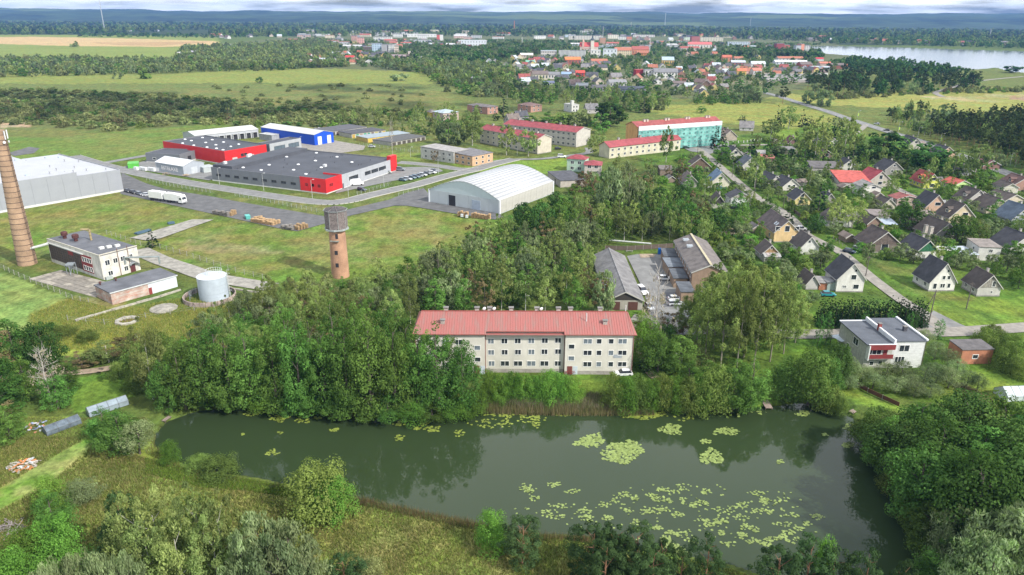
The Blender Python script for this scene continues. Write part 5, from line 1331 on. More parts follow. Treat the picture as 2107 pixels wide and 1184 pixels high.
# pump house
loc, th_, lx, ly = frame_of((232,628), (202,611), (365,590))
t = thing('pump_house', 'long low pump house, flaking brick at one end and white render at the other', 'industrial building', loc, th_)
H = 3.4
MB().box(0,0,-.3,lx*.55,ly,H).build('brick_wall', brick_mat('flaking_brick', (0.44,0.42,0.38), (0.36,0.14,0.09), (0.48,0.46,0.43), .4), t)
MB().box(lx*.552,0,-.3,lx,ly,H).build('white_wall', mat('pump_white',(0.56,0.60,0.64),.9,.1,.8), t)
MB().box(-.25,-.25,H+.01,lx+.25,ly+.25,H+.3).build('roof', mat('boiler_roof_felt',(0.13,0.135,0.15)), t)
MB().box(-.3,-.32,H-.05,lx+.3,-.26,H+.28).build('fascia', mat('fascia_pale',(0.5,0.52,0.53)), t)
for k in (.05, .28): MB().lathe([(.2,0),(.2,.5),(.4,.6),(.3,.95)], 9, cx=k*lx, cy=ly*.85).build('roof_ventilator', mat('rust_dark',(0.09,0.035,0.03)), t, loc=(0,0,H+.3))
door(t, 'y0', .575*lx, 0, 0, .9, 2.0, mat('faded_red_panel',(0.24,0.045,0.04)))
# steel tank in its round basin
g = G(437, 617)
TK = mat('tank_blue_grey', (0.42,0.48,0.54), .45, .08, .4, spec=.5)
t = thing('oil_tank', 'upright pale blue grey steel tank with railings on its top', 'tank', (g.x, g.y+1.6))
R_, Ht = 3.9, 6.4
for k in range(6):
 MB().lathe([(R_ + (.02 if k % 2 else 0), .1+k*Ht/6), (R_ + (.02 if k % 2 else 0), .08+(k+1)*Ht/6)], 40, cap=False).build('shell_ring', TK, t, smooth=True)
MB().lathe([(R_+.1,Ht+.1),(R_+.1,Ht+.2),(.05,Ht+.75)], 40).build('tank_roof', mat('tank_roof',(0.52,0.56,0.60),.5,.08), t)
rl = MB()
for k in range(22):
 a_ = k*2*math.pi/22; x, y = 2.9*math.cos(a_)*.75+.6, 2.9*math.sin(a_)*.75+.5
 rl.tube((x,y,Ht+.3),(x,y,Ht+1.8),.04,n=4)
 a2 = a_ + 2*math.pi/22; x2, y2 = 2.9*math.cos(a2)*.75+.6, 2.9*math.sin(a2)*.75+.5
 for z in (Ht+1.0, Ht+1.75): rl.tube((x,y,z),(x2,y2,z),.035,n=4)
rl.build('railing', mat('rail_white',(0.55,0.58,0.58),.4), t)
lad = MB()
for s in (0, .6): lad.tube((R_+.4, .3+s, 0), (R_+.1, .3+s, Ht+1), .05, n=4)
for i in range(16): lad.tube((R_+.38-.02*i*.5, .3, .5+i*.5), (R_+.38-.02*i*.5, .9, .5+i*.5), .04, n=4)
for i in range(7):
 for k in range(8):
  a0, a1 = -1.5+k*.45, -1.5+(k+1)*.45
  lad.tube((R_+.5+.5*math.cos(a0), .6+.5*math.sin(a0), 2+i), (R_+.5+.5*math.cos(a1), .6+.5*math.sin(a1), 2+i), .03, n=3)
lad.build('ladder', mat('rail_white',(0.55,0.58,0.58)), t)
t2 = thing('tank_basin', 'round rust stained concrete basin wall around the steel tank', 'basin wall', (g.x-1.0, g.y+.9))
ns = 28
for k in range(ns):
 a0, a1 = k*2*math.pi/ns+.012, (k+1)*2*math.pi/ns-.012
 p = [(7.0*math.cos(a0),7.0*math.sin(a0)),(7.0*math.cos(a1),7.0*math.sin(a1)),(6.75*math.cos(a1),6.75*math.sin(a1)),(6.75*math.cos(a0),6.75*math.sin(a0))]
 MB().prism(p[::-1] if False else p, -.2, 1.35).build('wall_segment', mat('rusty_concrete',(0.36,0.29,0.26),.95,.35,1.2,streak=.6), t2)
pr_ = MB()
for k in range(9):
 a_ = 2.4 + k*.16; pr_.tube((5.2*math.cos(a_),5.2*math.sin(a_),0),(5.2*math.cos(a_),5.2*math.sin(a_),2.6),.06,n=4).tube((5.2*math.cos(a_),5.2*math.sin(a_),1.2+.1*k),(5.0*math.cos(a_+.3),5.0*math.sin(a_+.3),2.2),.08,n=4)
pr_.build('valve_pipework', mat('pipe_lagging',(0.22,0.25,0.25)), t2)
# concrete retaining strips and lids
def strip(label, pts, w_, h_, m, name='low_wall', cat='wall'):
 P = [G(x, y) for x, y in pts]
 t = thing(name, label, cat, P[0])
 for a_, b_ in zip(P[:-1], P[1:]):
  d_ = (b_-a_); n = max(1, int(d_.length/3.2)); dn = d_.normalized(); nn = Vector((-dn.y, dn.x))*w_/2
  for k in range(n):
   p0 = a_ + d_*(k/n) + dn*.04 - P[0]; p1 = a_ + d_*((k+1)/n) - dn*.04 - P[0]
   MB().prism([tuple(p0-nn),tuple(p1-nn),tuple(p1+nn),tuple(p0+nn)], -.2, h_*random.Random(k).uniform(.85,1.05)).build('wall_block', m, t)
 return t
OC = mat('old_concrete', (0.36,0.34,0.29), .95, .25, 1.2)
strip('low concrete wall running past the pump house to the tank', [(155,662),(230,640),(330,612),(372,598)], .5, .55, OC)
strip('low stone strip running right from the tank basin', [(478,596),(520,602),(552,606)], .4, .5, OC)
for (px, py, r_, lb) in ((337,636,3.0,'weathered flat concrete lid left below the tank basin'),(262,662,2.4,'broken octagonal concrete well ring with rusty inside')):
 g = G(px, py)
 if r_ == 3.0: tag(MB().lathe([(3.6,0),(3.6,.28),(.3,.5)], 12).build('concrete_lid', mat('lid_concrete',(0.30,0.28,0.24),.95,.3,.8), loc=(g.x,g.y,0)), lb, 'lid')
 else:
  tt = thing('well_ring', lb, 'well', g)
  MB().lathe([(3.0,-.1),(3.0,.5),(2.1,.55),(1.9,.05)], 8, cap=False).build('ring', OC, tt); MB().lathe([(1.95,.03),(.01,.06)], 8, cap=False).build('fill', mat('rust_fill',(0.16,0.09,0.05)), tt)
# slabs of the old coal pad: each slab its own object
pad = thing('slab_pad', 'pad of worn concrete slabs in front of the boiler house', 'paving', G(60,575))
o0, o1, o2 = G(60,574), G(150,604), G(100,566)
e1 = (o1-o0); e2 = (o2-o0);
e1n = e1.normalized(); e2 = Vector((-e1n.y, e1n.x))*9.5
e1 = G(196,612)-o0
for i in range(14):
 for j in range(5):
  p = e1*(i/14) + e2*(j/5); q1 = e1*((i+.95)/14) + e2*(j/5); q2 = e1*((i+.95)/14) + e2*((j+.94)/5); q3 = e1*(i/14) + e2*((j+.94)/5)
  r = random.Random(i*9+j)
  MB().prism([tuple(p),tuple(q1),tuple(q2),tuple(q3)], -.1, .17+r.uniform(0,.05)).build('slab', colmat('pad_slab', ((0.23,0.21,0.18) if r.random() < .65 else (0.34,0.31,0.26)), rough=.95, var=.2, scale=1), pad)
# ------------------------------------------------------------------ vehicles
TY = mat('tyre', (0.02,0.02,0.022), .8); CG = mat('car_glass', (0.03,0.035,0.045), .08, .05, spec=.7)
def paint(c): return colmat('car_paint', c, rough=.25, var=.02, spec=.6, metal=.0)
def wheel_mesh(r=.32, w_=.2):
 def mk():
  m = MB().tube((0,-w_/2,0),(0,w_/2,0), r, n=12)
  return m.mesh('wheel', TY)
 return cached(('wheel', r, w_), mk)
HL = mat('headlight', (0.7,0.72,0.72), .2, .02); TLT = mat('tail_light', (0.4,0.02,0.02), .3, .02)
def car(label, px, py, az, col, kind='hatch', name='parked_car', group=None, xy=None):
 g = xy or G(px, py)
 t = thing(name, label, 'car', (g[0], g[1], .17), math.radians(90-az), group)
 Lc, W, H = {'hatch': (4.1,1.72,1.46), 'estate': (4.6,1.78,1.48), 'van': (4.9,1.9,1.95), 'suv': (4.5,1.85,1.7)}[kind]
 h0 = .30; hb = H*.60
 p = paint(col)
 def body():
  pr = [(-Lc/2,h0),(Lc/2,h0),(Lc/2,hb*.72),(Lc/2-.15,hb*.80),(Lc*.22,hb),(-Lc/2+.1,hb),(-Lc/2,hb*.8)]
  b = MB(); n = len(pr)
  vs = []
  for y, s in ((-W/2,.97),(-W/2+.08,1),(W/2-.08,1),(W/2,.97)):
   for x, z in pr: vs.append((x*s, y, z if s == 1 else h0+(z-h0)*.94))
  fs = []
  for k in range(3):
   for i in range(n): fs.append((k*n+i,k*n+(i+1)%n,(k+1)*n+(i+1)%n,(k+1)*n+i))
  fs += [tuple(range(n-1,-1,-1)), tuple(range(3*n,4*n))]
  return b.add(vs, [f[::-1] for f in fs]).mesh('body', p)
 mobj('body', cached(('body',kind,tuple(col)), body), t)
 xr = -Lc/2+.12 if kind in ('estate','van','suv') else -Lc/2+.25
 def cabin():
  zb, zt = hb-.01, H-.05
  lo = [(xr,-W/2+.06,zb),(Lc*.24,-W/2+.06,zb),(Lc*.24,W/2-.06,zb),(xr,W/2-.06,zb)]
  xt0 = xr+(.2 if kind != 'hatch' else .5); xt1 = Lc*.06
  hi = [(xt0,-W/2+.24,zt),(xt1,-W/2+.24,zt),(xt1,W/2-.24,zt),(xt0,W/2-.24,zt)]
  return MB().add(lo+hi, [(0,1,5,4),(1,2,6,5),(2,3,7,6),(3,0,4,7),(4,5,6,7)]).mesh('windows', CG), MB().add([(xt0-.08,-W/2+.22,zt),(xt1+.08,-W/2+.22,zt),(xt1+.08,W/2-.22,zt),(xt0-.08,W/2-.22,zt),(xt0,-W/2+.3,H),(xt1,-W/2+.3,H),(xt1,W/2-.3,H),(xt0,W/2-.3,H)], [(0,1,5,4),(1,2,6,5),(2,3,7,6),(3,0,4,7),(4,5,6,7)]).mesh('car_roof', p)
 a_, b_ = cached(('cabin',kind,tuple(col)), cabin)
 mobj('windows', a_, t); mobj('car_roof', b_, t)
 for x in (-Lc*.31, Lc*.31):
  for y in (-W/2+.1, W/2-.1): mobj('wheel', wheel_mesh(), t, (x, y, .32))
 hm = cached('hl', lambda: MB().box(-.04,-.18,-.08,.04,.18,.08).mesh('headlight', HL)); tm = cached('tl', lambda: MB().box(-.04,-.14,-.12,.04,.14,.12).mesh('tail_light', TLT))
 for y in (-W/2+.28, W/2-.28):
  mobj('headlight', hm, t, (Lc/2-.02, y, hb*.68)); mobj('tail_light', tm, t, (-Lc/2+.02, y, hb*.78))
 return t
SIL=(0.45,0.47,0.50); GRYC=(0.16,0.18,0.20); DKB=(0.03,0.05,0.08); BLK=(0.02,0.02,0.024); WHC=(0.72,0.73,0.74); TEAL=(0.10,0.16,0.20)
gp = 'cars parked along the works car park verge'
for k, (px, py, c, lb) in enumerate(((829,373,TEAL,'leftmost car of the slanted row, slate blue'),(839,371,SIL,'silver car second from the left in the slanted row'),(848,368.5,TEAL,'slate car third from the left in the slanted row'),
 (856,366.5,TEAL,'slate car in the middle of the slanted row'),(863,364.5,GRYC,'grey car right of the middle of the slanted row'),(870,362.5,SIL,'light silver car left of the dark one in the slanted row'),(879,359.5,GRYC,'dark grey car left of the white one in the slanted row'),(889,357.5,WHC,'white car second from the right in the slanted row'),(893,354,GRYC,'rightmost grey car of the slanted row beside the lamp'))):
 car(lb, px, py, 118, c, 'estate' if k % 2 else 'hatch', group=gp)
car('black car left of the red car by the grey hall', 754, 368, 205, BLK, group='cars by the hall wall'); car('red car between two dark cars by the grey hall', 764, 366, 205, (0.22,0.01,0.03), group='cars by the hall wall'); car('dark brown car right of the red car by the grey hall', 772, 363.5, 205, (0.08,0.04,0.03), group='cars by the hall wall')
car('silver car parked by the red end block', 798, 357, 100, (0.42,0.46,0.42)); car('dark grey people carrier in front of the red end block', 824, 352, 100, GRYC, 'van')
car('dark blue car alone in the car park near the road', 745, 393, 120, DKB, 'estate')
car('black car first by the pale warehouse corner', 263, 396, 130, BLK); car('second black estate by the pale warehouse corner', 275, 399, 130, BLK, 'estate'); car('grey estate beside the silver car at the yard edge', 288, 402, 130, GRYC, 'estate'); car('silver car just left of the white lorry', 303, 404, 60, SIL)
car('black car on the track right of the apartment block', 1325, 760, 172, BLK); car('white car half hidden at the block corner', 1282, 774, 265, WHC)
car('white car farther of the two by the brick annexes', 1389, 619, 85, WHC); car('silver car nearer of the two by the brick annexes', 1391, 629, 85, SIL, 'estate')
car('white car between the annexes', 1367, 577, 95, WHC); car('white van by the courtyard shed', 1321, 604, 165, WHC, 'van'); car('silver car at the lower end of the courtyard shed', 1335, 636, 170, SIL)
car('dark car on the highway bend', 1824, 270, 300, BLK); car('silver car farther up the highway', 1804, 257, 305, SIL)
car('dark car by the brown barn gate', 1747, 521, 130, DKB); car('silver estate beside the brown barn', 1768, 517, 130, SIL, 'estate')
car('dark estate before the bright white house', 1514, 430, 95, BLK, 'estate'); car('bright blue car in front of the blue roofed house', 1483, 391, 95, (0.02,0.16,0.36)); car('white van in front of the blue roofed house', 1456, 388, 80, WHC, 'van')
car('white car on the lane behind the peach yellow house', 1648, 474, 110, WHC); car('green estate beside the yellow green house', 1940, 388, 100, (0.06,0.16,0.15), 'estate')
car('silver van on the estate lane near the mint house', 1156, 325, 95, WHC, 'van'); car('dark car behind the two pink roofed blocks', 1148, 308, 80, BLK); car('dark green car before the netted block', 1412, 306, 100, (0.03,0.07,0.05)); car('teal car under the tall white house hedge', 1703, 610, 95, (0.02,0.22,0.25))
car('silver car left of the garage rows', 651, 269, 100, SIL); car('white car by the garage rows far corner', 658, 268, 100, WHC); car('silver car on the lawn edge near the garages', 765, 304, 95, SIL)
car('red car near the netted block', 1440, 302, 60, (0.45,0.03,0.03)); car('red van right of the netted block by the spruces', 1463, 300, 100, (0.35,0.02,0.04), 'van')
# delivery van with open box
g = G(734, 382); t = thing('delivery_van', 'white delivery van with its dark rear doors open by the grey hall', 'van', (g.x, g.y, .17), math.radians(14))
MB().extr([(-3.2,.4),(3.2,.4),(3.2,1.2),(2.7,1.5),(2.1,2.4),(1.4,2.9),(-3.2,2.9)], -1.0, 1.0).build('body', paint(WHC), t)
MB().add([(2.12,-.9,2.38),(2.72,-.9,1.52),(2.72,.9,1.52),(2.12,.9,2.38)],[(0,1,2,3)]).build('windscreen', CG, t)
MB().box(-3.26,-.95,.6,-3.21,.95,2.8).build('cargo_opening', mat('dark_opening',(0.03,0.03,0.035)), t)
for y in (-1.0, .96): MB().box(-4.2,y,.6,-3.25,y+.04,2.8).build('rear_door', mat('van_door',(0.12,0.14,0.15)), t)
for x in (-2.0, 2.2):
 for y in (-.9, .9): mobj('wheel', wheel_mesh(.38,.24), t, (x, y, .38))
# lorry with two boxes
a_, b_ = G(316, 412), G(381, 421)
d_ = b_-a_; az_ = math.atan2(d_.y, d_.x)
WB = mat('lorry_white', (0.72,0.73,0.73), .4, .05)
t = thing('lorry', 'white lorry with sleeper cab and two white boxes at the yard edge', 'lorry', (b_.x, b_.y, .17), az_)
MB().extr([(-2.3,.6),(0,.6),(0,1.9),(-.35,3.0),(-.9,3.8),(-2.3,3.8)], -1.22, 1.22).build('cab', WB, t)
MB().add([(.01,-1.0,1.95),(-.33,-1.0,2.95),(-.33,1.0,2.95),(.01,1.0,1.95)],[(0,3,2,1)]).build('windscreen', CG, t)
MB().box(-1.6,-1.26,1.9,-.5,-1.221,2.7).build('side_window', CG, t)
MB().box(-.02,-1.1,.6,.05,1.1,1.1).build('bumper', mat('bumper',(0.3,0.31,0.32)), t)
for y in (-.9,.9): MB().box(0.0,y-.2,1.15,.06,y+.2,1.4).build('headlight', HL, t)
MB().box(-10.2,-1.25,1.2,-2.6,1.25,4.0).build('cargo_box', WB, t)
MB().box(-10.2,-.5,.75,-2.0,.5,1.19).build('chassis', mat('chassis',(0.05,0.05,0.05)), t)
for x in (-1.3,-7.2,-8.5):
 for y in (-1.05,1.05): mobj('wheel', wheel_mesh(.5,.3), t, (x,y,.5))
t = thing('lorry_trailer', 'white box trailer coupled behind the white lorry', 'trailer', (b_.x-math.cos(az_)*11.4, b_.y-math.sin(az_)*11.4, .17), az_)
MB().box(-7.8,-1.25,1.2,0,1.25,4.0).build('cargo_box', WB, t); MB().box(-7.8,-.5,.75,0,.5,1.19).tube((0,0,.9),(1.3,0,.9),.1).build('chassis', mat('chassis',(0.05,0.05,0.05)), t)
for x in (-1.3,-5.6,-6.8):
 for y in (-1.05,1.05): mobj('wheel', wheel_mesh(.5,.3), t, (x,y,.5))
# pallet stacks
PWN = mat('new_pallet_wood', (0.52,0.36,0.20), .9, .25, 2); PWO = mat('old_pallet_wood', (0.27,0.25,0.23), .9, .25, 2)
def pallet_mesh(m):
 b = MB()
 for k in range(5): b.box(-.6, -.4+k*.172, .11, .6, -.4+k*.172+.11, .135)
 for y in (-.4,-.05,.3): b.box(-.6,y,0,.6,y+.1,.025)
 for x in (-.6,-.07,.46):
  for y in (-.4,-.05,.3): b.box(x,y,.026,x+.14,y+.1,.109)
 return b.mesh('pallet', m)
pm = {True: pallet_mesh(PWN), False: pallet_mesh(PWO)}
def pallet_stack(x, y, az, n, new, label, group):
 t = thing('pallet_stack', label, 'pallet stack', (x, y, .17), az, group)
 r = random.Random(int(x*31+y*7))
 for k in range(n): mobj('pallet', pm[new], t, (r.uniform(-.06,.06), r.uniform(-.06,.06), k*.145), r.uniform(-.04,.04))
def stack_rows(A, B, rows_, n, new, label, group, sp=1.15):
 a_, b_ = G(*A), G(*B); d_ = (b_-a_); L = d_.length; dn = d_.normalized(); nn = Vector((-dn.y, dn.x))
 c = int(L/sp); r = random.Random(int(A[0]))
 for j in range(rows_):
  for i in range(c):
   if r.random() < .1: continue
   p = a_ + dn*(i*sp+.5) + nn*(j*1.5)
   pallet_stack(p.x, p.y, math.atan2(dn.y, dn.x)+math.pi/2, n+r.randint(-3,2), new, label, group)
stack_rows((439,441),(474,447),1,11,False,'grey old pallet stack in the left row on the yard','grey pallet stacks on the yard',1.25)
stack_rows((470,447),(486,441),1,12,True,'pale pallet stack closing the left row on the yard','pale pallet stacks ending the left row')
stack_rows((518,457),(570,466),3,10,True,'pale new pallet stack in the big block on the yard','new pallet stacks in the big block',1.3)
stack_rows((580,470),(608,476),2,9,False,'grey white pallet stack beside the yard corner','grey pallet stacks at the yard corner',1.25)
stack_rows((612,475),(637,468),2,12,True,'brownish pallet stack at the yard corner','brown pallet stacks at the yard corner',1.25)
stack_rows((942,445),(1012,453),1,13,True,'brown pallet stack in the row before the arched hall','pallet stacks before the arched hall',1.2)
for k, (px, py) in enumerate(((951,447),(961,449))):
 g = G(px, py); t = thing('liquid_tote', ['left white caged liquid tote before the pallets','right white caged liquid tote before the pallets'][k], 'tote', (g.x, g.y-.6, .17))
 MB().box(-.5,-.5,.16,.5,.5,1.15).build('bottle', mat('tote_white',(0.62,0.65,0.66),.4), t); c = MB()
 for i in range(5): c.box(-.53+i*.255,-.54,.1,-.50+i*.255,-.51,1.2).box(-.54,-.53+i*.255,.1,-.51,-.50+i*.255,1.2)
 for z in (.3,.7,1.1): c.box(-.55,-.56,z,.55,-.545,z+.04)
 c.build('cage', mat('rail_white',(0.55,0.58,0.58)), t)
def crate_box(name, label, cat, front, left, right, h, col, ribs=0):
 loc, th_, lx, ly = frame_of(front, left, right)
 t = thing(name, label, cat, loc, th_)
 m_ = colmat('container_steel', col, rough=.5, var=.1)
 MB().box(0,0,.15,lx,ly,h).build('body', m_, t)
 r_ = MB()
 n = int(lx/.5)
 for k in range(n): r_.box(lx*(k+.2)/n,-.06,.3,lx*(k+.7)/n,-.002,h-.15)
 n2 = int(ly/.5)
 for k in range(n2): r_.box(-.06,ly*(k+.2)/n2,.3,-.002,ly*(k+.7)/n2,h-.15)
 tag(r_.build('corrugation', m_, t), kind='stuff')
 MB().box(-.08,-.08,h,lx+.08,ly+.08,h+.1).build('top_rim', m_, t)
crate_box('shipping_container', 'pale grey container between the white tent and the grey hall', 'container', (420,357), (414,352), (441,353), 2.7, (0.42,0.46,0.46))
crate_box('waste_container', 'bright green open container left of the storage tent', 'container', (264,348), (262,343), (286,347), 2.4, (0.10,0.42,0.06))
crate_box('waste_container', 'small teal skip by the pale pallet block', 'skip', (507,453), (504,449), (516,452), 1.3, (0.10,0.40,0.36))
g = G(305, 351)
for k in range(6):
 b_ = tag(MB().box(-1.1,-.7,0,1.1,.7,1.6).build('wrapped_bale', mat('white_wrap',(0.60,0.62,0.64),.5,.1,1.5), loc=(g.x-6+k*2.4, g.y+(k%2)*.8+k*-.5, .17), rz=-.4), 'white wrapped bale stacked left of the storage tent', 'bale', 'wrapped bales left of the tent')
# timber and debris at the tent
for k, (px, py, lb) in enumerate(((342,361,'pile of pale boards in front of the tent lettering'),(385,364,'brown heap of scrap pallets at the tent corner'))):
 g = G(px, py); t = thing('scrap_pile', lb, 'scrap pile', (g.x, g.y, .15)); r = random.Random(k)
 for i in range(16):
  o_ = MB().box(-r.uniform(.6,1.6),-.1,0,r.uniform(.6,1.6),.1,.08).build('board', PWN if r.random()<.6 else PWO, t, loc=(r.uniform(-1.6,1.6), r.uniform(-.8,.8), .08+i*.07)); o_.rotation_euler = (r.uniform(-.2,.2), r.uniform(-.3,.3), r.uniform(0,3))
# rubbish heap, branch pile and litter near the pond
for (px, py, lb, n_, cs, seed, sz) in ((48,958,'heap of broken boards with an orange sheet on the meadow',60,[(0.45,0.42,0.38),(0.35,0.3,0.26),(0.55,0.22,0.08),(0.5,0.52,0.55)],1,1.5),
  (12,1090,'grey heap of cut branches at the left edge',90,[(0.22,0.19,0.18),(0.28,0.25,0.24)],2,2.4),(75,880,'litter and junk beside the old greenhouse',26,[(0.4,0.42,0.45),(0.1,0.1,0.12),(0.45,0.2,0.12),(0.3,0.35,0.5)],3,.9)):
 g = G(px, py); t = thing('junk_heap', lb, 'heap', (g.x, g.y, 0)); r = random.Random(seed)
 for i in range(n_):
  L_ = r.uniform(.4, sz); rad = math.sqrt(r.random())*2.6
  a_ = r.uniform(0, 6.28)
  o_ = MB().box(-L_/2,-.05 if seed == 2 else -.16,0,L_/2,.05 if seed == 2 else .16,.06).build('branch' if seed == 2 else 'board', colmat('junk', r.choice(cs), rough=.9), t, loc=(rad*math.cos(a_), rad*.8*math.sin(a_), .1+max(0,(2.6-rad)*.28)*r.random()))
  o_.rotation_euler = (r.uniform(-.4,.4), r.uniform(-.35,.35), r.uniform(0,3.1))
# greenhouses
PLASTIC = mat('greenhouse_film', (0.24,0.29,0.33), .25, .15, .8, spec=.6)
def greenhouse(label, A, B, w_, he, hr, m_=PLASTIC):
 a_, b_ = G(*A), G(*B); d_ = b_-a_
 t = thing('greenhouse', label, 'greenhouse', a_, math.atan2(d_.y, d_.x)-math.pi/2)
 L = d_.length; n = max(3, int(L/1.6))
 MB().extr([(0,0),(w_,0),(w_,he),(w_/2,hr),(0,he)], .02, .05).build('end_wall', m_, t); MB().extr([(0,0),(w_,0),(w_,he),(w_/2,hr),(0,he)], L-.05, L-.02).build('end_wall', m_, t)
 sl = (hr-he)/(w_/2)
 for k in range(n):
  y0_, y1_ = L*k/n+.05, L*(k+1)/n-.05
  MB().box(.02,y0_,.1,.05,y1_,he-.05).build('pane', m_, t); MB().box(w_-.05,y0_,.1,w_-.02,y1_,he-.05).build('pane', m_, t)
  MB().add([(0,y0_,he),(w_/2,y0_,hr),(w_/2,y1_,hr),(0,y1_,he)],[(0,1,2,3)]).build('pane', m_, t); MB().add([(w_/2,y0_,hr),(w_,y0_,he),(w_,y1_,he),(w_/2,y1_,hr)],[(0,1,2,3)]).build('pane', m_, t)
 f = MB()
 for k in range(n+1):
  y = L*k/n
  f.tube((0,y,0),(0,y,he),.035,n=4).tube((w_,y,0),(w_,y,he),.035,n=4).tube((0,y,he),(w_/2,y,hr+.02),.035,n=4).tube((w_/2,y,hr+.02),(w_,y,he),.035,n=4)
 f.tube((w_/2,0,hr+.03),(w_/2,L,hr+.03),.04,n=4).tube((0,0,he),(0,L,he),.04,n=4).tube((w_,0,he),(w_,L,he),.04,n=4)
 f.build('glazing_frame', mat('frame_grey',(0.16,0.17,0.18)), t)
greenhouse('long low film greenhouse on the grass left of the pond', (178,852), (258,826), 2.2, 1.1, 1.9)
greenhouse('collapsed looking older greenhouse behind the dead birch', (88,890), (158,864), 2.4, 1.0, 1.7, mat('old_film',(0.12,0.15,0.18),.4,.3,1))
greenhouse('glass greenhouse with pale roof in the garden at the right edge', (2043,808), (2106,806), 4.2, 1.2, 2.6, mat('pale_glass_roof',(0.46,0.52,0.52),.3,.12,1))
# jetties
for (A, B, w_, lb) in (((1572,824),(1583,842),1.5,'small plank jetty at the lawn of the far bank'),((1750,850),(1778,838),1.1,'narrow plank jetty in the right corner of the pond'),((336,868),(350,858),.8,'tiny plank footing at the left end of the pond')):
 a_, b_ = G(A[0],A[1],-.4), G(B[0],B[1],-.4); d_ = b_-a_
 t = thing('jetty', lb, 'jetty', (a_.x,a_.y,-.35), math.atan2(d_.y,d_.x)-math.pi/2)
 L = d_.length; n = int(L/.22)
 pmh = cached(('jp',w_), lambda: MB().box(-w_/2,0,0,w_/2,.19,.05).mesh('plank', mat('jetty_wood',(0.34,0.27,0.23),.9,.2,2)))
 for k in range(n): mobj('plank', pmh, t, (random.Random(k).uniform(-.03,.03), k*L/n, .1))
 for x in (-w_/2+.1, w_/2-.1):
  MB().box(x-.05,0,-.02,x+.05,L,.09).build('beam', mat('jetty_dark',(0.12,0.10,0.09)), t)
  for y in (.2, L-.3): MB().tube((x,y,-1.6),(x,y,.3),.07).build('pile', mat('jetty_dark',(0.12,0.10,0.09)), t)
# beams lying in the field
for (A, B, lb) in (((283,484),(312,476),'dark blue steel beam bundle lying on the concrete strip'),((347,463),(360,461),'small blue skip on the field by the concrete strip')):
 a_, b_ = G(*A), G(*B); d_ = b_-a_
 t = thing('steel_bundle', lb, 'steel', a_, math.atan2(d_.y,d_.x))
 for k in range(4): MB().box(0,k*.5,.1,d_.length,k*.5+.35,.55 if k % 2 else .8).build('beam', mat('steel_blue',(0.07,0.12,0.17)), t)
# playground
g = G(1357, 524); t = thing('play_slide', 'bright blue slide on the lawn behind the courtyard', 'slide', g)
MB().box(-.5,-.2,.1,.5,.1,2.3).tube((-.5,.6,0),(-.5,.2,2.3),.06).tube((.5,.6,0),(.5,.2,2.3),.06).build('chute', mat('slide_blue',(0.02,0.14,0.50),.4), t)
g = G(1295, 519); t = thing('bench', 'low bench on the lawn behind the courtyard shed', 'bench', g)
MB().box(-1.2,-.2,.4,1.2,.2,.48).build('seat', PWO, t); MB().box(-1,-.15,0,-.8,.15,.4).build('leg', PWO, t); MB().box(.8,-.15,0,1,.15,.4).build('leg', PWO, t)
# ------------------------------------------------------------------ fences, lamps, poles
def post_fence(label, pts, sp, h, m, rail=None, name='fence', group=None, pw=.06, panel=None):
 P = [G(x, y) for x, y in pts]
 t = thing(name, label, 'fence', P[0], group=group)
 pmh = cached(('post', pw, h, m.name), lambda: MB().box(-pw,-pw,0,pw,pw,h).mesh('post', m))
 rb_ = MB()
 for a_, b_ in zip(P[:-1], P[1:]):
  d_ = b_-a_; n = max(1, int(d_.length/sp)); dn = d_.normalized(); nn = Vector((-dn.y, dn.x))
  for k in range(n):
   p = a_ + d_*(k/n) - P[0]
   mobj('post', pmh, t, (p.x, p.y, 0), random.Random(k).uniform(-.1,.1))
   q = a_ + d_*((k+1)/n) - P[0]
   if panel:
    c0 = p + dn*.06; c1 = q - dn*.06
    nb = 5
    for i in range(nb):
     MB().prism([tuple(c0-nn*.03),tuple(c1-nn*.03),tuple(c1+nn*.03),tuple(c0+nn*.03)], .1+i*(h-.15)/nb, .1+(i+.9)*(h-.15)/nb).build('board', panel, t)
   if rail:
    for z in rail: rb_.tube((p.x,p.y,z),(q.x,q.y,z),.018,n=3,caps=False)
 if rail: tag(rb_.build('wire', mat('fence_wire',(0.3,0.32,0.31),.5), t), kind='stuff')
 return t
CP_ = mat('concrete_post', (0.32,0.31,0.28), .9, .1); STL = mat('fence_steel', (0.36,0.39,0.38), .5)
post_fence('concrete post fence between mown field and chimney', [(-60,530),(0,552),(40,571),(100,596),(150,618),(200,628)], 3, 1.7, CP_, (.5,1,1.5))
post_fence('concrete post fence along the grass before the boiler track', [(220,483),(290,506),(330,512),(385,528),(440,546),(485,561),(560,580)], 3.2, 1.8, CP_, (.5,1,1.6))
post_fence('weedy concrete post fence below the pump house', [(140,660),(215,668),(300,655),(400,640),(520,622)], 4, 1.6, CP_, (.6,1.2))
post_fence('steel mesh fence on the grass strip left of the lorry', [(302,372),(350,384),(400,392),(441,399)], 2.6, 1.7, STL, (.3,.6,.9,1.2,1.5,1.7))
post_fence('steel mesh fence on the grass strip above the pallets', [(484,404),(540,414),(600,427),(662,439)], 2.6, 1.7, STL, (.3,.6,.9,1.2,1.5,1.7))
post_fence('steel mesh fence by the curve of the grey hall', [(735,402),(760,395),(806,381)], 2.6, 1.7, STL, (.3,.6,.9,1.2,1.5,1.7))
post_fence('steel mesh fence beside the arched hall drive', [(820,405),(850,396),(872,391)], 2.6, 1.7, STL, (.3,.6,.9,1.2,1.5,1.7))
post_fence('mesh fence behind the grey hall', [(740,300),(790,306),(850,314),(880,318)], 3, 1.7, STL, (.4,.8,1.2,1.6))
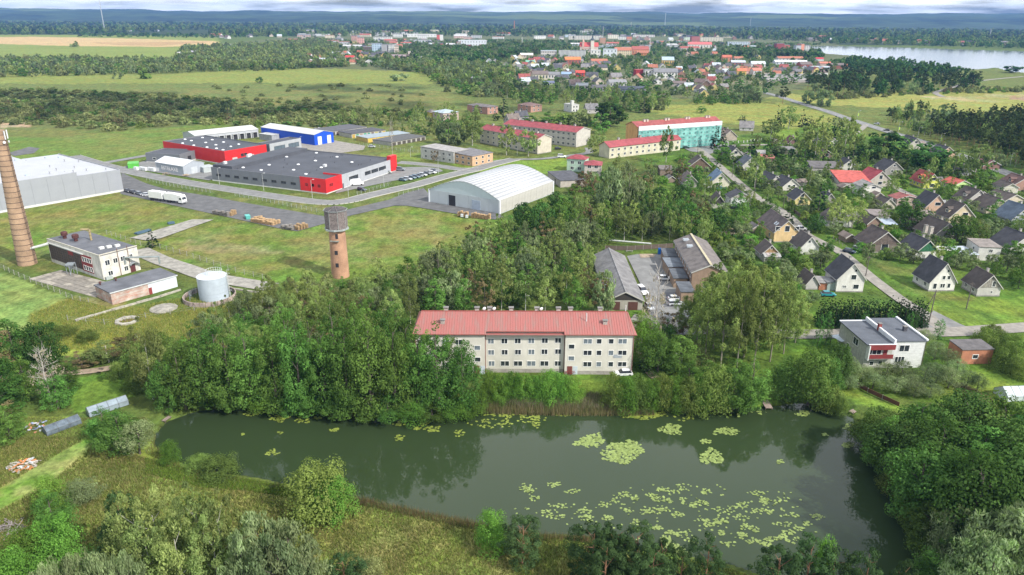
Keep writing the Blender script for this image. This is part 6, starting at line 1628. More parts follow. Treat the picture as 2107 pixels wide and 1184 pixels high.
post_fence('brown board fence curving down to the pond', [(1764,796),(1785,808),(1815,822),(1850,838)], 1.9, 1.1, CP_, None, panel=mat('brown_fence_board',(0.14,0.065,0.045),.8,.15))
post_fence('white gate post fence before the garden right of the netted block', [(1497,296),(1530,294),(1580,288)], 3, 1.4, mat('white_post',(0.6,0.6,0.58)), (.5,1.0), pw=.2)
post_fence('dark board fence behind the courtyard playground', [(1245,515),(1290,516),(1340,513),(1385,510)], 2.5, 1.7, PWO, None, panel=mat('old_board',(0.12,0.09,0.075)))
post_fence('brown plank fence beside the lane with the white car', [(1632,437),(1650,450),(1662,460)], 2.4, 1.5, PWO, None, panel=mat('old_board',(0.12,0.09,0.075)))
post_fence('garden mesh fence around the lawn of the brown barn', [(1714,492),(1740,512),(1752,519)], 2.4, 1.2, PWO, (.5,1))
post_fence('wire fence along the highway suburb gardens', [(1503,349),(1520,360),(1540,371)], 2.4, 1.3, mat('green_fence',(0.04,0.14,0.10)), (.3,.6,.9,1.2))
def lamp(label, px, py, h, arm=1.5, az=0, group='street lamps', post=None, name='street_lamp', fl=None):
 g = G(px, py)
 t = thing(name, label, 'street lamp', g, math.radians(az), group)
 MB().tube((0,0,0),(0,0,h),.11,.06,8).build('post', post or mat('galvanised',(0.40,0.41,0.40),.5), t)
 a_ = MB().tube((0,0,h),(arm,0,h+.35),.05,n=6).build('arm', post or mat('galvanised',(0.40,0.41,0.40),.5), t)
 MB().box(arm-.1,-.14,h+.26,arm+.6,.14,h+.42).build('lamp_head', mat('lamp_head',(0.62,0.63,0.62),.4), a_)
 if fl: MB().box(.1,-.04,1.6,.9,.04,3.4).build('banner', mat('banner_green',(0.45,0.65,0.10)), t)
 return t
def lamp_top(lb, px, py, top, **k): lamp(lb, px, py, height_at(G(px,py), top), **k)
for lb, px, py, tp, fl in (('street lamp by the slate house beside the highway',1888,283,263,0),('street lamp with green banner beside the pine wood',1934,296,276,1),('street lamp near the right edge of the highway',2078,340,316,0),('farthest street lamp with green banner at the highway junction',1848,272,252,1),('street lamp left of the junction near the willows',1764,243,229,1)):
 lamp_top(lb, px, py, tp, fl=fl, group='lamps along the highway')
for lb, px, py, tp in (('slim lamp post before the left end of the grey hall',452,381,347),('slim lamp post at the middle of the grey hall',543,393,358),('slim lamp post before the red corner block',643,409,371),('slim lamp post at the car park fence',717,405,364),('slim lamp post inside the car park',790,385,350),('slim lamp post by the blue hall corner',617,299,283),('slim lamp post on the lawn behind the grey hall',845,324,304),('tall lamp post by the last parked car',902,358,321),('slim lamp post before the pink roofed blocks',1064,321,300)):
 lamp_top(lb, px, py, tp, arm=.8, group='lamps of the works road')
lamp_top('lamp on a concrete post with strut right of the apartment block', 1401, 764, 731, arm=-1.6, group=None, name='street_lamp')
lamp_top('lamp standing behind the ridge of the red roof', 1081, 650, 611, arm=.4, group=None)
WP = mat('pole_wood', (0.13,0.11,0.10), .9, .2, 2)
def upole(label, px, py, top, stay=None):
 g = G(px, py); h = height_at(g, top)
 t = thing('utility_pole', label, 'utility pole', g, 0, 'wooden utility poles')
 MB().tube((0,0,0),(.05,0,h),.15,.10,8).build('pole', WP, t)
 MB().box(-.7,-.06,h-.6,.7,.06,h-.48).build('crossarm', WP, t)
 if stay: MB().tube((stay,-.6,0),(.05,0,h*.93),.12,.10,7).build('stay', WP, t)
 return Vector((g.x, g.y, h-.5))
tops = [upole('leaning double utility pole at the crossroads', 1911, 665, 597, -3.2), upole('utility pole with meter box in the mown field', 1988, 636, 581), upole('utility pole beside the tall white house', 1781, 569, 527)]
t3 = [upole('utility pole by the street near the log house', 1435, 316, 288), upole('utility pole beside the street below the cream house', 1506, 366, 334), upole('utility pole at the junction by the two slate houses', 1552, 402, 366), upole('utility pole by the small lawn of the dark barn', 1611, 430, 400)]
for ln, lb in (([tops[1], tops[0], tops[2]], 'overhead wires over the crossroads'), (t3, 'overhead wires along the estate street')):
 mb_ = MB()
 for a_, b_ in zip(ln[:-1], ln[1:]):
  for s in (-.5, .5):
   pr = None
   for k in range(9):
    u = k/8; p = a_.lerp(b_, u) + Vector((s, 0, -1.0*4*u*(1-u)))
    if pr is not None: mb_.tube(pr, p, .02, n=3, caps=False)
    pr = p
 tag(mb_.build('overhead_wire', mat('wire_black',(0.05,0.05,0.05))), lb, 'wires')
# district heating pipe behind the courtyard
a_, b_ = G(1235,494,1), G(1340,503,1)
tag(MB().tube((a_.x,a_.y,1.2),(b_.x,b_.y,1.2),.28,n=10).build('heating_pipe', mat('duct_silver',(0.5,0.52,0.5))), 'silver ground pipe before the copse behind the courtyard', 'pipe')
# masts and far chimneys
def mast(label, px, py, top, w_, cols, lattice=True, cat='mast', name='radio_mast'):
 g = G(px, py); h = height_at(g, top) if height_at(g, top) < 89 else 0
 if not h: h = CAMH + (30-top)/FPX*g.length
 t = thing(name, label, cat, g)
 n = 6
 for k in range(n):
  z0_, z1_ = h*k/n, h*(k+1)/n
  m_ = colmat('mast_paint', cols[k % len(cols)], rough=.6)
  if lattice:
   b = MB(); c = [(w_*math.cos(a)/2, w_*math.sin(a)/2) for a in (0, 2.09, 4.19)]
   for i in range(3):
    b.tube((*c[i],z0_),(*c[i],z1_),w_*.12,n=4,caps=False)
    m2 = 4
    for j in range(m2):
     b.tube((*c[i],z0_+(z1_-z0_)*j/m2),(*c[(i+1)%3],z0_+(z1_-z0_)*(j+1)/m2),w_*.08,n=3,caps=False)
   b.build('mast_section', m_, t)
  else:
   f0, f1 = 1-.35*k/n, 1-.35*(k+1)/n
   MB().lathe([(w_/2*f0,z0_),(w_/2*f1,z1_)], 12).build('shaft_section', m_, t)
mast('tall thin guyed radio mast above the left forest', 216, 66, 4, 3.0, [(0.55,0.56,0.58)])
mast('tall red and brown chimney in the middle of the far town', 1058, 64, 43, 5, [(0.42,0.16,0.10)], False, 'chimney', 'factory_chimney')
mast('pale lattice mast at the right of the far town', 1368, 54, 26, 4, [(0.5,0.52,0.54)])
mast('short lattice mast left of the pale one in the far forest', 1298, 62, 46, 3, [(0.5,0.5,0.52)])
mast('slim mast beside the brick tower in the town', 1240, 84, 55, 2.2, [(0.45,0.45,0.47)])
mast('slim white mast among the willows of the town', 1074, 98, 77, 2.0, [(0.6,0.6,0.6)])
mast('white mast right of the orange roofed long house', 1336, 112, 80, 1.8, [(0.6,0.6,0.6)])
mast('mast on the far forest right of the pale one', 1543, 58, 36, 2.5, [(0.5,0.5,0.52)])
mast('mast beyond the lake at the right', 2036, 78, 61, 2.5, [(0.5,0.5,0.52)])
mast('thin brick chimney beside the far pale blocks', 1470, 86, 68, 3, [(0.35,0.15,0.11)], False, 'chimney', 'factory_chimney')
# ------------------------------------------------------------------ the far town
def town_block(label, px, py, wpx, hpx, dep, wall, roof, floors=3, nx=8, kind='flat', rot=0, cat='building', name='town_building', side=None):
 g = G(px, py)
 dpth = g.y*math.cos(PITCH) + CAMH*math.sin(PITCH)
 W = wpx*dpth/FPX
 H = height_at(g, py-hpx)
 if H > 80 or H < 2: H = hpx*dpth/FPX
 t = thing(name, label, cat, g, math.radians(rot))
 wm = colmat('town_wall', wall, rough=.85, var=.06, scale=.2)
 rm = colmat('town_roof', roof, rough=.8, var=.12, scale=.2)
 if kind == 'flat':
  MB().box(-W/2,0,0,W/2,dep,H).build('wall', wm, t)
  MB().box(-W/2-.3,-.3,H+.02,W/2+.3,dep+.3,H+.6).build('roof', rm, t); he = H
 elif kind == 'gx':          # ridge along x
  he = H*.66
  MB().extrx([(0,0),(dep,0),(dep,he),(dep/2,H-.2),(0,he)], -W/2, W/2).build('wall', wm, t)
  MB().extrx([(-.5,he-.2),(dep/2,H),(dep+.5,he-.2),(dep+.5,he),(dep/2,H+.25),(-.5,he)][::-1], -W/2-.5, W/2+.5).build('roof', rm, t)
 else:
  he = H*.5
  MB().extr([(-W/2,0),(W/2,0),(W/2,he),(0,H-.2),(-W/2,he)], 0, dep).build('wall', wm, t)
  MB().extr([(-W/2-.5,he-.2),(0,H),(W/2+.5,he-.2),(W/2+.5,he),(0,H+.25),(-W/2-.5,he)], -.5, dep+.5).build('roof', rm, t)
 gm = mat('town_glass', (0.07,0.085,0.10), .3)
 if floors:
  me = cached(('tw', round(he/floors*.5,1)), lambda: MB().box(-.8,-.06,-he/floors*.22,.8,.05,he/floors*.25).mesh('window', gm))
  for f in range(floors):
   for k in range(nx): mobj('window', me, t, (-W/2+W*(k+.5)/nx, -.02, he*(f+.55)/floors))
  if dep > 9:
   for f in range(floors):
    for k in range(3): mobj('window', me, t, (W/2+.02, dep*(k+.5)/3, he*(f+.55)/floors), math.pi/2)
 return t
CW=(0.62,0.62,0.60); OR=(0.38,0.15,0.09); RDT=(0.32,0.10,0.08); GT=(0.20,0.20,0.21); BT_=(0.16,0.13,0.12); LB=(0.36,0.44,0.50); CRM=(0.55,0.50,0.38); PNK=(0.50,0.30,0.26); BRKT=(0.30,0.10,0.08)
TOWN = [
 ('pale blue panelled nine flat block behind the left trees',776,108,20,18,12,(0.38,0.48,0.58),GT,4,4,'flat'),('grey windowless gable block beside the pale blue block',791,109,11,17,14,(0.33,0.33,0.34),GT,0,1,'flat'),
 ('white slab block right of the grey gable',805,109,12,17,12,CW,GT,5,4,'flat'),('white and orange slab block at the end of the white ones',816,110,8,16,12,(0.60,0.50,0.42),GT,4,3,'flat'),
 ('long white two storey block on the left town hill',787,84,37,8,14,CW,GT,2,10,'flat'),('brown flat roofed hall before the pale blue block',757,106,20,9,18,(0.16,0.12,0.10),GT,1,5,'flat'),
 ('pink tower block on the left street',742,93,13,15,12,(0.58,0.32,0.28),GT,4,3,'flat'),('pink and brown block behind the pink tower',729,88,11,14,12,(0.45,0.27,0.22),GT,4,3,'flat'),('yellowish block between the two pink blocks',729,92,7,8,10,(0.55,0.45,0.2),GT,2,2,'flat'),
 ('white and red striped tower block in the middle distance',908,85,7,13,14,(0.60,0.60,0.58),GT,0,2,'flat'),('red gable tower stuck to the striped block',902,85,6,13,14,(0.50,0.12,0.10),GT,0,1,'flat'),
 ('long white shopping hall with red sign band',975,96,52,12,40,(0.55,0.58,0.62),(0.5,0.52,0.55),2,9,'flat'),('red fronted section of the shopping hall',982,90,16,6,10,(0.48,0.05,0.06),GT,0,1,'flat'),('dark red shop front below the shopping hall',962,99,16,6,10,(0.30,0.03,0.07),GT,0,1,'flat'),
 ('pale blue annex in front of the shopping hall',966,104,22,6,20,(0.45,0.52,0.60),LB,1,5,'flat'),('white industrial roofs left of the striped tower',868,77,60,6,30,CW,(0.6,0.6,0.6),1,9,'flat'),('white long hall behind the striped tower',835,72,60,4,30,CW,(0.58,0.6,0.62),0,9,'flat'),
 ('white two storey block left of the striped tower',869,80,20,7,14,(0.6,0.6,0.6),GT,2,5,'flat'),('pale grey hall below the white industrial roofs',868,88,34,5,20,(0.5,0.52,0.54),(0.4,0.42,0.44),1,6,'flat'),
 ('bright white cluster block on the far left town edge',620,75,14,5,20,CW,CW,0,3,'flat'),('long pale hall with light roof left of town',660,75,30,4,30,(0.55,0.56,0.57),(0.6,0.62,0.64),0,3,'flat'),('red roofed hall at the left town edge',692,73,16,4,20,(0.5,0.45,0.42),RDT,0,3,'gx'),
 ('pale grey long school wing left of the striped facade',1129,117,32,12,14,(0.50,0.47,0.45),(0.45,0.5,0.55),2,9,'flat'),('office with white vertical fins, the left half',1161,118,24,13,14,(0.40,0.42,0.44),GT,0,1,'flat'),('office with white vertical fins, the right half',1189,120,32,15,14,(0.42,0.44,0.46),GT,0,1,'flat'),
 ('white block with two dark windows right of the finned office',1225,119,20,15,14,CW,(0.5,0.52,0.55),2,3,'flat'),('white blue cube block right of the red church roof',1255,118,28,16,16,(0.56,0.60,0.64),LB,2,4,'flat'),
 ('red roofed hall under the church tower',1214,108,26,12,20,(0.50,0.42,0.38),RDT,1,4,'gx'),('yellow white town hall with long arcade',1282,116,34,18,18,(0.58,0.50,0.34),OR,3,8,'gx'),('orange roofed long merchant house with dormers',1318,114,34,18,18,(0.50,0.22,0.12),RDT,1,7,'gx'),
 ('orange lower building beside the merchant house',1322,115,24,9,14,(0.55,0.22,0.08),OR,1,5,'gx'),('bright orange hip roofed house below the finned office',1179,133,32,15,14,BRKT,(0.58,0.20,0.07),1,5,'gx'),('second orange roofed house right of the hip roofed one',1234,133,34,11,14,(0.42,0.38,0.34),OR,1,6,'gx'),
 ('brick tower block behind the church',1240,92,12,14,12,(0.36,0.22,0.15),GT,0,2,'flat'),('pale slab blocks on the far hill left part',1205,82,70,8,12,(0.48,0.46,0.42),GT,3,12,'flat'),('cream slab block on the far hill right part',1262,80,22,8,12,(0.6,0.57,0.48),GT,3,5,'flat'),
 ('white slab block far right on the hill',1280,82,16,6,12,CW,GT,2,3,'flat'),('long row of pale far slab blocks',1325,77,44,5,12,(0.52,0.5,0.48),GT,2,9,'flat'),('white long three storey school with grey roof',1369,162,48,20,15,(0.60,0.60,0.57),GT,2,8,'gx'),
 ('dark red box house left of the white school',1317,158,18,13,14,(0.30,0.035,0.04),(0.30,0.05,0.05),0,2,'flat'),('white cube office between red box and white school',1337,160,20,15,14,CW,GT,2,3,'flat'),('orange yellow rotunda like house with grey roof',1374,136,24,18,20,(0.52,0.36,0.12),LB,1,5,'gx'),
 ('bright red gabled house in the front town row',1194,158,18,12,12,(0.40,0.05,0.05),(0.50,0.08,0.06),1,2,'gx'),('big brown roofed house in the front town row',1112,165,32,18,14,(0.45,0.42,0.33),BT_,1,5,'gx'),('grey roofed white house right of the brown roofed one',1140,163,24,14,12,(0.55,0.53,0.52),GT,1,4,'gx'),
 ('blue roofed house in the front town row',1165,160,20,11,12,(0.40,0.45,0.52),(0.24,0.33,0.46),1,3,'gx'),('blue white low house at the front of the town',1130,175,22,7,10,(0.52,0.54,0.58),(0.14,0.16,0.24),1,4,'gx'),('brick and white house at the front of the town',1197,184,24,12,12,(0.50,0.45,0.42),(0.30,0.32,0.33),1,4,'gx'),
 ('beige gabled bungalow at the front of the town',1234,188,28,12,12,(0.46,0.44,0.42),(0.18,0.17,0.17),1,4,'gx'),('wide pale house with gable wing at the town front',1272,180,36,15,14,(0.50,0.49,0.47),(0.24,0.24,0.25),1,6,'gx'),('dark blue grey long bungalow at the town front',1292,192,34,13,12,(0.16,0.19,0.24),(0.06,0.07,0.09),1,6,'gx'),
 ('dark roofed wing right of the blue grey bungalow',1318,188,22,9,12,(0.2,0.2,0.22),(0.07,0.08,0.10),0,2,'gx'),('small white gabled house right of the bungalow',1354,174,16,11,10,CW,GT,1,2,'gy'),('white gabled house left of the long shed row',1382,170,15,11,10,(0.60,0.62,0.65),GT,1,2,'gy'),('long dark roofed house at the right of the town front',1396,178,32,10,12,(0.3,0.27,0.25),BT_,0,4,'gx'),
 ('red brick block of two towers by the lake',1604,110,16,20,14,(0.24,0.06,0.06),GT,0,3,'flat'),('brick block right half by the lake',1618,108,12,15,14,(0.36,0.13,0.10),GT,0,3,'flat'),('tall white and salmon tower block by the lake, windowless left part',1641,115,10,21,16,(0.42,0.45,0.48),GT,0,1,'flat'),
 ('salmon middle strip of the lakeside tower block',1649,115,7,24,16,(0.58,0.26,0.18),GT,0,1,'flat'),('white windowed right part of the lakeside tower block',1659,115,11,21,14,CW,GT,6,3,'flat'),
 ('long red roofed market hall before the lake tower',1627,126,52,9,16,(0.45,0.42,0.4),OR,1,7,'gx'),('long white roofed hall below the red market hall',1628,134,64,9,22,(0.52,0.55,0.60),(0.62,0.64,0.66),1,8,'gx'),
 ('red hip roofed school at the left of the park',1440,101,48,14,18,(0.55,0.52,0.48),(0.50,0.14,0.13),1,8,'gx'),('red roofed lower wing of the school',1420,105,40,9,16,(0.48,0.42,0.38),RDT,1,7,'gx'),('long pale block behind the park',1520,95,44,8,12,(0.45,0.52,0.58),(0.5,0.54,0.58),2,9,'flat'),
 ('yellow house with orange roof behind the park',1533,103,16,8,10,(0.60,0.42,0.14),OR,1,3,'gx'),('dark brick hotel behind the school',1431,88,18,13,14,(0.30,0.11,0.10),(0.05,0.05,0.07),0,3,'flat'),('pale green slab left of the brick hotel',1415,86,14,9,12,(0.48,0.56,0.46),GT,3,3,'flat'),('cream slab row right of the brick hotel',1463,86,48,9,12,(0.55,0.52,0.42),GT,3,9,'flat'),
 ('orange brick villa left of the park trees',1496,127,19,13,12,(0.45,0.20,0.12),(0.42,0.13,0.08),1,3,'gx'),('orange roofed villa right of the brick one',1521,126,19,9,12,(0.42,0.36,0.32),OR,1,3,'gx'),('silver roofed villa below the park',1519,136,28,11,12,(0.30,0.14,0.14),(0.46,0.50,0.54),1,4,'gx'),
 ('white cross gabled villa with silver roof',1560,141,28,14,12,CW,(0.50,0.54,0.56),1,4,'gx'),('orange roofed yellow house in the lower right town',1526,154,18,12,12,(0.55,0.38,0.12),(0.55,0.18,0.09),0,2,'gx'),('salmon roofed house right of the yellow one',1558,154,17,13,12,(0.5,0.5,0.52),(0.55,0.20,0.14),0,2,'gx'),
 ('big brick gabled warehouse by the lake trees',1659,143,24,15,16,(0.30,0.09,0.07),BT_,1,5,'gx'),('white blue long shed right of the brick warehouse',1690,144,38,6,10,(0.40,0.44,0.55),(0.6,0.63,0.66),0,6,'flat'),('orange roofed house behind the blue shed',1700,136,26,8,12,(0.4,0.3,0.26),(0.5,0.18,0.12),0,4,'gx'),
 ('brown roofed warehouse left of the orange cottage',1725,142,28,11,14,(0.24,0.10,0.08),BT_,0,4,'gx'),('orange cottage at the lakeside wood',1748,140,18,8,12,(0.4,0.25,0.2),(0.55,0.22,0.12),0,3,'gx'),('red roofed small hall near the lake tower',1687,126,15,7,10,(0.5,0.5,0.5),(0.45,0.06,0.07),0,2,'gx'),
 ('salmon roofed house in the lakeside wood',1828,135,14,5,10,(0.4,0.3,0.26),(0.45,0.22,0.17),0,2,'gx'),('white villa in the lakeside wood',1884,140,12,7,10,(0.5,0.5,0.6),GT,1,2,'gx'),('pinkish long roof in the lakeside wood right part',1960,145,28,5,12,(0.4,0.3,0.28),(0.45,0.30,0.25),0,2,'gx'),
 ('red barn with grey roof alone on the marsh edge',983,169,31,10,12,(0.26,0.045,0.045),(0.20,0.19,0.19),0,2,'gx'),('white silver house right of the left town trees',1000,155,22,9,10,(0.5,0.48,0.46),GT,1,3,'gx'),
 ('white villa by the left bend of town',758,131,14,8,10,CW,GT,1,2,'gy'),('red roofed cottage at the left town front',719,124,18,9,10,(0.45,0.35,0.3),(0.50,0.06,0.05),0,2,'gx'),('orange roofed small house left of the street',697,118,14,5,10,(0.5,0.4,0.35),(0.52,0.16,0.10),0,2,'gx'),
 ('pinkish long house below the pale blue block',820,121,30,8,12,(0.45,0.32,0.28),(0.25,0.2,0.2),1,4,'gx'),('beige long hall at the wood edge',850,117,20,10,14,(0.5,0.44,0.38),(0.4,0.38,0.35),0,4,'flat'),
 ('white gabled cottage by the yellow meadow',1005,130,10,9,10,(0.55,0.58,0.6),GT,0,1,'gy'),('second white gabled cottage by the yellow meadow',1018,131,10,9,10,(0.55,0.5,0.5),GT,0,1,'gy'),('green roofed house above the yellow meadow',1091,134,18,9,10,(0.5,0.52,0.5),(0.20,0.42,0.33),1,3,'gx'),
 ('white roofed villa with terracotta wing above the meadow',1083,120,26,10,12,(0.5,0.42,0.36),(0.62,0.60,0.55),1,4,'gx'),('long white roofed factory far left of the red chimney',950,75,26,5,20,CW,(0.6,0.6,0.62),0,3,'flat'),
 ('red striped hall at the lake end of town',1400,73,24,4,14,(0.5,0.45,0.42),(0.5,0.2,0.17),0,3,'flat'),('white gabled farmhouse by the left field',467,96,18,5,12,(0.6,0.6,0.6),(0.5,0.5,0.5),0,2,'gx'),('red roofed farm cottage by the left field',425,102,8,7,10,(0.5,0.4,0.35),(0.5,0.08,0.05),0,1,'gx'),
 ('grey farm building with long roof by the left field',395,112,26,7,14,(0.36,0.36,0.37),(0.34,0.34,0.36),0,3,'gx'),('white farm shed left of the left field cottages',366,118,8,10,12,(0.55,0.55,0.55),(0.5,0.5,0.5),0,1,'gy'),('white villa at the left wood gap',266,66,8,4,12,(0.6,0.62,0.66),GT,0,1,'gx'),
 ('white cottage in the left far wood',322,65,7,4,12,(0.55,0.58,0.7),GT,0,1,'gx'),('orange brick gabled house at the left town front',638,134,20,11,10,(0.45,0.30,0.22),(0.4,0.36,0.34),1,2,'gy'),('dark red barn at the left town front',652,118,14,9,12,(0.22,0.05,0.05),BT_,0,1,'gx'),
]
rtn = random.Random(77)
FOOT = []
for e in TOWN:
 t = town_block(*e, rot=rtn.uniform(-8, 8))
 FOOT.append((t.location.x, t.location.y, e[3]*t.location.y/FPX*.55+4))
sb = random.Random(8)
for k in range(84):
 px = sb.choice((sb.uniform(600,1000), sb.uniform(1000,1700), sb.uniform(600,900))); py = sb.uniform(68, 104)
 cn_, cc_ = sb.choice((('white',(0.62,0.62,0.60)),('cream',(0.58,0.52,0.40)),('pale grey',(0.45,0.46,0.47)),('pinkish',(0.50,0.36,0.32)),('pale blue',(0.42,0.50,0.58))))
 g = G(px, py)
 if any(math.hypot(g.x-a, (g.y-b)*.4) < r+14 for a, b, r in FOOT): continue
 wp = sb.uniform(12, 30); hp_ = sb.uniform(4, 8)
 rf_ = sb.choice(((0.2,0.2,0.21),(0.5,0.5,0.5),(0.38,0.12,0.09)))
 t = town_block('%s %s block among the trees of the far town' % ('long' if wp > 20 else 'short', cn_), px, py, wp, hp_, 13, cc_, rf_, 2, 6, sb.choice(('flat','gx')), sb.uniform(-12,12))
 t['group'] = 'blocks among the trees of the far town'; REG.append(t)
 FOOT.append((g.x, g.y, wp*g.y/FPX*.5))
# fins of the office
for nm, cx, w_ in (('l',1161,24),('r',1189,32)):
 g = G(cx, 119); sc_ = (g.y*math.cos(PITCH)+CAMH*math.sin(PITCH))/FPX
 par = [o for o in bpy.data.objects if o.get('label','').startswith('office with white vertical fins, the ' + ('left' if nm=='l' else 'right'))][0]
 H_ = 14*sc_
 for k in range(int(w_/2.6)): MB().box(-.5,-.9,0,.5,-.05,H_).build('fin', mat('fin_white',(0.66,0.66,0.64)), par, loc=(-w_*sc_/2+(k+.5)*w_*sc_/int(w_/2.6),0,0))
# church with two onion-capped towers
g = G(1213, 108)
t = thing('church', 'church with red roof, a domed bell tower and a smaller pink turret', 'church', g)
MB().extrx([(0,0),(16,0),(16,12),(8,19),(0,12)], -20, 18).build('nave', mat('church_wall',(0.58,0.50,0.44)), t)
MB().extrx([(-1,11.5),(8,19.4),(17,11.5),(8,20)][::-1], -21, 19).build('roof', mat('church_roof',(0.45,0.09,0.08)), t)
MB().box(2,-2,0,9,5,24).build('tower', mat('church_tower',(0.60,0.55,0.48)), t)
MB().lathe([(4.2,24),(4.6,25.5),(3.2,28),(1.6,29),(1.9,31),(1.2,33),(.3,34.5),(.15,38)], 12, cx=5.5, cy=1.5).build('dome', mat('dome_dark',(0.07,0.09,0.10),.5), t)
MB().box(-16,-1,0,-12,3,20).lathe([(2.8,20),(2.2,23),(.2,27)], 8, cx=-14, cy=1).build('turret', mat('turret_pink',(0.55,0.36,0.30)), t)
# the long shed rows of the garage colony before the lake
t = thing('long_shed_row', 'row upon row of long flat grey garage sheds below the lakeside town', 'garages', G(1620,163))
for k in range(7):
 a_, b_ = G(1560+k*3, 157+k*2.0), G(1690-k*4, 158+k*2.2)
 c = (a_+b_)/2 - G(1620,163)
 MB().box(-(b_-a_).length/2, 0, 0, (b_-a_).length/2, 6, 3).build('shed_row', colmat('town_roof', ((0.34,0.32,0.30),(0.24,0.23,0.23),(0.42,0.40,0.37))[k % 3]), t, loc=(c.x, c.y, 0))
# small houses filling the town
def in_poly_px(pts):
 P = wpoly(pts); return P, P.min(0), P.max(0)
WCOL = [('white',(0.60,0.60,0.58)),('cream',(0.55,0.50,0.38)),('grey',(0.36,0.35,0.34)),('brown',(0.24,0.16,0.12)),('beige',(0.46,0.40,0.33)),('pink',(0.48,0.32,0.28)),('yellow',(0.55,0.45,0.18))]
RCOL = [('dark grey',(0.09,0.09,0.10)),('grey',(0.20,0.20,0.21)),('brown',(0.15,0.11,0.10)),('orange',(0.33,0.13,0.08)),('red',(0.27,0.08,0.07)),('silver',(0.42,0.46,0.50)),('dark grey',(0.09,0.09,0.10)),('dark grey',(0.08,0.08,0.09))]
hr_ = random.Random(12)
def fill_houses(pts, n, where, lmin=9, sz=(8,11)):
 P, mn, mx_ = in_poly_px(pts); c = 0; tries = 0
 while c < n and tries < 8000:
  tries += 1
  x = hr_.uniform(mn[0], mx_[0]); y = hr_.uniform(mn[1], mx_[1])
  if not inside(P, np.array([x]), np.array([y]))[0]: continue
  if any(math.hypot(x-a, y-b) < r+9 for a, b, r in FOOT): continue
  wn, wc = hr_.choice(WCOL); rn, rc = hr_.choice(RCOL)
  s = hr_.uniform(*sz)
  v = hr_.uniform(.85,1.1)
  gable_house('town_house', '%s house with %s roof %s' % (wn, rn, where), 'house', (x, y), hr_.choice((0, 90, 20, -60, 75, -15)), s, s*hr_.uniform(1,1.5), s*.36, s*.78, tuple(q*v for q in wc), rc, 'small houses ' + where, dict(g=[(0, s*.5, 1, 1.6, 1.6), (s*.2, s*.2, 1, 1.6, 1.5)], nochim=hr_.random() < .5, lw=2), 1 if y < 900 else 2, reg=True)
  FOOT.append((x, y, s*.8)); c += 1
fill_houses([(1040,150),(1100,140),(1180,150),(1290,165),(1330,168),(1300,190),(1180,182),(1060,175)], 18, 'in the front row of the town')
fill_houses([(1390,145),(1470,135),(1500,140),(1500,175),(1460,200),(1390,195),(1400,165)], 40, 'by the long sheds', sz=(7,9.5))
fill_houses([(1480,140),(1700,145),(1690,156),(1500,156)], 22, 'just above the long shed rows', sz=(8,10))
fill_houses([(1040,120),(1160,125),(1290,140),(1380,130),(1380,142),(1200,150),(1040,142)], 40, 'below the church')
fill_houses([(640,112),(760,110),(860,118),(860,128),(700,136),(640,130)], 26, 'at the left front of the town')
fill_houses([(680,84),(1000,86),(1000,100),(700,104)], 30, 'around the far slab blocks')
fill_houses([(1280,85),(1620,92),(1600,120),(1500,125),(1400,118),(1300,98)], 36, 'in the old town near the park')
fill_houses([(1690,84),(2080,92),(2080,96),(1690,88)], 22, 'on the far shore of the lake', sz=(10,15))
fill_houses([(1090,76),(1400,73),(1680,80),(1680,86),(1100,84)], 34, 'along the far forest edge', sz=(10,16))
fill_houses([(430,76),(640,76),(640,84),(430,84)], 8, 'at the forest left of the town', sz=(10,15))
# ------------------------------------------------------------------ trees
def leaf_mat(name, col, tr=.35, warm=.06):
 m = bpy.data.materials.new(name); m.use_nodes = True
 t = m.node_tree
 for n in list(t.nodes): t.nodes.remove(n)
 o = nd(t, 'ShaderNodeOutputMaterial'); mixs = nd(t, 'ShaderNodeMixShader'); mixs.inputs[0].default_value = tr
 d = nd(t, 'ShaderNodeBsdfDiffuse'); tl = nd(t, 'ShaderNodeBsdfTranslucent')
 at = nd(t, 'ShaderNodeAttribute', attribute_name='tint')
 oi = nd(t, 'ShaderNodeObjectInfo')
 hs = nd(t, 'ShaderNodeHueSaturation'); hs.inputs['Color'].default_value = (*col, 1)
 r = nd(t, 'ShaderNodeMapRange'); r.inputs['To Min'].default_value = .5 - warm*.55; r.inputs['To Max'].default_value = .5 + warm*.08
 lk(t, oi.outputs['Random'], r.inputs['Value']); lk(t, r.outputs[0], hs.inputs['Hue'])
 r2 = nd(t, 'ShaderNodeMath', operation='MULTIPLY'); r2.inputs[1].default_value = 7.31
 fr = nd(t, 'ShaderNodeMath', operation='FRACT')
 lk(t, oi.outputs['Random'], r2.inputs[0]); lk(t, r2.outputs[0], fr.inputs[0])
 r3 = nd(t, 'ShaderNodeMapRange'); r3.inputs['To Min'].default_value = .7; r3.inputs['To Max'].default_value = 1.45
 lk(t, fr.outputs[0], r3.inputs['Value'])
 mu = nd(t, 'ShaderNodeMath', operation='MULTIPLY'); lk(t, r3.outputs[0], mu.inputs[0]); lk(t, at.outputs['Fac'], mu.inputs[1])
 lk(t, mu.outputs[0], hs.inputs['Value'])
 lk(t, hs.outputs[0], d.inputs['Color'])
 br = nd(t, 'ShaderNodeMixRGB', blend_type='MULTIPLY'); br.inputs['Fac'].default_value = 1; br.inputs['Color2'].default_value = (1.05,1.3,.6,1)
 lk(t, hs.outputs[0], br.inputs['Color1']); lk(t, br.outputs[0], tl.inputs['Color'])
 lk(t, d.outputs[0], mixs.inputs[1]); lk(t, tl.outputs[0], mixs.inputs[2]); lk(t, mixs.outputs[0], o.inputs[0])
 return m
BARK = mat('bark', (0.12,0.10,0.085), .95, .3, 3); BIRCHB = mat('birch_bark', (0.46,0.44,0.39), .9, .35, 2.5)
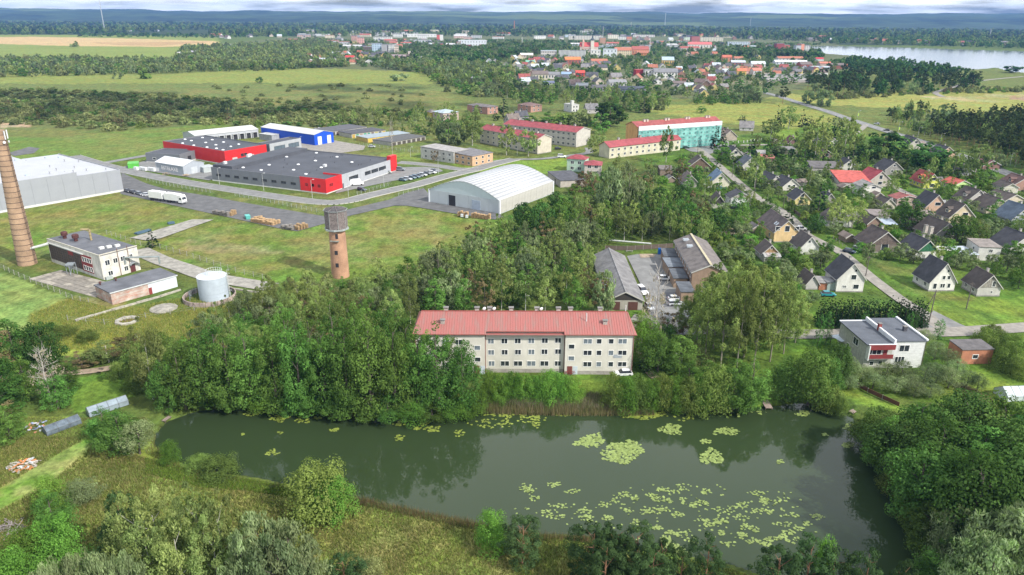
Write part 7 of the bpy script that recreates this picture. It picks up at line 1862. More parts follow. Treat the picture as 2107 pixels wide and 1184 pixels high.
SPEC = {  # colour, profile, crown base, clump size, leaf elongation, leaf cover, bark
 'alder':  ((0.082,0.172,0.038), lambda t: (np.sin(np.pi*np.clip(t*.80+.16,0,1))**.7)*(1-.42*t)*1.12, .06, .17, 1.2, 1.0, BARK),
 'maple':  ((0.075,0.150,0.036), lambda t: np.sqrt(np.clip(1-(2*t-.85)**2/1.35,0,1)), .10, .19, 1.1, 1.1, BARK),
 'oak':    ((0.045,0.105,0.026), lambda t: np.sqrt(np.clip(1-(2*t-.95)**2/1.15,0,1)), .12, .18, 1.1, 1.1, BARK),
 'birch':  ((0.185,0.245,0.085), lambda t: np.sin(np.pi*np.clip(t*.9+.08,0,1))**.8*(1-.15*t), .16, .12, 2.0, .75, BIRCHB),
 'aspen':  ((0.155,0.215,0.065), lambda t: np.sin(np.pi*np.clip(t*.8+.18,0,1))**.6, .22, .12, 1.2, .95, mat('aspen_bark',(0.28,0.25,0.2),.95,.2,2)),
 'willow': ((0.175,0.23,0.115), lambda t: np.sqrt(np.clip(1-(2*t-.9)**2/1.25,0,1)), .05, .14, 2.4, 1.05, BARK),
 'rusty':  ((0.17,0.14,0.07), lambda t: np.sin(np.pi*np.clip(t*.8+.15,0,1))**.7, .10, .11, 1.4, .55, BARK),
 'spruce': ((0.026,0.062,0.022), lambda t: (1-t)**.85+.02, .03, .10, 2.2, 1.7, BARK),
 'pine':   ((0.050,0.092,0.034), lambda t: np.sqrt(np.clip(1-(2*t-.8)**2/1.45,0,1)), .10, .12, 2.6, .9, mat('pine_bark',(0.28,0.15,0.09),.95,.2,2)),
 'woodpine': ((0.050,0.075,0.026), lambda t: np.sin(np.pi*np.clip(t*.7+.28,0,1))**.7, .40, .15, 1.6, 1.0, mat('pine_bark',(0.28,0.15,0.09))),
 'shrub':  ((0.130,0.195,0.050), lambda t: np.sqrt(np.clip(1-(t*.98)**2.2,0,1)), .0, .20, 1.4, 1.1, BARK),
 'scrub':  ((0.185,0.215,0.09), lambda t: np.sqrt(np.clip(1-(t*.98)**2.0,0,1)), .0, .20, 1.4, 1.0, BARK),
 'greensh':((0.105,0.225,0.040), lambda t: np.sqrt(np.clip(1-(t*.98)**2.4,0,1)), .0, .20, 1.2, 1.2, BARK),
 'fruit':  ((0.156,0.206,0.099), lambda t: np.sqrt(np.clip(1-(2*t-.9)**2/1.2,0,1)), .22, .20, 1.3, .8, BARK),
 'thuja':  ((0.064,0.156,0.040), lambda t: np.clip((1-t)*4,0,1)**.5*(.85+.15*(1-t)), .0, .12, 2.0, 1.6, BARK),
 'bare':   ((0.284,0.241,0.185), lambda t: np.sin(np.pi*np.clip(t*.8+.15,0,1)), .25, .10, 1.2, .07, mat('grey_bark',(0.40,0.37,0.33),.9,.2,2)),
}
LM = {k: leaf_mat(k + '_leaves', v[0], .25 if k in ('spruce','thuja','oak') else .38, .03 if k in ('spruce','thuja','pine') else .055) for k, v in SPEC.items()}
def crown_mesh(kind, seed, nleaf, leaf):
 """leafy crown: leaf sprays gathered in boughs through the crown's volume, unit height and unit width"""
 col, prof, cb, cs, el, cov, bark = SPEC[kind]
 rg = np.random.default_rng(seed*977 + len(kind)*31 + int(leaf*1000))
 nleaf = int(nleaf*cov)
 nc = max(16, int(nleaf/(78 if nleaf > 3500 else 42 if nleaf > 1200 else 17)))
 T = rg.random(nc*6); keep = rg.random(nc*6) < prof(T)**1.3 + .03
 T = T[keep][:nc]; nc = len(T)
 A = rg.random(nc)*2*np.pi
 ph = rg.random(6)*6.28
 if kind == 'spruce': T = (np.floor(T*15)+rg.random(nc)*.6)/15.6
 lob = 1 + .16*np.sin(2*A+ph[0]+3*T) + .13*np.sin(3*A+ph[1]-6*T) + .10*np.sin(5*A+ph[2]+9*T) + .07*np.sin(7*A+ph[3]+14*T)
 if kind in ('thuja','spruce'): lob = 1 + (lob-1)*.5
 Rr = prof(T)*.5*lob*(.25+.72*rg.random(nc)**.45)
 big = cs*.82*(.6+.8*rg.random(nc))*(.5+.5*prof(T))
 if kind == 'spruce': big *= .8
 C = np.stack([np.cos(A)*Rr, np.sin(A)*Rr, cb + (1-cb)*T*.97], 1)
 idx = rg.integers(0, nc, nleaf)
 D = rg.normal(size=(nleaf, 3)) + np.array([0,0,.35]); D /= np.linalg.norm(D, axis=1)[:, None]
 rad = big[idx]*(.5+.5*rg.random(nleaf)**.4)
 zs = .9 if kind not in ('birch','aspen','thuja') else 1.3
 asp = {'thuja': .28, 'spruce': .4, 'birch': .5, 'aspen': .42, 'shrub': 1.3, 'scrub': 1.5, 'alder': .55, 'rusty': .55, 'woodpine': .45, 'willow': .9, 'greensh': 1.0, 'pine': .7}.get(kind, .8)   # width / height
 off = D*rad[:, None];
 P = C[idx] + np.stack([off[:,0], off[:,1], off[:,2]*zs*asp], 1)
 if kind == 'spruce':
  P[:, 2] -= .05*(np.hypot(P[:,0], P[:,1]))
 P[:, 2] = np.clip(P[:, 2], .0, 1.02)
 outw = np.stack([np.cos(A[idx]), np.sin(A[idx]), np.full(nleaf, .5)], 1)
 N = D*1.0 + outw*.25 + np.array([0,0,.25]) + rg.normal(size=(nleaf,3))*.28
 N /= np.linalg.norm(N, axis=1)[:, None]
 U = np.cross(N, rg.normal(size=(nleaf,3)))
 if kind in ('spruce',): U = np.stack([np.cos(A[idx]), np.sin(A[idx]), np.full(nleaf,-.35)], 1)+rg.normal(size=(nleaf,3))*.25; N = np.array([0,0,1.])+rg.normal(size=(nleaf,3))*.35; U -= N*(U*N).sum(1)[:,None]/(N*N).sum(1)[:,None]
 if kind in ('birch','willow'): U = np.array([0,0,-1.])+rg.normal(size=(nleaf,3))*.5
 U /= np.linalg.norm(U, axis=1)[:, None]
 V = np.cross(N, U); V /= np.linalg.norm(V, axis=1)[:, None] + 1e-9
 s = leaf*(.6+.8*rg.random(nleaf))
 e = math.sqrt(el)
 a = U*(s*e)[:, None]*.5; b = V*(s/e)[:, None]*.5
 a[:, 2] *= asp; b[:, 2] *= asp
 Q = np.stack([P-a*1.0, P+b*.9, P+a, P-b*.9], 1).reshape(-1, 3)
 me = bpy.data.meshes.new(kind + '_crown')
 me.vertices.add(len(Q)); me.vertices.foreach_set('co', Q.astype(np.float32).ravel())
 me.loops.add(len(Q)); me.loops.foreach_set('vertex_index', np.arange(len(Q), dtype=np.int32))
 me.polygons.add(nleaf); me.polygons.foreach_set('loop_start', np.arange(0, len(Q), 4, dtype=np.int32))
 me.update(calc_edges=True)
 ct = np.clip(rg.normal(1, .17, nc), .6, 1.5)
 tn = ct[idx]*np.clip(rg.normal(1, .13, nleaf), .6, 1.5)
 at = me.attributes.new('tint', 'FLOAT', 'FACE'); at.data.foreach_set('value', tn.astype(np.float32))
 me.materials.append(LM[kind])
 return me
def trunk_mesh(kind, seed, detail):
 bark = SPEC[kind][6]; r = random.Random(seed*13+5)
 b = MB(); R0 = .022 if kind in ('birch','aspen','woodpine') else .034
 n = 7 if detail == 0 else 4
 x = y = 0; px_ = (0, 0, -.02);
 segs = 5 if detail == 0 else 2
 top = .93 if kind == 'bare' else .72 if kind == 'birch' else .84
 pts = [(0,0,-.02)]
 for k in range(segs):
  z = top*(k+1)/segs; x += r.uniform(-.02,.02); y += r.uniform(-.02,.02); pts.append((x, y, z))
 for k in range(segs):
  b.tube(pts[k], pts[k+1], R0*(1-.8*k/segs), R0*(1-.8*(k+1)/segs), n, caps=False)
 nl = {0: 12, 1: 4, 2: 0}[detail]
 if kind in ('birch','aspen'): nl = nl//2
 if kind == 'bare': nl = 34
 cb = SPEC[kind][2]
 for k in range(nl):
  z = cb*.8 + (top-cb*.8)*(k+.5)/max(1,nl); i = min(segs-1, int(z/top*segs)); f = (z-pts[i][2])/(pts[i+1][2]-pts[i][2])
  q = Vector(pts[i]).lerp(Vector(pts[i+1]), f)
  a = k*2.4 + r.uniform(-.4,.4); L = float(SPEC[kind][1](np.array([max(0,(z-cb)/(1-cb))]))[0])*(.46 if kind == 'bare' else .27)*r.uniform(.7,1)
  e = q + Vector((math.cos(a)*L, math.sin(a)*L, .12*r.uniform(.5,1.4)*(.3 if kind == 'spruce' else 1)))
  b.tube(q, e, R0*(.2 if kind == 'bare' else .34)*(1-z*.6), R0*.05, 4, caps=False)
  if kind == 'bare':
   for j in range(3):
    e2 = q.lerp(e, .35+.2*j); e3 = e2 + Vector((r.uniform(-.12,.12), r.uniform(-.12,.12), r.uniform(.03,.12)))
    b.tube(e2, e3, R0*.13, R0*.05, 3, caps=False)
 return b.mesh('trunk', bark)
LODS = ((8600, .032), (3000, .052), (1250, .085), (260, .19))
def tree_parts(kind, lod, var):
 n, lf = LODS[lod]
 if kind in ('shrub','scrub','greensh','fruit','thuja'):
  if lod: n = int(n*.55); lf *= 1.35
  else: lf *= .85
 c = cached(('crown', kind, lod, var), lambda: crown_mesh(kind, var+lod*10+1, n, lf))
 tr = cached(('trunk', kind, min(lod,2), var), lambda: trunk_mesh(kind, var, min(lod,2)))
 return c, tr
NAMES = {'alder':'alder_tree','maple':'maple_tree','oak':'oak_tree','birch':'birch_tree','aspen':'aspen_tree','willow':'willow_tree','rusty':'dry_tree','spruce':'spruce_tree','pine':'young_pine','woodpine':'pine_tree','shrub':'bush','scrub':'willow_bush','greensh':'green_bush','fruit':'fruit_tree','thuja':'column_thuja','bare':'dead_tree'}
TP = random.Random(5)
TREEPOS = []
def tree(kind, x, y, h, wd, label, group=None, z=0.0, reg=False):
 d = y
 lod = 0 if d < 175 else 1 if d < 330 else 2 if d < 900 else 3
 var = TP.randrange(3 if lod else 3)
 c, tr = tree_parts(kind, lod, var)
 cat = 'bush' if kind in ('shrub','scrub','greensh') else 'tree'
 t = thing(NAMES[kind], label, cat, (x, y, z), TP.uniform(0, 6.28), group, reg)
 t.scale = (wd, wd*TP.uniform(.88,1.12), h)
 if lod < 3 and cat == 'tree': mobj('trunk', tr, t)
 mobj('crown', c, t)
 TREEPOS.append((x, y, wd))
 return t
def tree_px(kind, px, py, top, wpx, label, group=None, z=0.0):
 g = G(px, py, z); h = height_at(g, top) - z
 dp = g.y*math.cos(PITCH) + CAMH*math.sin(PITCH)
 return tree(kind, g.x, g.y, max(1.2, h), wpx*dp/FPX*1.06, label, group, z, bool(group))
# exclusion: building footprints and roads
BLK_ = []
bpy.context.view_layer.update()
for o in bpy.data.objects:
 if o.type == 'MESH' and o.parent and o.name.split('.')[0] in ('wall','left_wall','right_wall','brick_wall','white_wall','low_wall'):
  c = [o.matrix_world @ Vector(b) for b in o.bound_box]
  xs = [q.x for q in c]; ys = [q.y for q in c]
  if len(BLK_) < 4000:
   mw = o.matrix_world.inverted(); bb = o.bound_box
   BLK_.append((mw, bb[0][0], bb[6][0], bb[0][1], bb[6][1], min(xs), max(xs), min(ys), max(ys)))
ROADP = []
for o in bpy.data.objects:
 if o.type == 'MESH' and not o.parent and o.name.split('.')[0] in ('highway','junction_lane','estate_street','village_road','garden_lane','works_road','north_lane','block_road','block_lane','boiler_track','dirt_track','town_street','field_lane'):
  n = len(o.data.vertices)//2; v = o.data.vertices
  for i in range(n-1):
   a = (v[i].co+v[n+i].co)/2; b = (v[i+1].co+v[n+i+1].co)/2; L = (b-a).length
   for k in range(max(1, int(L/3))): q = a.lerp(b, k/max(1,int(L/3))); ROADP.append((q.x, q.y))
ROADP = np.array(ROADP)
SLABS = [np.array([(v.co.x, v.co.y) for v in o.data.vertices]) for o in bpy.data.objects if o.type == 'MESH' and o.name.split('.')[0] in ('loading_yard','car_park','goods_yard','works_yard','courtyard','parking_strip','estate_yard','turning_area','bus_lane','old_concrete_pad')]
def blocked(x, y, r, front=0.0):
 for mw, x0, x1, y0, y1, a, b, c, d in BLK_:
  if a-r-12 < x < b+r+12 and c-r-12 < y < d+r+12:
   q = mw @ Vector((x, y, 0))
   if x0-r < q.x < x1+r and y0-r-front < q.y < y1+r: return True
 if np.min((ROADP[:,0]-x)**2 + (ROADP[:,1]-y)**2) < (r*.6+3.2)**2: return True
 for S in SLABS:
  if S[:,0].min()-2 < x < S[:,0].max()+2 and inside(S, np.array([x]), np.array([y]))[0]: return True
 if y < 175 and inside(POND, np.array([x]), np.array([y]))[0]: return True
 return False
cl = random.Random(31)
def cluster(pts, sp, mix, label, group, nmax=400, front=0.0, clear=0.5, dens=1.0, where=None):
 """trees standing in one wood: mix = (kind, weight, hmin, hmax, width/height, name used in the label)"""
 P = wpoly(pts); mn, mx_ = P.min(0), P.max(0); done = []; tries = 0; area = abs(sum(P[i][0]*P[(i+1)%len(P)][1]-P[(i+1)%len(P)][0]*P[i][1] for i in range(len(P))))/2
 nt_ = int(min(12000, area/(sp*sp)*14))
 while tries < nt_ and len(done) < nmax:
  tries += 1
  x = cl.uniform(mn[0], mx_[0]); y = cl.uniform(mn[1], mx_[1])
  if not inside(P, np.array([x]), np.array([y]))[0]: continue
  if any((x-a)**2+(y-b)**2 < sp*sp for a, b in done): continue
  k = cl.choices(mix, [m_[1] for m_ in mix])[0]
  h = cl.uniform(k[2], k[3]); wd = h*k[4]*cl.uniform(.85,1.2)
  if blocked(x, y, wd*clear, front): continue
  done.append((x, y))
  if cl.random() > dens: continue
  lb = k[5] + ' ' + label
  if where:
   o = min(where, key=lambda o: (o.location.x-x)**2+(o.location.y-y)**2)
   ws = o['label'].split()[:7]
   while ws[-1] in ('with','and','the','in','of','over','a','to','by','its','from','beside','behind','at'): ws.pop()
   lb = ('taller ' if h > (k[2]+k[3])/2 else 'lower ') + k[5] + ' near the ' + ' '.join(ws)
  tree(k[0], x, y, h, wd, lb, (k[5] + 's ' + group).replace('bushs','bushes').replace('birchs','birches'), reg=where is not None)
 return done
# --- trees one can name singly
NB = 'alders along the far bank of the pond'
for k, (px, py, tp, w_) in enumerate([(350,846,748,72),(383,840,706,84),(430,838,700,84),(478,840,690,80),(524,840,674,84),(570,842,668,88),(620,847,650,90),(670,848,666,88),(716,854,656,84),(764,857,640,94),(814,854,655,90),(862,848,690,80),(905,850,672,92),(955,845,684,80),
  (408,815,680,80),(455,812,668,80),(505,812,655,80),(600,815,640,84),(648,812,634,84),(700,815,640,84),(740,812,632,84),(790,815,640,84),(838,812,668,70),(880,815,690,64),(930,812,688,60)]):
 tree_px('alder', px, py, tp+(k*37 % 27)-22, w_*(.84+(k*13 % 7)*.03), 'dense dark green alder of the bank rows left of the block', NB)
for px, py, tp, w_ in ((545,846,800,70),(600,852,812,60),(640,856,806,60),(700,862,815,60),(760,866,822,55),(800,866,815,60),(845,868,826,60),(890,866,830,60),(935,860,820,60),(975,852,806,60),(480,846,800,55),(860,862,815,50),(440,842,800,50)):
 tree_px('greensh' if px % 2 else 'alder', px, py-6, tp, w_, 'low green bush overhanging the water under the bank alders', 'bushes at the waterline')
tree_px('birch', 316, 822, 652, 86, 'loose birch with a leaning white trunk at the left end of the pond')
tree_px('birch', 338, 815, 690, 60, 'smaller birch just behind the leaning one at the left end of the pond')
for k, px in enumerate(range(1008, 1186, 24)):
 tree_px('greensh', px, 826+cl.uniform(-4,4), 768+cl.uniform(-8,8), 46, 'bright green bush in the hedge-like row before the middle of the block', 'bushes in front of the block')
for k, px in enumerate((1262,1286,1310,1338,1362,1388,1412,1440)):
 tree_px('greensh' if k % 2 else 'shrub', px, 838+cl.uniform(-4,4), 776+cl.uniform(-8,4), 50, 'rounded bush on the bank right of the lawn gap', 'bushes on the bank right of the lawn')
for a in ((1415,815,742,58,'alder','light green young tree right of the street lamp with the strut'),(1465,842,752,70,'shrub','grey green bushy tree over the water left of the plank jetty'),(1505,842,738,76,'alder','round alder over the water, second left of the plank jetty'),(1542,838,732,74,'alder','round alder over the water just left of the plank jetty'),
   (1450,812,740,60,'alder','mid green tree behind the waterside bushes'),(1622,824,738,66,'maple','left one of the two maples right of the plank jetty'),(1662,832,716,84,'maple','tall maple right of the plank jetty with its feet by the water'),(1690,812,730,66,'maple','maple behind the tall one, nearer the white villa'),
   (1718,796,705,52,'oak','dark tree close to the left wall of the white villa'),(1740,790,735,40,'fruit','pale leaved small tree at the villa corner'),(1700,836,790,60,'shrub','grassy willow bush between maple and board fence'),(1725,850,815,40,'shrub','low reedy bush at the right corner of the pond'),
   (1345,735,560,74,'bare','almost leafless tree in front of the courtyard car park'),(1352,770,672,74,'alder','dark green tree right of the black car track'),(1395,765,690,84,'alder','broad dark tree left of the poplars'),(1330,745,655,60,'greensh','dark bush beside the block gable'),(1420,748,705,70,'scrub','dark shrub under the poplars left end'),(1310,720,660,50,'rusty','thin brownish tree at the block gable'),
   (1380,700,640,60,'rusty','brownish bare bush between courtyard and poplars')):
 tree_px(a[4], *a[:4], a[5])
for px, py, tp, w_ in ((1450,745,568,66),(1482,758,548,76),(1515,764,545,76),(1550,755,552,76),(1584,744,560,76),(1612,728,580,66),(1636,706,608,52),(1468,718,540,76),(1508,715,536,80),(1552,712,543,80),(1594,702,556,76),(1434,700,598,58),(1530,735,548,70),(1495,690,532,70),(1570,688,548,70),(1620,692,580,60),(1455,690,560,60)):
 tree_px('aspen', px, py, tp, w_, 'tall olive green aspen in the dense grove right of the block', 'aspens of the grove')
for row_, (py, dy) in enumerate(((664,0),(673,1))):
 for px in range(1684, 1896, 13):
  tree_px('spruce', px+row_*6, py+cl.uniform(-1,1), 607+cl.uniform(-5,5)+dy*3, 24, 'dark spruce in the tall dense hedge behind the white villa', 'spruces of the tall hedge')
for px, py, tp, w_, lb in ((1681,714,645,19,'left one of the two column thujas left of the villa'),(1698,710,637,22,'right one of the two column thujas left of the villa'),(1774,690,637,19,'column thuja before the hedge, above the low villa roof'),(1828,684,637,19,'column thuja before the hedge, middle of the upper villa roof'),(1868,686,640,15,'left of the paired thujas at the upper villa roof'),(1878,684,637,15,'right of the paired thujas at the upper villa roof'),(1929,697,655,21,'single column thuja at the road fork right of the villa')):
 tree_px('thuja', px, py, tp, w_, lb)
for px, py, tp, w_ in ((1900,706,680,34),(1922,740,705,40),(1948,757,718,36),(1820,778,748,42),(1853,782,744,46),(1900,790,752,48),(1925,788,748,44),(1950,798,758,46),(1988,795,762,36),(1772,786,752,46),(1795,800,768,44),(1842,808,776,44),(1870,800,772,40),(1965,775,740,36),(1745,800,770,40),(2010,805,770,30),(1880,816,785,40),(1912,818,790,40)):
 tree_px('fruit', px, py, tp, w_, 'small grey green fruit tree in the garden of the white villa', 'fruit trees of the villa garden')
for px, py, tp, w_ in ((2022,720,675,44),(2050,712,680,50),(2080,735,690,60),(2105,750,700,60),(2070,760,712,60),(2100,775,735,50),(2040,700,668,40)):
 tree_px('shrub', px, py, tp, w_, 'rounded garden bush behind the brick garage', 'bushes behind the brick garage')
# right hand wood at the pond
for k, (px, py, tp, w_) in enumerate([(1790,900,838,84),(1870,915,815,110),(1950,925,806,120),(2030,935,812,120),(2095,950,830,120),(1830,950,868,110),(1905,985,862,130),(1985,1000,872,140),(2070,1020,868,140),(1870,1040,918,120),(1950,1075,912,150),(2040,1100,925,150),(2110,1110,945,140),(1800,930,850,70),(2140,1000,860,140)]):
 tree_px(('maple','alder','oak')[k % 3], px+14, py+30, tp+6, w_*1.08, 'big round broadleaf tree in the wood at the lower right corner', 'big trees of the lower right wood')
tree_px('maple', 1985, 1150, 935, 150, 'brighter green maple standing out in the middle of the lower right wood')
for px, py, tp, w_ in ((1905,1130,1040,110),(1960,1195,1060,130),(2050,1240,1040,170),(2110,1270,1060,180),(1935,1230,1110,110),(2000,1290,1110,150)):
 tree_px('willow' if px % 2 == 0 else 'alder', px, py, tp, w_, 'grey green rounded tree at the bottom right edge', 'grey green trees at the bottom right')
for px, py, tp, w_ in ((1770,905,865,50),(1800,945,905,50),(1838,1010,960,60),(1868,1070,1015,60),(1895,1110,1060,60)):
 tree_px('shrub', px, py, tp, w_, 'bush overhanging the right shore of the pond', 'bushes of the right shore')
# near meadow
tree_px('shrub', 655, 1052, 955, 124, 'large domed willow bush on the near bank in the middle of the meadow')
tree_px('greensh', 690, 1060, 985, 84, 'bright green bush growing into the right side of the domed willow')
for a in ((452,974,944,84,'shrub','right one of two round bushes on the near bank left'),(408,962,938,48,'shrub','left one of two round bushes on the near bank left'),(250,925,842,98,'alder','dark bush tree beside the greenhouse path'),(222,905,838,70,'alder','green tree at the end of the long greenhouse'),(288,935,868,74,'fruit','yellowish green bush at the left end of the pond'),
   (352,950,908,40,'greensh','small yellow green shrub on the left shore'),(112,1052,985,66,'greensh','dark green shrub, topmost of the three in the left meadow'),(118,1105,1012,84,'alder','green shrub, middle of the three in the left meadow'),(60,1175,1092,96,'greensh','bright shrub at the lower left of the meadow'),(178,1035,988,66,'fruit','yellowish shrub right of the three green ones'),(125,1165,1065,90,'greensh','green shrub, lowest of the three in the left meadow'),
   (1012,1130,1050,62,'greensh','vivid light green young tree on the near bank'),(1074,1160,1062,84,'pine','dark grey green pine right of the vivid young tree'),(108,835,715,66,'bare','dead white branched birch behind the old greenhouse'),(22,905,835,66,'alder','green tree at the left edge by the junk')):
 tree_px(a[4], *a[:4], a[5])
for px, py, tp, w_ in ((1215,1205,1078,104),(1262,1200,1082,90),(1308,1205,1084,96),(1358,1205,1108,76),(1445,1215,1104,84),(1395,1230,1130,60),(1590,1250,1122,92),(1652,1245,1108,96),(1700,1250,1126,80),(1762,1262,1130,76),(1842,1275,1155,60),(1240,1240,1110,80),(1335,1240,1120,80)):
 tree_px('pine', px, py, tp, w_, 'young grey green pine at the bottom edge of the meadow', 'young pines at the bottom edge')
tree_px('greensh', 1680, 1240, 1108, 50, 'light green young tree between the bottom pines')
for px, py, tp, w_ in ((298,1215,1015,112),(352,1210,996,118),(425,1215,990,126),(478,1225,1004,110),(392,1260,1050,110),(330,1250,1060,110),(455,1262,1060,110)):
 tree_px('birch', px, py, tp, w_, 'tall birch of the front left group with pale trunk showing', 'birches of the front left group')
for px, py, tp, w_ in ((560,1255,1055,120),(615,1270,1075,110),(525,1290,1090,110),(175,1290,1135,80),(240,1300,1130,80),(285,1310,1142,70),(585,1310,1110,130),(120,1330,1160,80)):
 tree_px('willow', px, py, tp, w_, 'silvery yellow leaved tree at the bottom left edge', 'silvery trees at the bottom left')
tree_px('pine', 275, 1180, 1012, 80, 'bluish pine at the left side of the front birches'); tree_px('pine', 715, 1225, 1140, 80, 'low bluish pine at the bottom edge right of the silvery trees'); tree_px('scrub', 760, 1205, 1150, 60, 'dark low shrub at the bottom edge')
tree_px('greensh', 40, 1260, 1140, 120, 'bright bush in the bottom left corner')
# left edge
for px, py, tp, w_ in ((-10,790,665,110),(40,775,655,90),(95,765,665,76),(140,800,745,60),(60,820,735,60),(0,850,720,110),(170,755,725,60),(225,745,700,80),(270,740,690,80),(-30,900,800,100),(120,840,760,60)):
 tree_px(('alder','birch','rusty','oak')[px % 4], px, py, tp, w_, 'olive tree in the thicket at the left edge', 'trees of the left edge thicket')
for px, py, tp, w_ in ((200,740,722,44),(250,775,745,46),(300,760,700,80),(330,790,715,70),(290,800,760,60),(340,770,690,70),(130,690,672,50),(180,700,680,40),(100,680,668,40)):
 tree_px('shrub', px, py, tp, w_, 'bush beside the dirt track left of the pond', 'bushes by the dirt track')
tree_px('spruce', 314, 508, 470, 30, 'single spruce standing by the concrete post fence')
tree_px('oak', 1812, 330, 270, 84, 'big round dark oak by the highway'); tree_px('oak', 1908, 352, 297, 78, 'large oak between the slate houses and the highway')
tree_px('birch', 1930, 350, 312, 30, 'small birch right of the large oak'); tree_px('birch', 2005, 362, 288, 50, 'tall olive birch beside the highway bend'); tree_px('birch', 1960, 362, 303, 34, 'dark narrow birch in front of the pinkish house')
tree_px('spruce', 1752, 345, 283, 32, 'dark spruce left of the big oak'); tree_px('birch', 1655, 330, 248, 62, 'left one of the two big birches by the black roofed house'); tree_px('birch', 1675, 335, 240, 62, 'right one of the two big birches by the black roofed house'); tree_px('birch', 1735, 325, 235, 54, 'tall birch right of the dark spruces')
for px, tp in ((1650,216),(1660,225),(1668,232),(1688,228),(1700,230),(1712,226),(1722,230),(1730,236)): tree_px('spruce', px, 285 if px > 1680 else 262, tp+5, 18, 'dark spruce in the group beyond the maroon roofed house', 'spruces beyond the maroon roofed house')
tree_px('spruce', 1597, 262, 212, 16, 'slim dark spruce left of the meadow birch'); tree_px('spruce', 1605, 262, 220, 16, 'second slim spruce by the meadow birch'); tree_px('birch', 1622, 266, 212, 40, 'birch beside the two slim meadow spruces'); tree_px('birch', 1585, 285, 240, 44, 'spreading birch at the white post fence')
tree_px('spruce', 1471, 307, 250, 22, 'dark spruce at the right end of the netted block'); tree_px('spruce', 1486, 304, 255, 22, 'second dark spruce at the right end of the netted block'); tree_px('spruce', 1543, 322, 268, 18, 'thin spruce in the gardens behind the cream house')
tree_px('alder', 1482, 332, 288, 34, 'round tree beside the estate street top'); tree_px('birch', 1552, 388, 315, 40, 'loose street birch between the two lanes'); tree_px('spruce', 1683, 440, 372, 36, 'tall loose spruce in the garden by the yellow house')
tree_px('birch', 1722, 475, 398, 62, 'loose birch before the large white house'); tree_px('birch', 1752, 470, 405, 56, 'brownish loose birch right of the other one'); tree_px('spruce', 1622, 460, 420, 26, 'dense small spruce by the street left of the white car')
tree_px('maple', 1872, 470, 412, 52, 'large dense maple left of the cream dormer house'); tree_px('maple', 1978, 500, 444, 56, 'large dark maple before the ruined house'); tree_px('oak', 1675, 478, 440, 36, 'dark round tree beside the white car lane')
tree_px('fruit', 1782, 545, 498, 24, 'small street tree before the brown barn'); tree_px('alder', 2095, 545, 500, 40, 'yellow green round tree at the right edge by the brick porch'); tree_px('willow', 2046, 345, 312, 34, 'grey willow beside the highway'); tree_px('fruit', 1535, 455, 436, 20, 'small round tree on the bright lawn'); tree_px('alder', 1508, 455, 430, 16, 'young tree on the bright lawn')
tree_px('shrub', 1495, 467, 440, 30, 'bush at the left of the bright lawn')
for px, py, tp, w_, k in ((1042,320,253,40,'birch'),(1087,322,260,42,'birch'),(924,298,246,54,'willow'),(972,300,240,46,'birch'),(895,334,305,14,'rusty'),(1370,335,260,36,'birch'),(1265,372,345,0,''),(1220,320,278,30,'birch'),(1232,300,265,26,'birch'),(1160,284,250,0,''),(1205,330,290,0,'')):
 if w_: tree_px(k, px, py, tp, w_, {1042:'birch before the left part of the front pink roofed block',1087:'birch before the right part of the front pink roofed block',924:'grey willow left of the pink roofed blocks',972:'dark birch between willow and pink roofed blocks',895:'narrow golden tree before the white office',1370:'birch before the right end of the low block',1220:'thin birch right of the rear pink roofed block',1232:'second thin birch right of the rear block'}[px])
tree_px('bare', 808, 322, 245, 12, 'dead slim tree behind the grey hall'); tree_px('spruce', 1036, 243, 193, 32, 'big dark spruce before the marsh villas'); tree_px('spruce', 1020, 248, 222, 14, 'small spruce by the marsh villas')
for px, py, tp, w_, k in ((1245,225,213,60,'oak'),(1255,262,208,60,'oak'),(1235,275,225,44,'alder'),(1300,285,245,0,''),(1325,232,200,30,'spruce'),(1270,250,215,40,'alder'),(1160,255,232,46,'shrub'),(1130,252,228,50,'alder'),(1195,258,226,46,'scrub'),(1090,262,236,40,'alder'),(1443,233,217,18,'alder'),(1527,249,232,18,'spruce')):
 if w_: tree_px(k, px, py, tp, w_, {1245:'broad oak crown at the back of the oak clump',1255:'largest oak of the clump left of the netted block',1235:'mid green tree at the foot of the oak clump',1325:'dark spruce on the meadow behind the netted block',1270:'alder at the right side of the oak clump',1160:'bush behind the rear pink roofed block',1130:'alder behind the rear pink roofed block',1195:'scrubby thicket tree right behind the rear block',1090:'alder by the slate gabled house',1443:'small dark tree on the yellow meadow',1527:'lone dark spruce above the white gabled house'}[px])
for px, py, tp, w_, k, lb in ((1690,218,180,44,'willow','big pale willow beside the highway on the plain'),(1662,214,184,28,'willow','smaller willow left of the big pale one'),(1610,214,176,26,'woodpine','tall tree where the highway leaves town'),(243,163,146,18,'willow','white leaved round willow on the meadow'),(299,162,140,26,'shrub','dark round bush right of the white willow'),(534,172,158,14,'oak','single small tree on the meadow'),
   (153,97,86,16,'scrub','round bush in the tan field'),(810,168,152,0,'',''),(822,167,150,30,'willow','willow clump on the green marsh'),(470,245,205,40,'willow','pale willow standing in the marsh scrub'),(2085,150,134,34,'oak','dark tree by the lake shore at the right'),(1830,138,120,60,'oak','')):
 if w_ and lb: tree_px(k, px, py, tp, w_, lb)
for a in ((1322,700,640,46,'birch','young birch between the block gable and the long shed'),(1368,715,655,50,'alder','alder screening the lower courtyard entrance'),(1240,652,560,50,'willow','grey willow covering the near left corner of the long shed'),(1405,690,600,46,'birch','birch at the near end of the brick row'),(1225,640,540,60,'birch','tall birch left of the long courtyard shed')):
 tree_px(a[4], *a[:4], a[5])
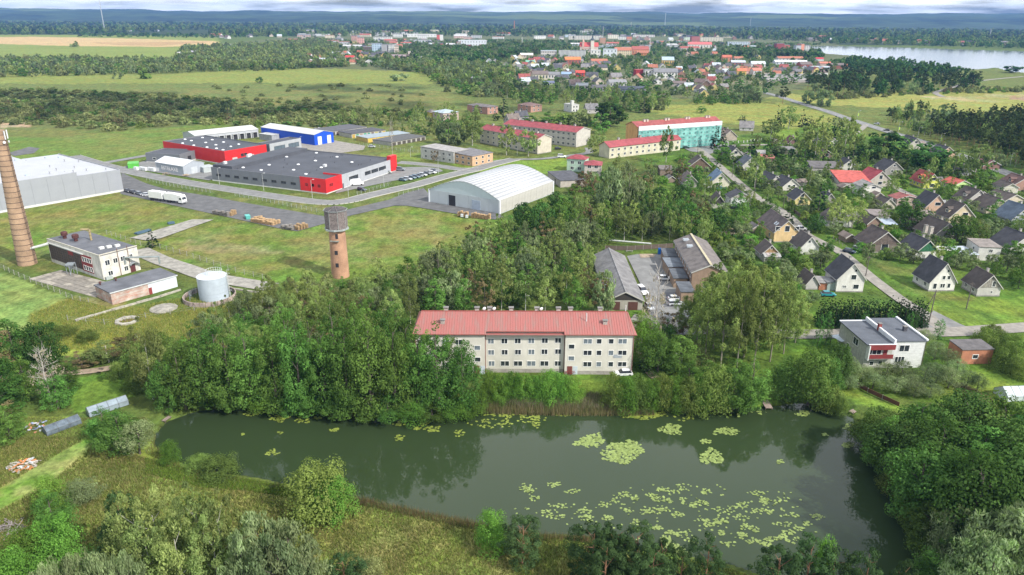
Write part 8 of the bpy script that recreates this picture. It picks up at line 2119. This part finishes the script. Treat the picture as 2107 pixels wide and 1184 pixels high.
# --- woods
cluster([(430,780),(445,705),(540,665),(640,655),(720,660),(800,645),(850,640),(840,700),(740,780),(600,790),(440,800)], 4.4, [('birch',3,10,15,.5,'birch'),('aspen',3,9,14,.5,'aspen'),('alder',3,8,13,.6,'alder'),('rusty',1,8,11,.5,'brownish tree'),('willow',1.8,8,12,.75,'silver willow')], 'in the thick copse below the water tower', 'of the copse below the water tower', 90)
tree_px('willow', 562, 700, 612, 76, 'silver white willow standing out above the left copse')
cluster([(470,680),(530,640),(560,600),(700,590),(730,600),(720,655),(560,650)], 4, [('scrub',2,3,5,.9,'willow bush'),('alder',1,4,6,.7,'young alder')], 'at the back edge of the left copse', 'at the back of the left copse', 50)
cluster([(735,650),(775,612),(865,588),(930,552),(965,522),(1060,515),(1150,522),(1235,532),(1240,625),(1080,632),(850,636)], 4.6, [('birch',2,9,13,.5,'birch'),('aspen',2,7,14,.5,'aspen'),('alder',3,5,12,.65,'alder'),('rusty',.7,8,12,.5,'brownish tree'),('willow',2.6,7,12,.8,'silver willow')], 'in the wood between water tower and courtyard shed', 'of the wood behind the block', 110)
cluster([(860,646),(1000,640),(1240,640),(1240,652),(860,656)], 5.2, [('birch',2,10,14,.55,'birch'),('alder',2,8,11,.6,'alder'),('rusty',1,9,12,.6,'brownish tree')], 'directly behind the red ridge of the block', 'directly behind the block', 26)
cluster([(955,522),(1040,508),(1085,482),(1120,462),(1170,448),(1210,436),(1260,428),(1330,430),(1400,440),(1455,452),(1475,485),(1440,518),(1385,508),(1345,500),(1260,500),(1240,524),(1150,518),(1060,512)], 5.0, [('birch',3,10,14,.5,'birch'),('aspen',2,10,14,.5,'aspen'),('alder',3,10,14,.6,'alder'),('oak',1.5,10,13,.7,'dark oak'),('rusty',1,9,12,.5,'rusty tree'),('willow',1,9,12,.8,'silver willow')], 'in the big wood right of the arched hall', 'of the big wood right of the arched hall', 130)
tree_px('willow', 1250, 455, 343, 70, 'tall grey green willow left of a pair above the big wood'); tree_px('willow', 1290, 455, 336, 70, 'tall silver willow, right of a pair above the big wood'); tree_px('spruce', 1246, 492, 425, 26, 'slender spruce before the copse clearing'); tree_px('rusty', 1205, 420, 350, 54, 'rusty brown tree before the cream half house')
GH = [o for o in bpy.data.objects if o.type == 'EMPTY' and o.get('category') in ('house','barn') and -20 < o.location.x and o.location.y < 480]
cluster([(1180,400),(1200,370),(1400,350),(1410,385),(1300,395)], 6, [('fruit',2,4,6,.9,'fruit tree'),('greensh',2,3,5,1.1,'green bush'),('rusty',1,6,9,.6,'rusty tree'),('birch',1,9,12,.45,'birch')], 'in the gardens below the low estate block', 'below the low estate block', 40, where=GH)
# suburb planting
cluster([(1400,330),(1640,300),(1990,345),(2107,400),(2180,520),(2107,600),(2000,560),(1850,540),(1700,520),(1560,545),(1480,520),(1420,440)], 3.9, [('fruit',5,3.2,6.2,1.0,'fruit tree'),('greensh',2,2,4,1.2,'green bush'),('shrub',3,2,4.5,1.2,'garden bush'),('birch',.7,8,11,.5,'birch'),('thuja',.8,3,5,.35,'thuja'),('alder',2,6,10,.7,'broadleaf tree')], 'in the gardens among the suburb houses', 'of the suburb gardens', 480, where=GH, front=3.2, clear=.5)
cluster([(1480,520),(1560,545),(1700,520),(1720,560),(1690,620),(1640,640),(1560,560),(1500,560)], 3.8, [('fruit',3,3,5.5,1.0,'fruit tree'),('shrub',3,2,4,1.3,'garden bush'),('greensh',2,2,5,1.2,'green bush'),('alder',1,6,9,.6,'broadleaf tree')], 'in the overgrown gardens above the aspen grove', 'above the aspen grove', 60, where=GH, front=6)
cluster([(1560,290),(1640,292),(1760,290),(1840,320),(1900,340),(1990,400),(1900,360),(1700,340),(1580,330)], 7.5, [('alder',2,6,10,.7,'broadleaf tree'),('birch',2,9,13,.5,'birch'),('shrub',2,3,5,1.1,'garden bush'),('spruce',.6,9,13,.3,'spruce')], 'in the back gardens near the highway', 'of the back gardens near the highway', 45, where=GH, front=5)
# pine wood at the right edge beyond the highway
cluster([(1905,284),(1950,266),(2020,256),(2107,254),(2190,262),(2190,400),(2107,360),(2030,316),(1960,300)], 5.0, [('woodpine',5,11,16,.44,'pine'),('birch',1.2,9,13,.5,'birch')], 'in the dark wood beyond the highway', 'of the wood beyond the highway', 260)
cluster([(1850,268),(1815,242),(1860,228),(1960,236),(2020,252),(1990,292),(1930,288)], 6.5, [('willow',2,6,9,1.0,'grey willow'),('birch',2,8,12,.5,'birch'),('woodpine',2,10,14,.45,'pine'),('shrub',1,4,6,1.1,'bush')], 'beside the highway left of the pine wood', 'beside the highway', 60)
cluster([(1640,186),(1700,160),(1900,158),(1900,190),(1800,200),(1700,205)], 11, [('woodpine',3,14,20,.5,'pine'),('oak',2,12,16,.7,'dark oak'),('willow',.6,8,12,.9,'willow')], 'in the tall wood on the plain before the lake', 'of the wood on the plain', 110)
cluster([(1900,196),(1990,190),(2020,178),(1960,168),(1930,176)], 10, [('woodpine',2,14,20,.5,'pine'),('oak',1,10,14,.7,'dark oak')], 'in the small wood at the field lane', 'of the small wood by the field lane', 30)
cluster([(1690,140),(1760,128),(1850,132),(1960,150),(2010,160),(1900,160),(1760,150)], 11, [('oak',4,10,15,.8,'dark oak'),('maple',2,10,14,.8,'maple')], 'in the belt before the lake', 'of the belt before the lake', 130)
cluster([(1700,207),(1900,196),(2107,190),(2107,182),(1900,186),(1700,198)], 8, [('scrub',3,3,5,1.4,'willow bush'),('greensh',1,2,4,1.3,'green bush')], 'on the wet plain right of the highway', 'on the wet plain', 110)
cluster([(1430,205),(1560,200),(1560,214),(1430,218)], 6, [('alder',3,6,9,.8,'yellow green tree'),('willow',1,8,12,.9,'grey willow')], 'in the row on the meadow below the town', 'on the meadow below the town', 36)
cluster([(1040,190),(1340,205),(1380,225),(1320,235),(1240,215),(1060,215)], 9, [('alder',3,8,13,.7,'alder'),('birch',2,10,14,.5,'birch'),('scrub',2,4,7,1.1,'willow bush')], 'in the belt in front of the town', 'in the belt before the town', 90)
cluster([(880,160),(1060,165),(1060,205),(960,200),(900,185)], 10, [('birch',2,10,15,.5,'birch'),('alder',3,8,14,.7,'alder'),('scrub',2,4,7,1.1,'willow bush')], 'at the marsh end of the town', 'at the marsh end of town', 60)
cluster([(640,262),(760,240),(880,235),(985,240),(1000,275),(900,290),(860,278),(745,262)], 6.5, [('birch',3,9,13,.5,'birch'),('alder',2,6,10,.7,'alder'),('scrub',3,3,5,1.2,'willow bush'),('greensh',1,3,5,1.2,'green bush')], 'between marsh and garages', 'between marsh and garages', 100, dens=.9)
# marsh scrub: the nearer bushes singly, the rest as one growth
cluster([(-60,225),(100,215),(500,225),(800,238),(860,246),(700,262),(500,262),(380,256),(230,272),(60,258),(-60,252)], 7.5, [('scrub',6,3,5.5,1.5,'dark willow bush'),('shrub',1,3,6,1.1,'green marsh bush'),('rusty',.5,5,8,.6,'brownish marsh tree')], 'in the dark marsh scrub beyond the halls', 'of the marsh scrub', 170)
def scatter(name, label, cat, polys, sp, kinds, hr0, ratio, seed, jit=.45, test=True, spy=None):
 """growth nobody could count: one object holding points; each point carries one of a few crowns"""
 r = np.random.default_rng(seed); pts = []; sc = []; ki = []
 for P in [wpoly(q) for q in polys]:
  mn, mx_ = P.min(0), P.max(0)
  yv = mn[1]
  ys_ = []
  while yv < mx_[1]:
   s = sp*max(1, yv/2600)
   ys_.append((yv, s)); yv += s*(spy or 1)*max(1, yv/1500)
  for yy, s in ys_:
   xs = np.arange(mn[0], mx_[0], s)
   if not len(xs): continue
   X = xs + r.uniform(-jit, jit, len(xs))*s; Y = yy + r.uniform(-jit, jit, len(xs))*s*(spy or 1)*2
   ok = inside(P, X, Y) & (np.abs(X) < Y*.78+80)
   X, Y = X[ok], Y[ok]
   for a, b in zip(X, Y): pts.append((a, b));
   h = r.uniform(*hr0, len(X)); w_ = h*ratio*r.uniform(.8,1.3,len(X))*max(1, s/sp*.9)
   for a, b in zip(w_, h): sc.append((a, a, b))
   ki += list(r.integers(0, len(kinds), len(X)))
 if test:
  keep = [not blocked(p[0], p[1], s[0]*.35) if p[1] < 900 else not any(abs(p[0]-a) < q+2 and -q*.9 < p[1]-b < q*1.2 for a, b, q in FOOT) for p, s in zip(pts, sc)]
  pts = [p for p, k in zip(pts, keep) if k]; sc = [p for p, k in zip(sc, keep) if k]; ki = [p for p, k in zip(ki, keep) if k]
 X = np.array([p[0] for p in pts]); Y = np.array([p[1] for p in pts])
 Z = ground_z(X, Y)
 lk_ = inside(LAKE, X, Y)
 keepm = ~lk_
 X, Y, Z = X[keepm], Y[keepm], Z[keepm]; sc = np.array(sc)[keepm]; ki = np.array(ki)[keepm]
 me = bpy.data.meshes.new(name); me.vertices.add(len(X))
 me.vertices.foreach_set('co', np.stack([X, Y, np.maximum(Z, -1)], 1).astype(np.float32).ravel())
 a = me.attributes.new('size', 'FLOAT_VECTOR', 'POINT'); a.data.foreach_set('vector', sc.astype(np.float32).ravel())
 a = me.attributes.new('spin', 'FLOAT_VECTOR', 'POINT'); v = np.zeros((len(X),3), np.float32); v[:,2] = r.uniform(0,6.28,len(X)); a.data.foreach_set('vector', v.ravel())
 a = me.attributes.new('which', 'INT', 'POINT'); a.data.foreach_set('value', ki.astype(np.int32))
 o = mobj(name, me)
 ng = bpy.data.node_groups.new(name, 'GeometryNodeTree')
 ng.interface.new_socket('Geometry', in_out='INPUT', socket_type='NodeSocketGeometry'); ng.interface.new_socket('Geometry', in_out='OUTPUT', socket_type='NodeSocketGeometry')
 gi = ng.nodes.new('NodeGroupInput'); go = ng.nodes.new('NodeGroupOutput'); jn = ng.nodes.new('GeometryNodeJoinGeometry')
 def attr(n_, ty):
  q = ng.nodes.new('GeometryNodeInputNamedAttribute'); q.data_type = ty; q.inputs['Name'].default_value = n_; return q.outputs['Attribute']
 S, R_, W = attr('size','FLOAT_VECTOR'), attr('spin','FLOAT_VECTOR'), attr('which','INT')
 for i, src in enumerate(kinds):
  oi = ng.nodes.new('GeometryNodeObjectInfo'); oi.inputs['Object'].default_value = src; oi.transform_space = 'ORIGINAL'
  ip = ng.nodes.new('GeometryNodeInstanceOnPoints'); cp = ng.nodes.new('FunctionNodeCompare'); cp.data_type = 'INT'; cp.operation = 'EQUAL'
  ng.links.new(W, cp.inputs[2]); cp.inputs[3].default_value = i
  ng.links.new(gi.outputs[0], ip.inputs['Points']); ng.links.new(cp.outputs[0], ip.inputs['Selection']); ng.links.new(oi.outputs['Geometry'], ip.inputs['Instance'])
  ng.links.new(R_, ip.inputs['Rotation']); ng.links.new(S, ip.inputs['Scale']); ng.links.new(ip.outputs[0], jn.inputs[0])
 ng.links.new(jn.outputs[0], go.inputs[0])
 md = o.modifiers.new('growth', 'NODES'); md.node_group = ng
 tag(o, label, cat, kind='stuff')
 print('scatter', name, len(X))
 return o
def sample(kind, px, py, h, wd, label):
 g = G(px, py); t = tree(kind, g.x, g.y, h, wd, label)
 return [c for c in t.children if c.name.startswith('crown')][0]
SRC = {k: sample(k, px, py, h, wd, lb) for k, px, py, h, wd, lb in (
 ('alder', 900, 96, 14, 10, 'single round tree in the town park left of the willows'),('birch', 1060, 92, 16, 8, 'single tall birch near the slim white mast'),('spruce', 1100, 92, 18, 7, 'single dark spruce beyond the slim white mast'),
 ('oak', 1420, 112, 15, 13, 'single round dark tree before the red roofed school'),('woodpine', 1180, 88, 18, 8, 'single tall pine near the church'),('willow', 850, 112, 13, 14, 'single grey domed willow at the left town wood'),('scrub', 330, 196, 3, 5, 'lone low bush on the open marsh'))}
S_ = SRC
scatter('marsh_scrub', 'dense willow scrub covering the marsh', 'scrub', [[(-300,190),(100,184),(380,198),(640,214),(860,232),(860,250),(700,262),(500,262),(380,256),(230,272),(60,258),(-300,250)]], 9, [S_['scrub'],S_['scrub'],S_['alder']], (1.6,3.8), 1.9, 1)
scatter('meadow_bushes', 'sparse bushes dotted over the green marsh', 'bushes', [[(380,175),(700,172),(940,188),(900,215),(700,218),(420,198)]], 34, [S_['scrub']], (2,4), 1.7, 2)
scatter('tree_belt', 'belt of mixed trees between the fields and the marsh', 'wood', [[(-200,128),(150,124),(360,128),(480,118),(640,128),(720,138),(560,146),(300,152),(120,158),(-200,165)],[(780,142),(790,128),(900,125),(1000,140),(1060,150),(1060,200),(980,200),(900,172),(860,150)],[(360,126),(380,100),(500,96),(640,84),(700,86),(690,112),(720,138),(560,142)]], 11.5, [S_['alder'],S_['birch'],S_['willow'],S_['scrub'],S_['birch'],S_['willow']], (6,12), .9, 3)
scatter('town_trees', 'trees growing all through the far town', 'trees', [[(640,84),(1000,84),(1690,92),(1680,128),(1700,150),(1640,172),(1560,200),(1380,205),(1040,192),(940,168),(880,142),(740,138),(690,120)]], 15, [S_['alder'],S_['birch'],S_['oak'],S_['willow'],S_['alder']], (4,8.5), .95, 4)
scatter('town_wood', 'rounded wood of willows left of the church', 'wood', [[(840,120),(850,100),(960,106),(1060,96),(1150,92),(1140,108),(1040,122),(960,128),(900,138)],[(1480,104),(1690,112),(1690,122),(1480,118)]], 12, [S_['alder'],S_['willow'],S_['oak']], (9,15), .9, 5)
scatter('near_forest', 'dark forest edge beyond the far town', 'forest', [[(430,62),(700,66),(1000,68),(1400,71),(1700,82),(1700,88),(1400,76),(1000,76),(700,76),(430,78)]], 16, [S_['alder'],S_['birch'],S_['woodpine'],S_['spruce']], (11,18), .6, 6)
scatter('far_forest', 'endless forest on the plain beyond town and fields', 'forest', [[(-350,45),(400,49),(1053,54),(1700,62),(2400,68),(2400,86),(2107,88),(1700,80),(1400,71),(1000,67),(700,64),(430,62),(230,69),(120,72),(-350,72)]], 17, [S_['woodpine'],S_['spruce'],S_['birch'],S_['alder']], (13,20), .62, 7, spy=1.2, test=False)
scatter('lakeside_wood', 'wooded far shore of the lake', 'wood', [[(1690,91),(1850,94.5),(2107,102),(2400,108),(2400,80),(2107,84),(1700,80)]], 20, [S_['oak'],S_['alder'],S_['birch']], (10,15), .8, 8)
scatter('farm_trees', 'trees around the farms at the left fields', 'trees', [[(160,72),(440,74),(440,79),(160,77)]], 26, [S_['alder'],S_['oak'],S_['spruce']], (9,14), .9, 9)
# ------------------------------------------------------------------ water lilies, reeds, grass
LILY = mat('lily_leaf', (0.24,0.31,0.09), .45, .25, 1.5); LILY2 = mat('lily_leaf_dark', (0.22,0.27,0.05), .45, .25, 1.5)
lr = random.Random(9)
def lilies(label, spots, r0=.20, r1=.34, m=None):
 b = MB()
 for (px, py, rx, ry, n) in spots:
  for k in range(n):
   a = lr.uniform(0, 6.283); q = math.sqrt(lr.random())*(1 + .18*math.sin(3*a+px) + .12*math.sin(5*a+py))
   g = G(px+rx*q*math.cos(a), py+ry*q*math.sin(a), POND_Z)
   if not inside(POND, np.array([g.x]), np.array([g.y]))[0]: continue
   r = lr.uniform(r0, r1); z = POND_Z + .012 + lr.uniform(0,.03); a0 = lr.uniform(0, 6.28); tx, ty = lr.uniform(-.05,.05), lr.uniform(-.05,.05)
   vs = [(g.x, g.y, z)]
   for i in range(9):
    t_ = a0 + .25 + i*(6.283-.5)/8; vs.append((g.x+r*math.cos(t_), g.y+r*.92*math.sin(t_), z + tx*math.cos(t_) + ty*math.sin(t_)+.01))
   b.add(vs, [(0,i,i+1) for i in range(1,9)])
 return tag(b.build('lily_pads', m or LILY), label, 'water lilies', kind='stuff')
lilies('oval raft of lily pads, the left one of the touching pair', [(1218,906,26,13,150),(1205,912,22,8,60)])
lilies('largest raft of lily pads, the right one of the touching pair', [(1280,930,36,22,330),(1300,922,24,12,90),(1262,942,18,10,60)])
lilies('raft of lily pads below the bushes right of the lawn', [(1381,884,22,11,100)]); lilies('long thin raft of lily pads left of the plank jetty reflection', [(1495,888,27,8,80)])
lilies('round raft of lily pads with a dark gap in the right half of the pond', [(1464,940,23,15,150)]); lilies('little lily patch above the round raft', [(1452,909,11,5,18)]); lilies('few lily pads alone near the right of the pond', [(1606,951,8,4,9)])
lilies('bright lily pads along the far bank below the right bushes', [(1318,855,40,8,150),(1350,852,25,5,40),(1410,860,25,6,14),(1250,850,20,5,16),(1155,853,17,4,34),(1225,848,14,3,12)], m=LILY2)
lilies('yellow lily pads along the far bank left of the reeds', [(1070,862,45,12,46),(1010,872,40,10,40),(1103,868,10,12,24),(1030,855,40,5,24)], m=LILY2)
lilies('small yellow lily groups before the bank alders', [(518,850,24,6,40),(575,861,22,7,50),(622,865,14,6,26),(655,861,10,4,12),(690,886,14,4,14),(700,858,30,6,16),(820,901,11,6,18),(890,884,16,7,34),(858,881,10,5,14),(822,872,16,5,14),(872,874,12,4,8),(945,890,12,8,16),(560,931,13,7,16),(575,892,6,4,4),(497,895,6,3,3)], m=LILY2)
lilies('lily pads in the shaded right corner of the pond', [(1650,851,17,6,34),(1695,846,8,4,12),(1752,880,16,9,46),(1745,917,14,6,28),(1560,850,14,4,8),(1528,856,14,4,5),(1700,895,8,4,6)])
sc_px = [(1080,1003),(1140,998),(1097,1025),(1128,1054),(1148,1064),(1155,1042),(1205,1063),(1212,1070),(1200,1052),(1250,1066),(1244,1040),(1282,1018),(1306,1026),(1340,1020),(1352,1026),(1360,1006),(1385,1014),(1405,1002),(1410,1030),(1424,1040),(1445,1036),(1452,1012),(1365,1048),(1325,1052),(1295,1050),(1440,1070),(1475,1072),(1486,1050),(1510,1042),(1562,1016),(1572,1030),(1585,1036),(1530,1040),(1560,1050),(1580,1052),(1612,1028),(1520,1066),(1535,1084),(1552,1090),(1530,1102),(1548,1112),(1590,1110),(1612,1104),(1630,1112),(1640,1088),(1612,1080),(1632,1060),(1660,1078),(1680,1064),(1500,1120),(1482,1098),(1405,1100),(1425,1110),(1385,1098),(1350,1086),(1310,1075),(1460,1080),(1395,1060),(1370,1030),(1270,1030),(1345,1050),(1180,1012),(1090,1010),(1485,1072),(1575,1118),(1390,1125),(1400,1135),(1620,1095)]
lilies('wide scatter of small lily pads over the near half of the pond', [(x, y, lr.uniform(10,17), lr.uniform(4.5,8), int(lr.uniform(12,24))) for x, y in sc_px] + [(1400,1060,300,60,150)], .15, .25)
lilies('lily pads among the pines at the near shore', [(1370,1118,16,14,70),(1400,1138,16,6,30),(1312,1088,10,4,8)], .15, .25)
lilies('lily pads strewn along the overhanging right shore', [(1795,945,14,14,14),(1830,1010,12,16,14),(1785,905,10,16,14),(1850,1060,8,14,5)], .2, .34, LILY2)
def blades(name, label, cat, poly, n, h0, h1, w_, cols, seed, zb=0.0, lean=.25, z_fn=None, dense=None):
 r = np.random.default_rng(seed); P = wpoly(poly, zb); mn, mx_ = P.min(0), P.max(0)
 X = r.uniform(mn[0], mx_[0], n*4); Y = r.uniform(mn[1], mx_[1], n*4); ok = inside(P, X, Y)
 if dense: ok &= fbm(X, Y, dense, seed, 3) > .42
 ok &= ~((Y < 175) & inside(POND, X, Y)) if zb > -.3 else True
 ok &= ~inside(wpoly([(-60,1040),(120,935),(175,905),(200,908),(100,1000),(-60,1080)]), X, Y)
 X, Y = X[ok][:n], Y[ok][:n]; n = len(X)
 Z = (ground_z(X, Y) if zb > -.3 else np.full(n, zb-.1)) - .03
 H = r.uniform(h0, h1, n)*(.6+.8*fbm(X, Y, 5, seed+3, 3)); A = r.uniform(0, 6.28, n); L = r.uniform(0, lean, n)*H; B = r.uniform(0, 6.28, n)
 ww = w_*r.uniform(.6,1.4,n)
 p0 = np.stack([X-ww*np.cos(A), Y-ww*np.sin(A), Z], 1); p1 = np.stack([X+ww*np.cos(A), Y+ww*np.sin(A), Z], 1)
 p2 = np.stack([X+L*np.cos(B), Y+L*np.sin(B), Z+H], 1)
 Q = np.stack([p0, p1, p2], 1).reshape(-1, 3)
 me = bpy.data.meshes.new(name); me.vertices.add(len(Q)); me.vertices.foreach_set('co', Q.astype(np.float32).ravel())
 me.loops.add(len(Q)); me.loops.foreach_set('vertex_index', np.arange(len(Q), dtype=np.int32)); me.polygons.add(n); me.polygons.foreach_set('loop_start', np.arange(0, len(Q), 3, dtype=np.int32))
 me.polygons.foreach_set('material_index', r.integers(0, len(cols), n).astype(np.int32))
 me.update(calc_edges=True)
 at = me.attributes.new('tint', 'FLOAT', 'FACE'); at.data.foreach_set('value', np.clip(r.normal(1,.2,n),.5,1.6).astype(np.float32))
 for c in cols: me.materials.append(cached(('bl', c), lambda: leaf_mat('blade', c, .3, .02)))
 return tag(mobj(name, me), label, cat, kind='stuff')
blades('reeds', 'brown and green reed belt at the foot of the far bank', 'reeds', [(985,842),(1000,818),(1190,815),(1260,812),(1340,822),(1350,852),(1200,853),(1080,850),(1000,846)], 15000, 1.1, 1.9, .035, [(0.21,0.18,0.12),(0.13,0.17,0.06),(0.24,0.21,0.15)], 3)
blades('reeds', 'reed fringe standing in the water under the far bank', 'reeds', [(985,846),(1000,838),(1200,842),(1340,842),(1350,856),(1200,857),(1080,855),(990,852)], 6000, 1.0, 1.8, .035, [(0.22,0.17,0.10),(0.14,0.15,0.06)], 13, zb=-.75)
blades('reeds', 'thin reed fringe along the near shore', 'reeds', [(660,1008),(740,1022),(880,1052),(1020,1080),(1120,1098),(1230,1104),(1225,1120),(1100,1112),(1000,1096),(860,1068),(740,1040),(650,1022)], 9000, .6, 1.4, .03, [(0.20,0.13,0.08),(0.16,0.20,0.09),(0.24,0.18,0.09)], 4)
blades('reeds', 'reed fringe around the left end of the pond', 'reeds', [(300,935),(312,905),(330,868),(345,872),(325,905),(335,935),(400,965),(600,1005),(590,1012),(400,980)], 4500, .6, 1.2, .03, [(0.22,0.18,0.08),(0.16,0.20,0.06)], 5)
blades('meadow_grass', 'tall dry and green grass of the near meadow', 'grass', [(-120,900),(150,900),(330,952),(640,1015),(1000,1088),(1500,1168),(1700,1240),(1700,1330),(-120,1330)], 190000, .25, .7, .05, [(0.34,0.30,0.13),(0.20,0.25,0.065),(0.26,0.26,0.09),(0.15,0.22,0.04)], 6, lean=.8)
blades('rough_grass', 'rough grass around the left shore and the junk heaps', 'grass', [(-120,840),(60,860),(300,860),(330,905),(180,905),(-120,900)], 26000, .2, .5, .04, [(0.14,0.19,0.05),(0.20,0.20,0.08)], 7, lean=.7)
blades('bank_herbs', 'leafy herbs along the near bank', 'herbs', [(300,945),(500,985),(640,1008),(640,1030),(500,1010),(420,1005),(300,975)], 16000, .2, .5, .09, [(0.15,0.22,0.035),(0.10,0.16,0.03)], 8, lean=.9)
blades('bank_grass', 'grass of the sloping lawn and bank before the block', 'grass', [(1180,790),(1250,785),(1345,790),(1345,830),(1180,835)], 9000, .1, .25, .04, [(0.15,0.21,0.04),(0.12,0.18,0.04)], 10, lean=.6)
blades('weeds', 'rough weeds around the pump house and old basins', 'weeds', [(60,650),(150,612),(240,640),(380,612),(500,620),(470,680),(330,720),(100,720)], 40000, .25, .6, .06, [(0.16,0.20,0.05),(0.24,0.22,0.09),(0.11,0.17,0.035),(0.26,0.24,0.05)], 9, lean=.7)
# ------------------------------------------------------------------ clouds whose shade lies on the marsh and the hills
CLM = mat('cloud_white', (0.8,0.8,0.8), 1, .02)
def cloud(x, y, rx, ry, seed, zc=1000):
 r = random.Random(seed); b = MB()
 for k in range(26):
  a = r.uniform(0, 6.283); q = math.sqrt(r.random()); cx, cy = rx*q*math.cos(a), ry*q*math.sin(a)
  R = min(rx, ry)*r.uniform(.22,.42)*(1.15-q*.6); pr = [(max(.5, R*math.cos(t_)), R*.55*math.sin(t_)+R*.1) for t_ in [-.9,-.6,-.25,.1,.45,.8,1.15,1.5]]
  b.lathe(pr, 14, cx, cy)
 tag(b.build('cloud', CLM, None, True, loc=(x, y, zc)), kind='structure')
kx = 1000/math.tan(_e)
for k, (px, py, rx, ry) in enumerate(((250,205,260,60),(620,226,220,60),(900,185,190,60),(-150,215,250,100))):
 g = G(px, py); cloud(g.x+kx*math.sin(_a), g.y+kx*math.cos(_a), rx, ry, k)
for k, (x, y, rx, ry) in enumerate(((-5200,6500,1500,420),(-1800,6400,1700,380),(1600,6600,1600,420),(4700,6500,1700,450),(-3500,8300,900,400),(3000,8600,900,400))):
 cloud(x+kx*math.sin(_a), y+kx*math.cos(_a), rx, ry, 20+k, 1050)
# ------------------------------------------------------------------ air
hb = MB().box(-10500, -250, -6, 10500, 11900, 190)
hz = bpy.data.materials.new('haze_air'); hz.use_nodes = True
t = hz.node_tree
for n in list(t.nodes): t.nodes.remove(n)
o_ = nd(t, 'ShaderNodeOutputMaterial'); pv = nd(t, 'ShaderNodeVolumePrincipled')
pv.inputs['Color'].default_value = (0.17, 0.35, 0.74, 1); pv.inputs['Density'].default_value = 7.5e-5; pv.inputs['Anisotropy'].default_value = 0.0
lk(t, pv.outputs[0], o_.inputs['Volume'])
tag(hb.build('haze', hz), kind='stuff')
# ------------------------------------------------------------------ look-alikes in the fill: say where each stands
from collections import defaultdict
by = defaultdict(list)
for o in REG: by[o['label']].append(o)
NW = 'second third fourth fifth sixth seventh eighth ninth tenth eleventh twelfth thirteenth fourteenth fifteenth sixteenth seventeenth eighteenth nineteenth twentieth'.split()
ORD = lambda k, n: 'leftmost' if k == 0 else 'rightmost' if k == n-1 else NW[k-1] + ' from left' if k < 20 else NW[n-k-2] + ' from right'
for lb, L in by.items():
 if len(L) > 1:
  L.sort(key=lambda o: o.location.x/o.location.y)
  for k, o in enumerate(L): o['label'] = lb + ', ' + (ORD(k, len(L)) if k < 20 or len(L)-k-2 < 19 else 'in the middle')
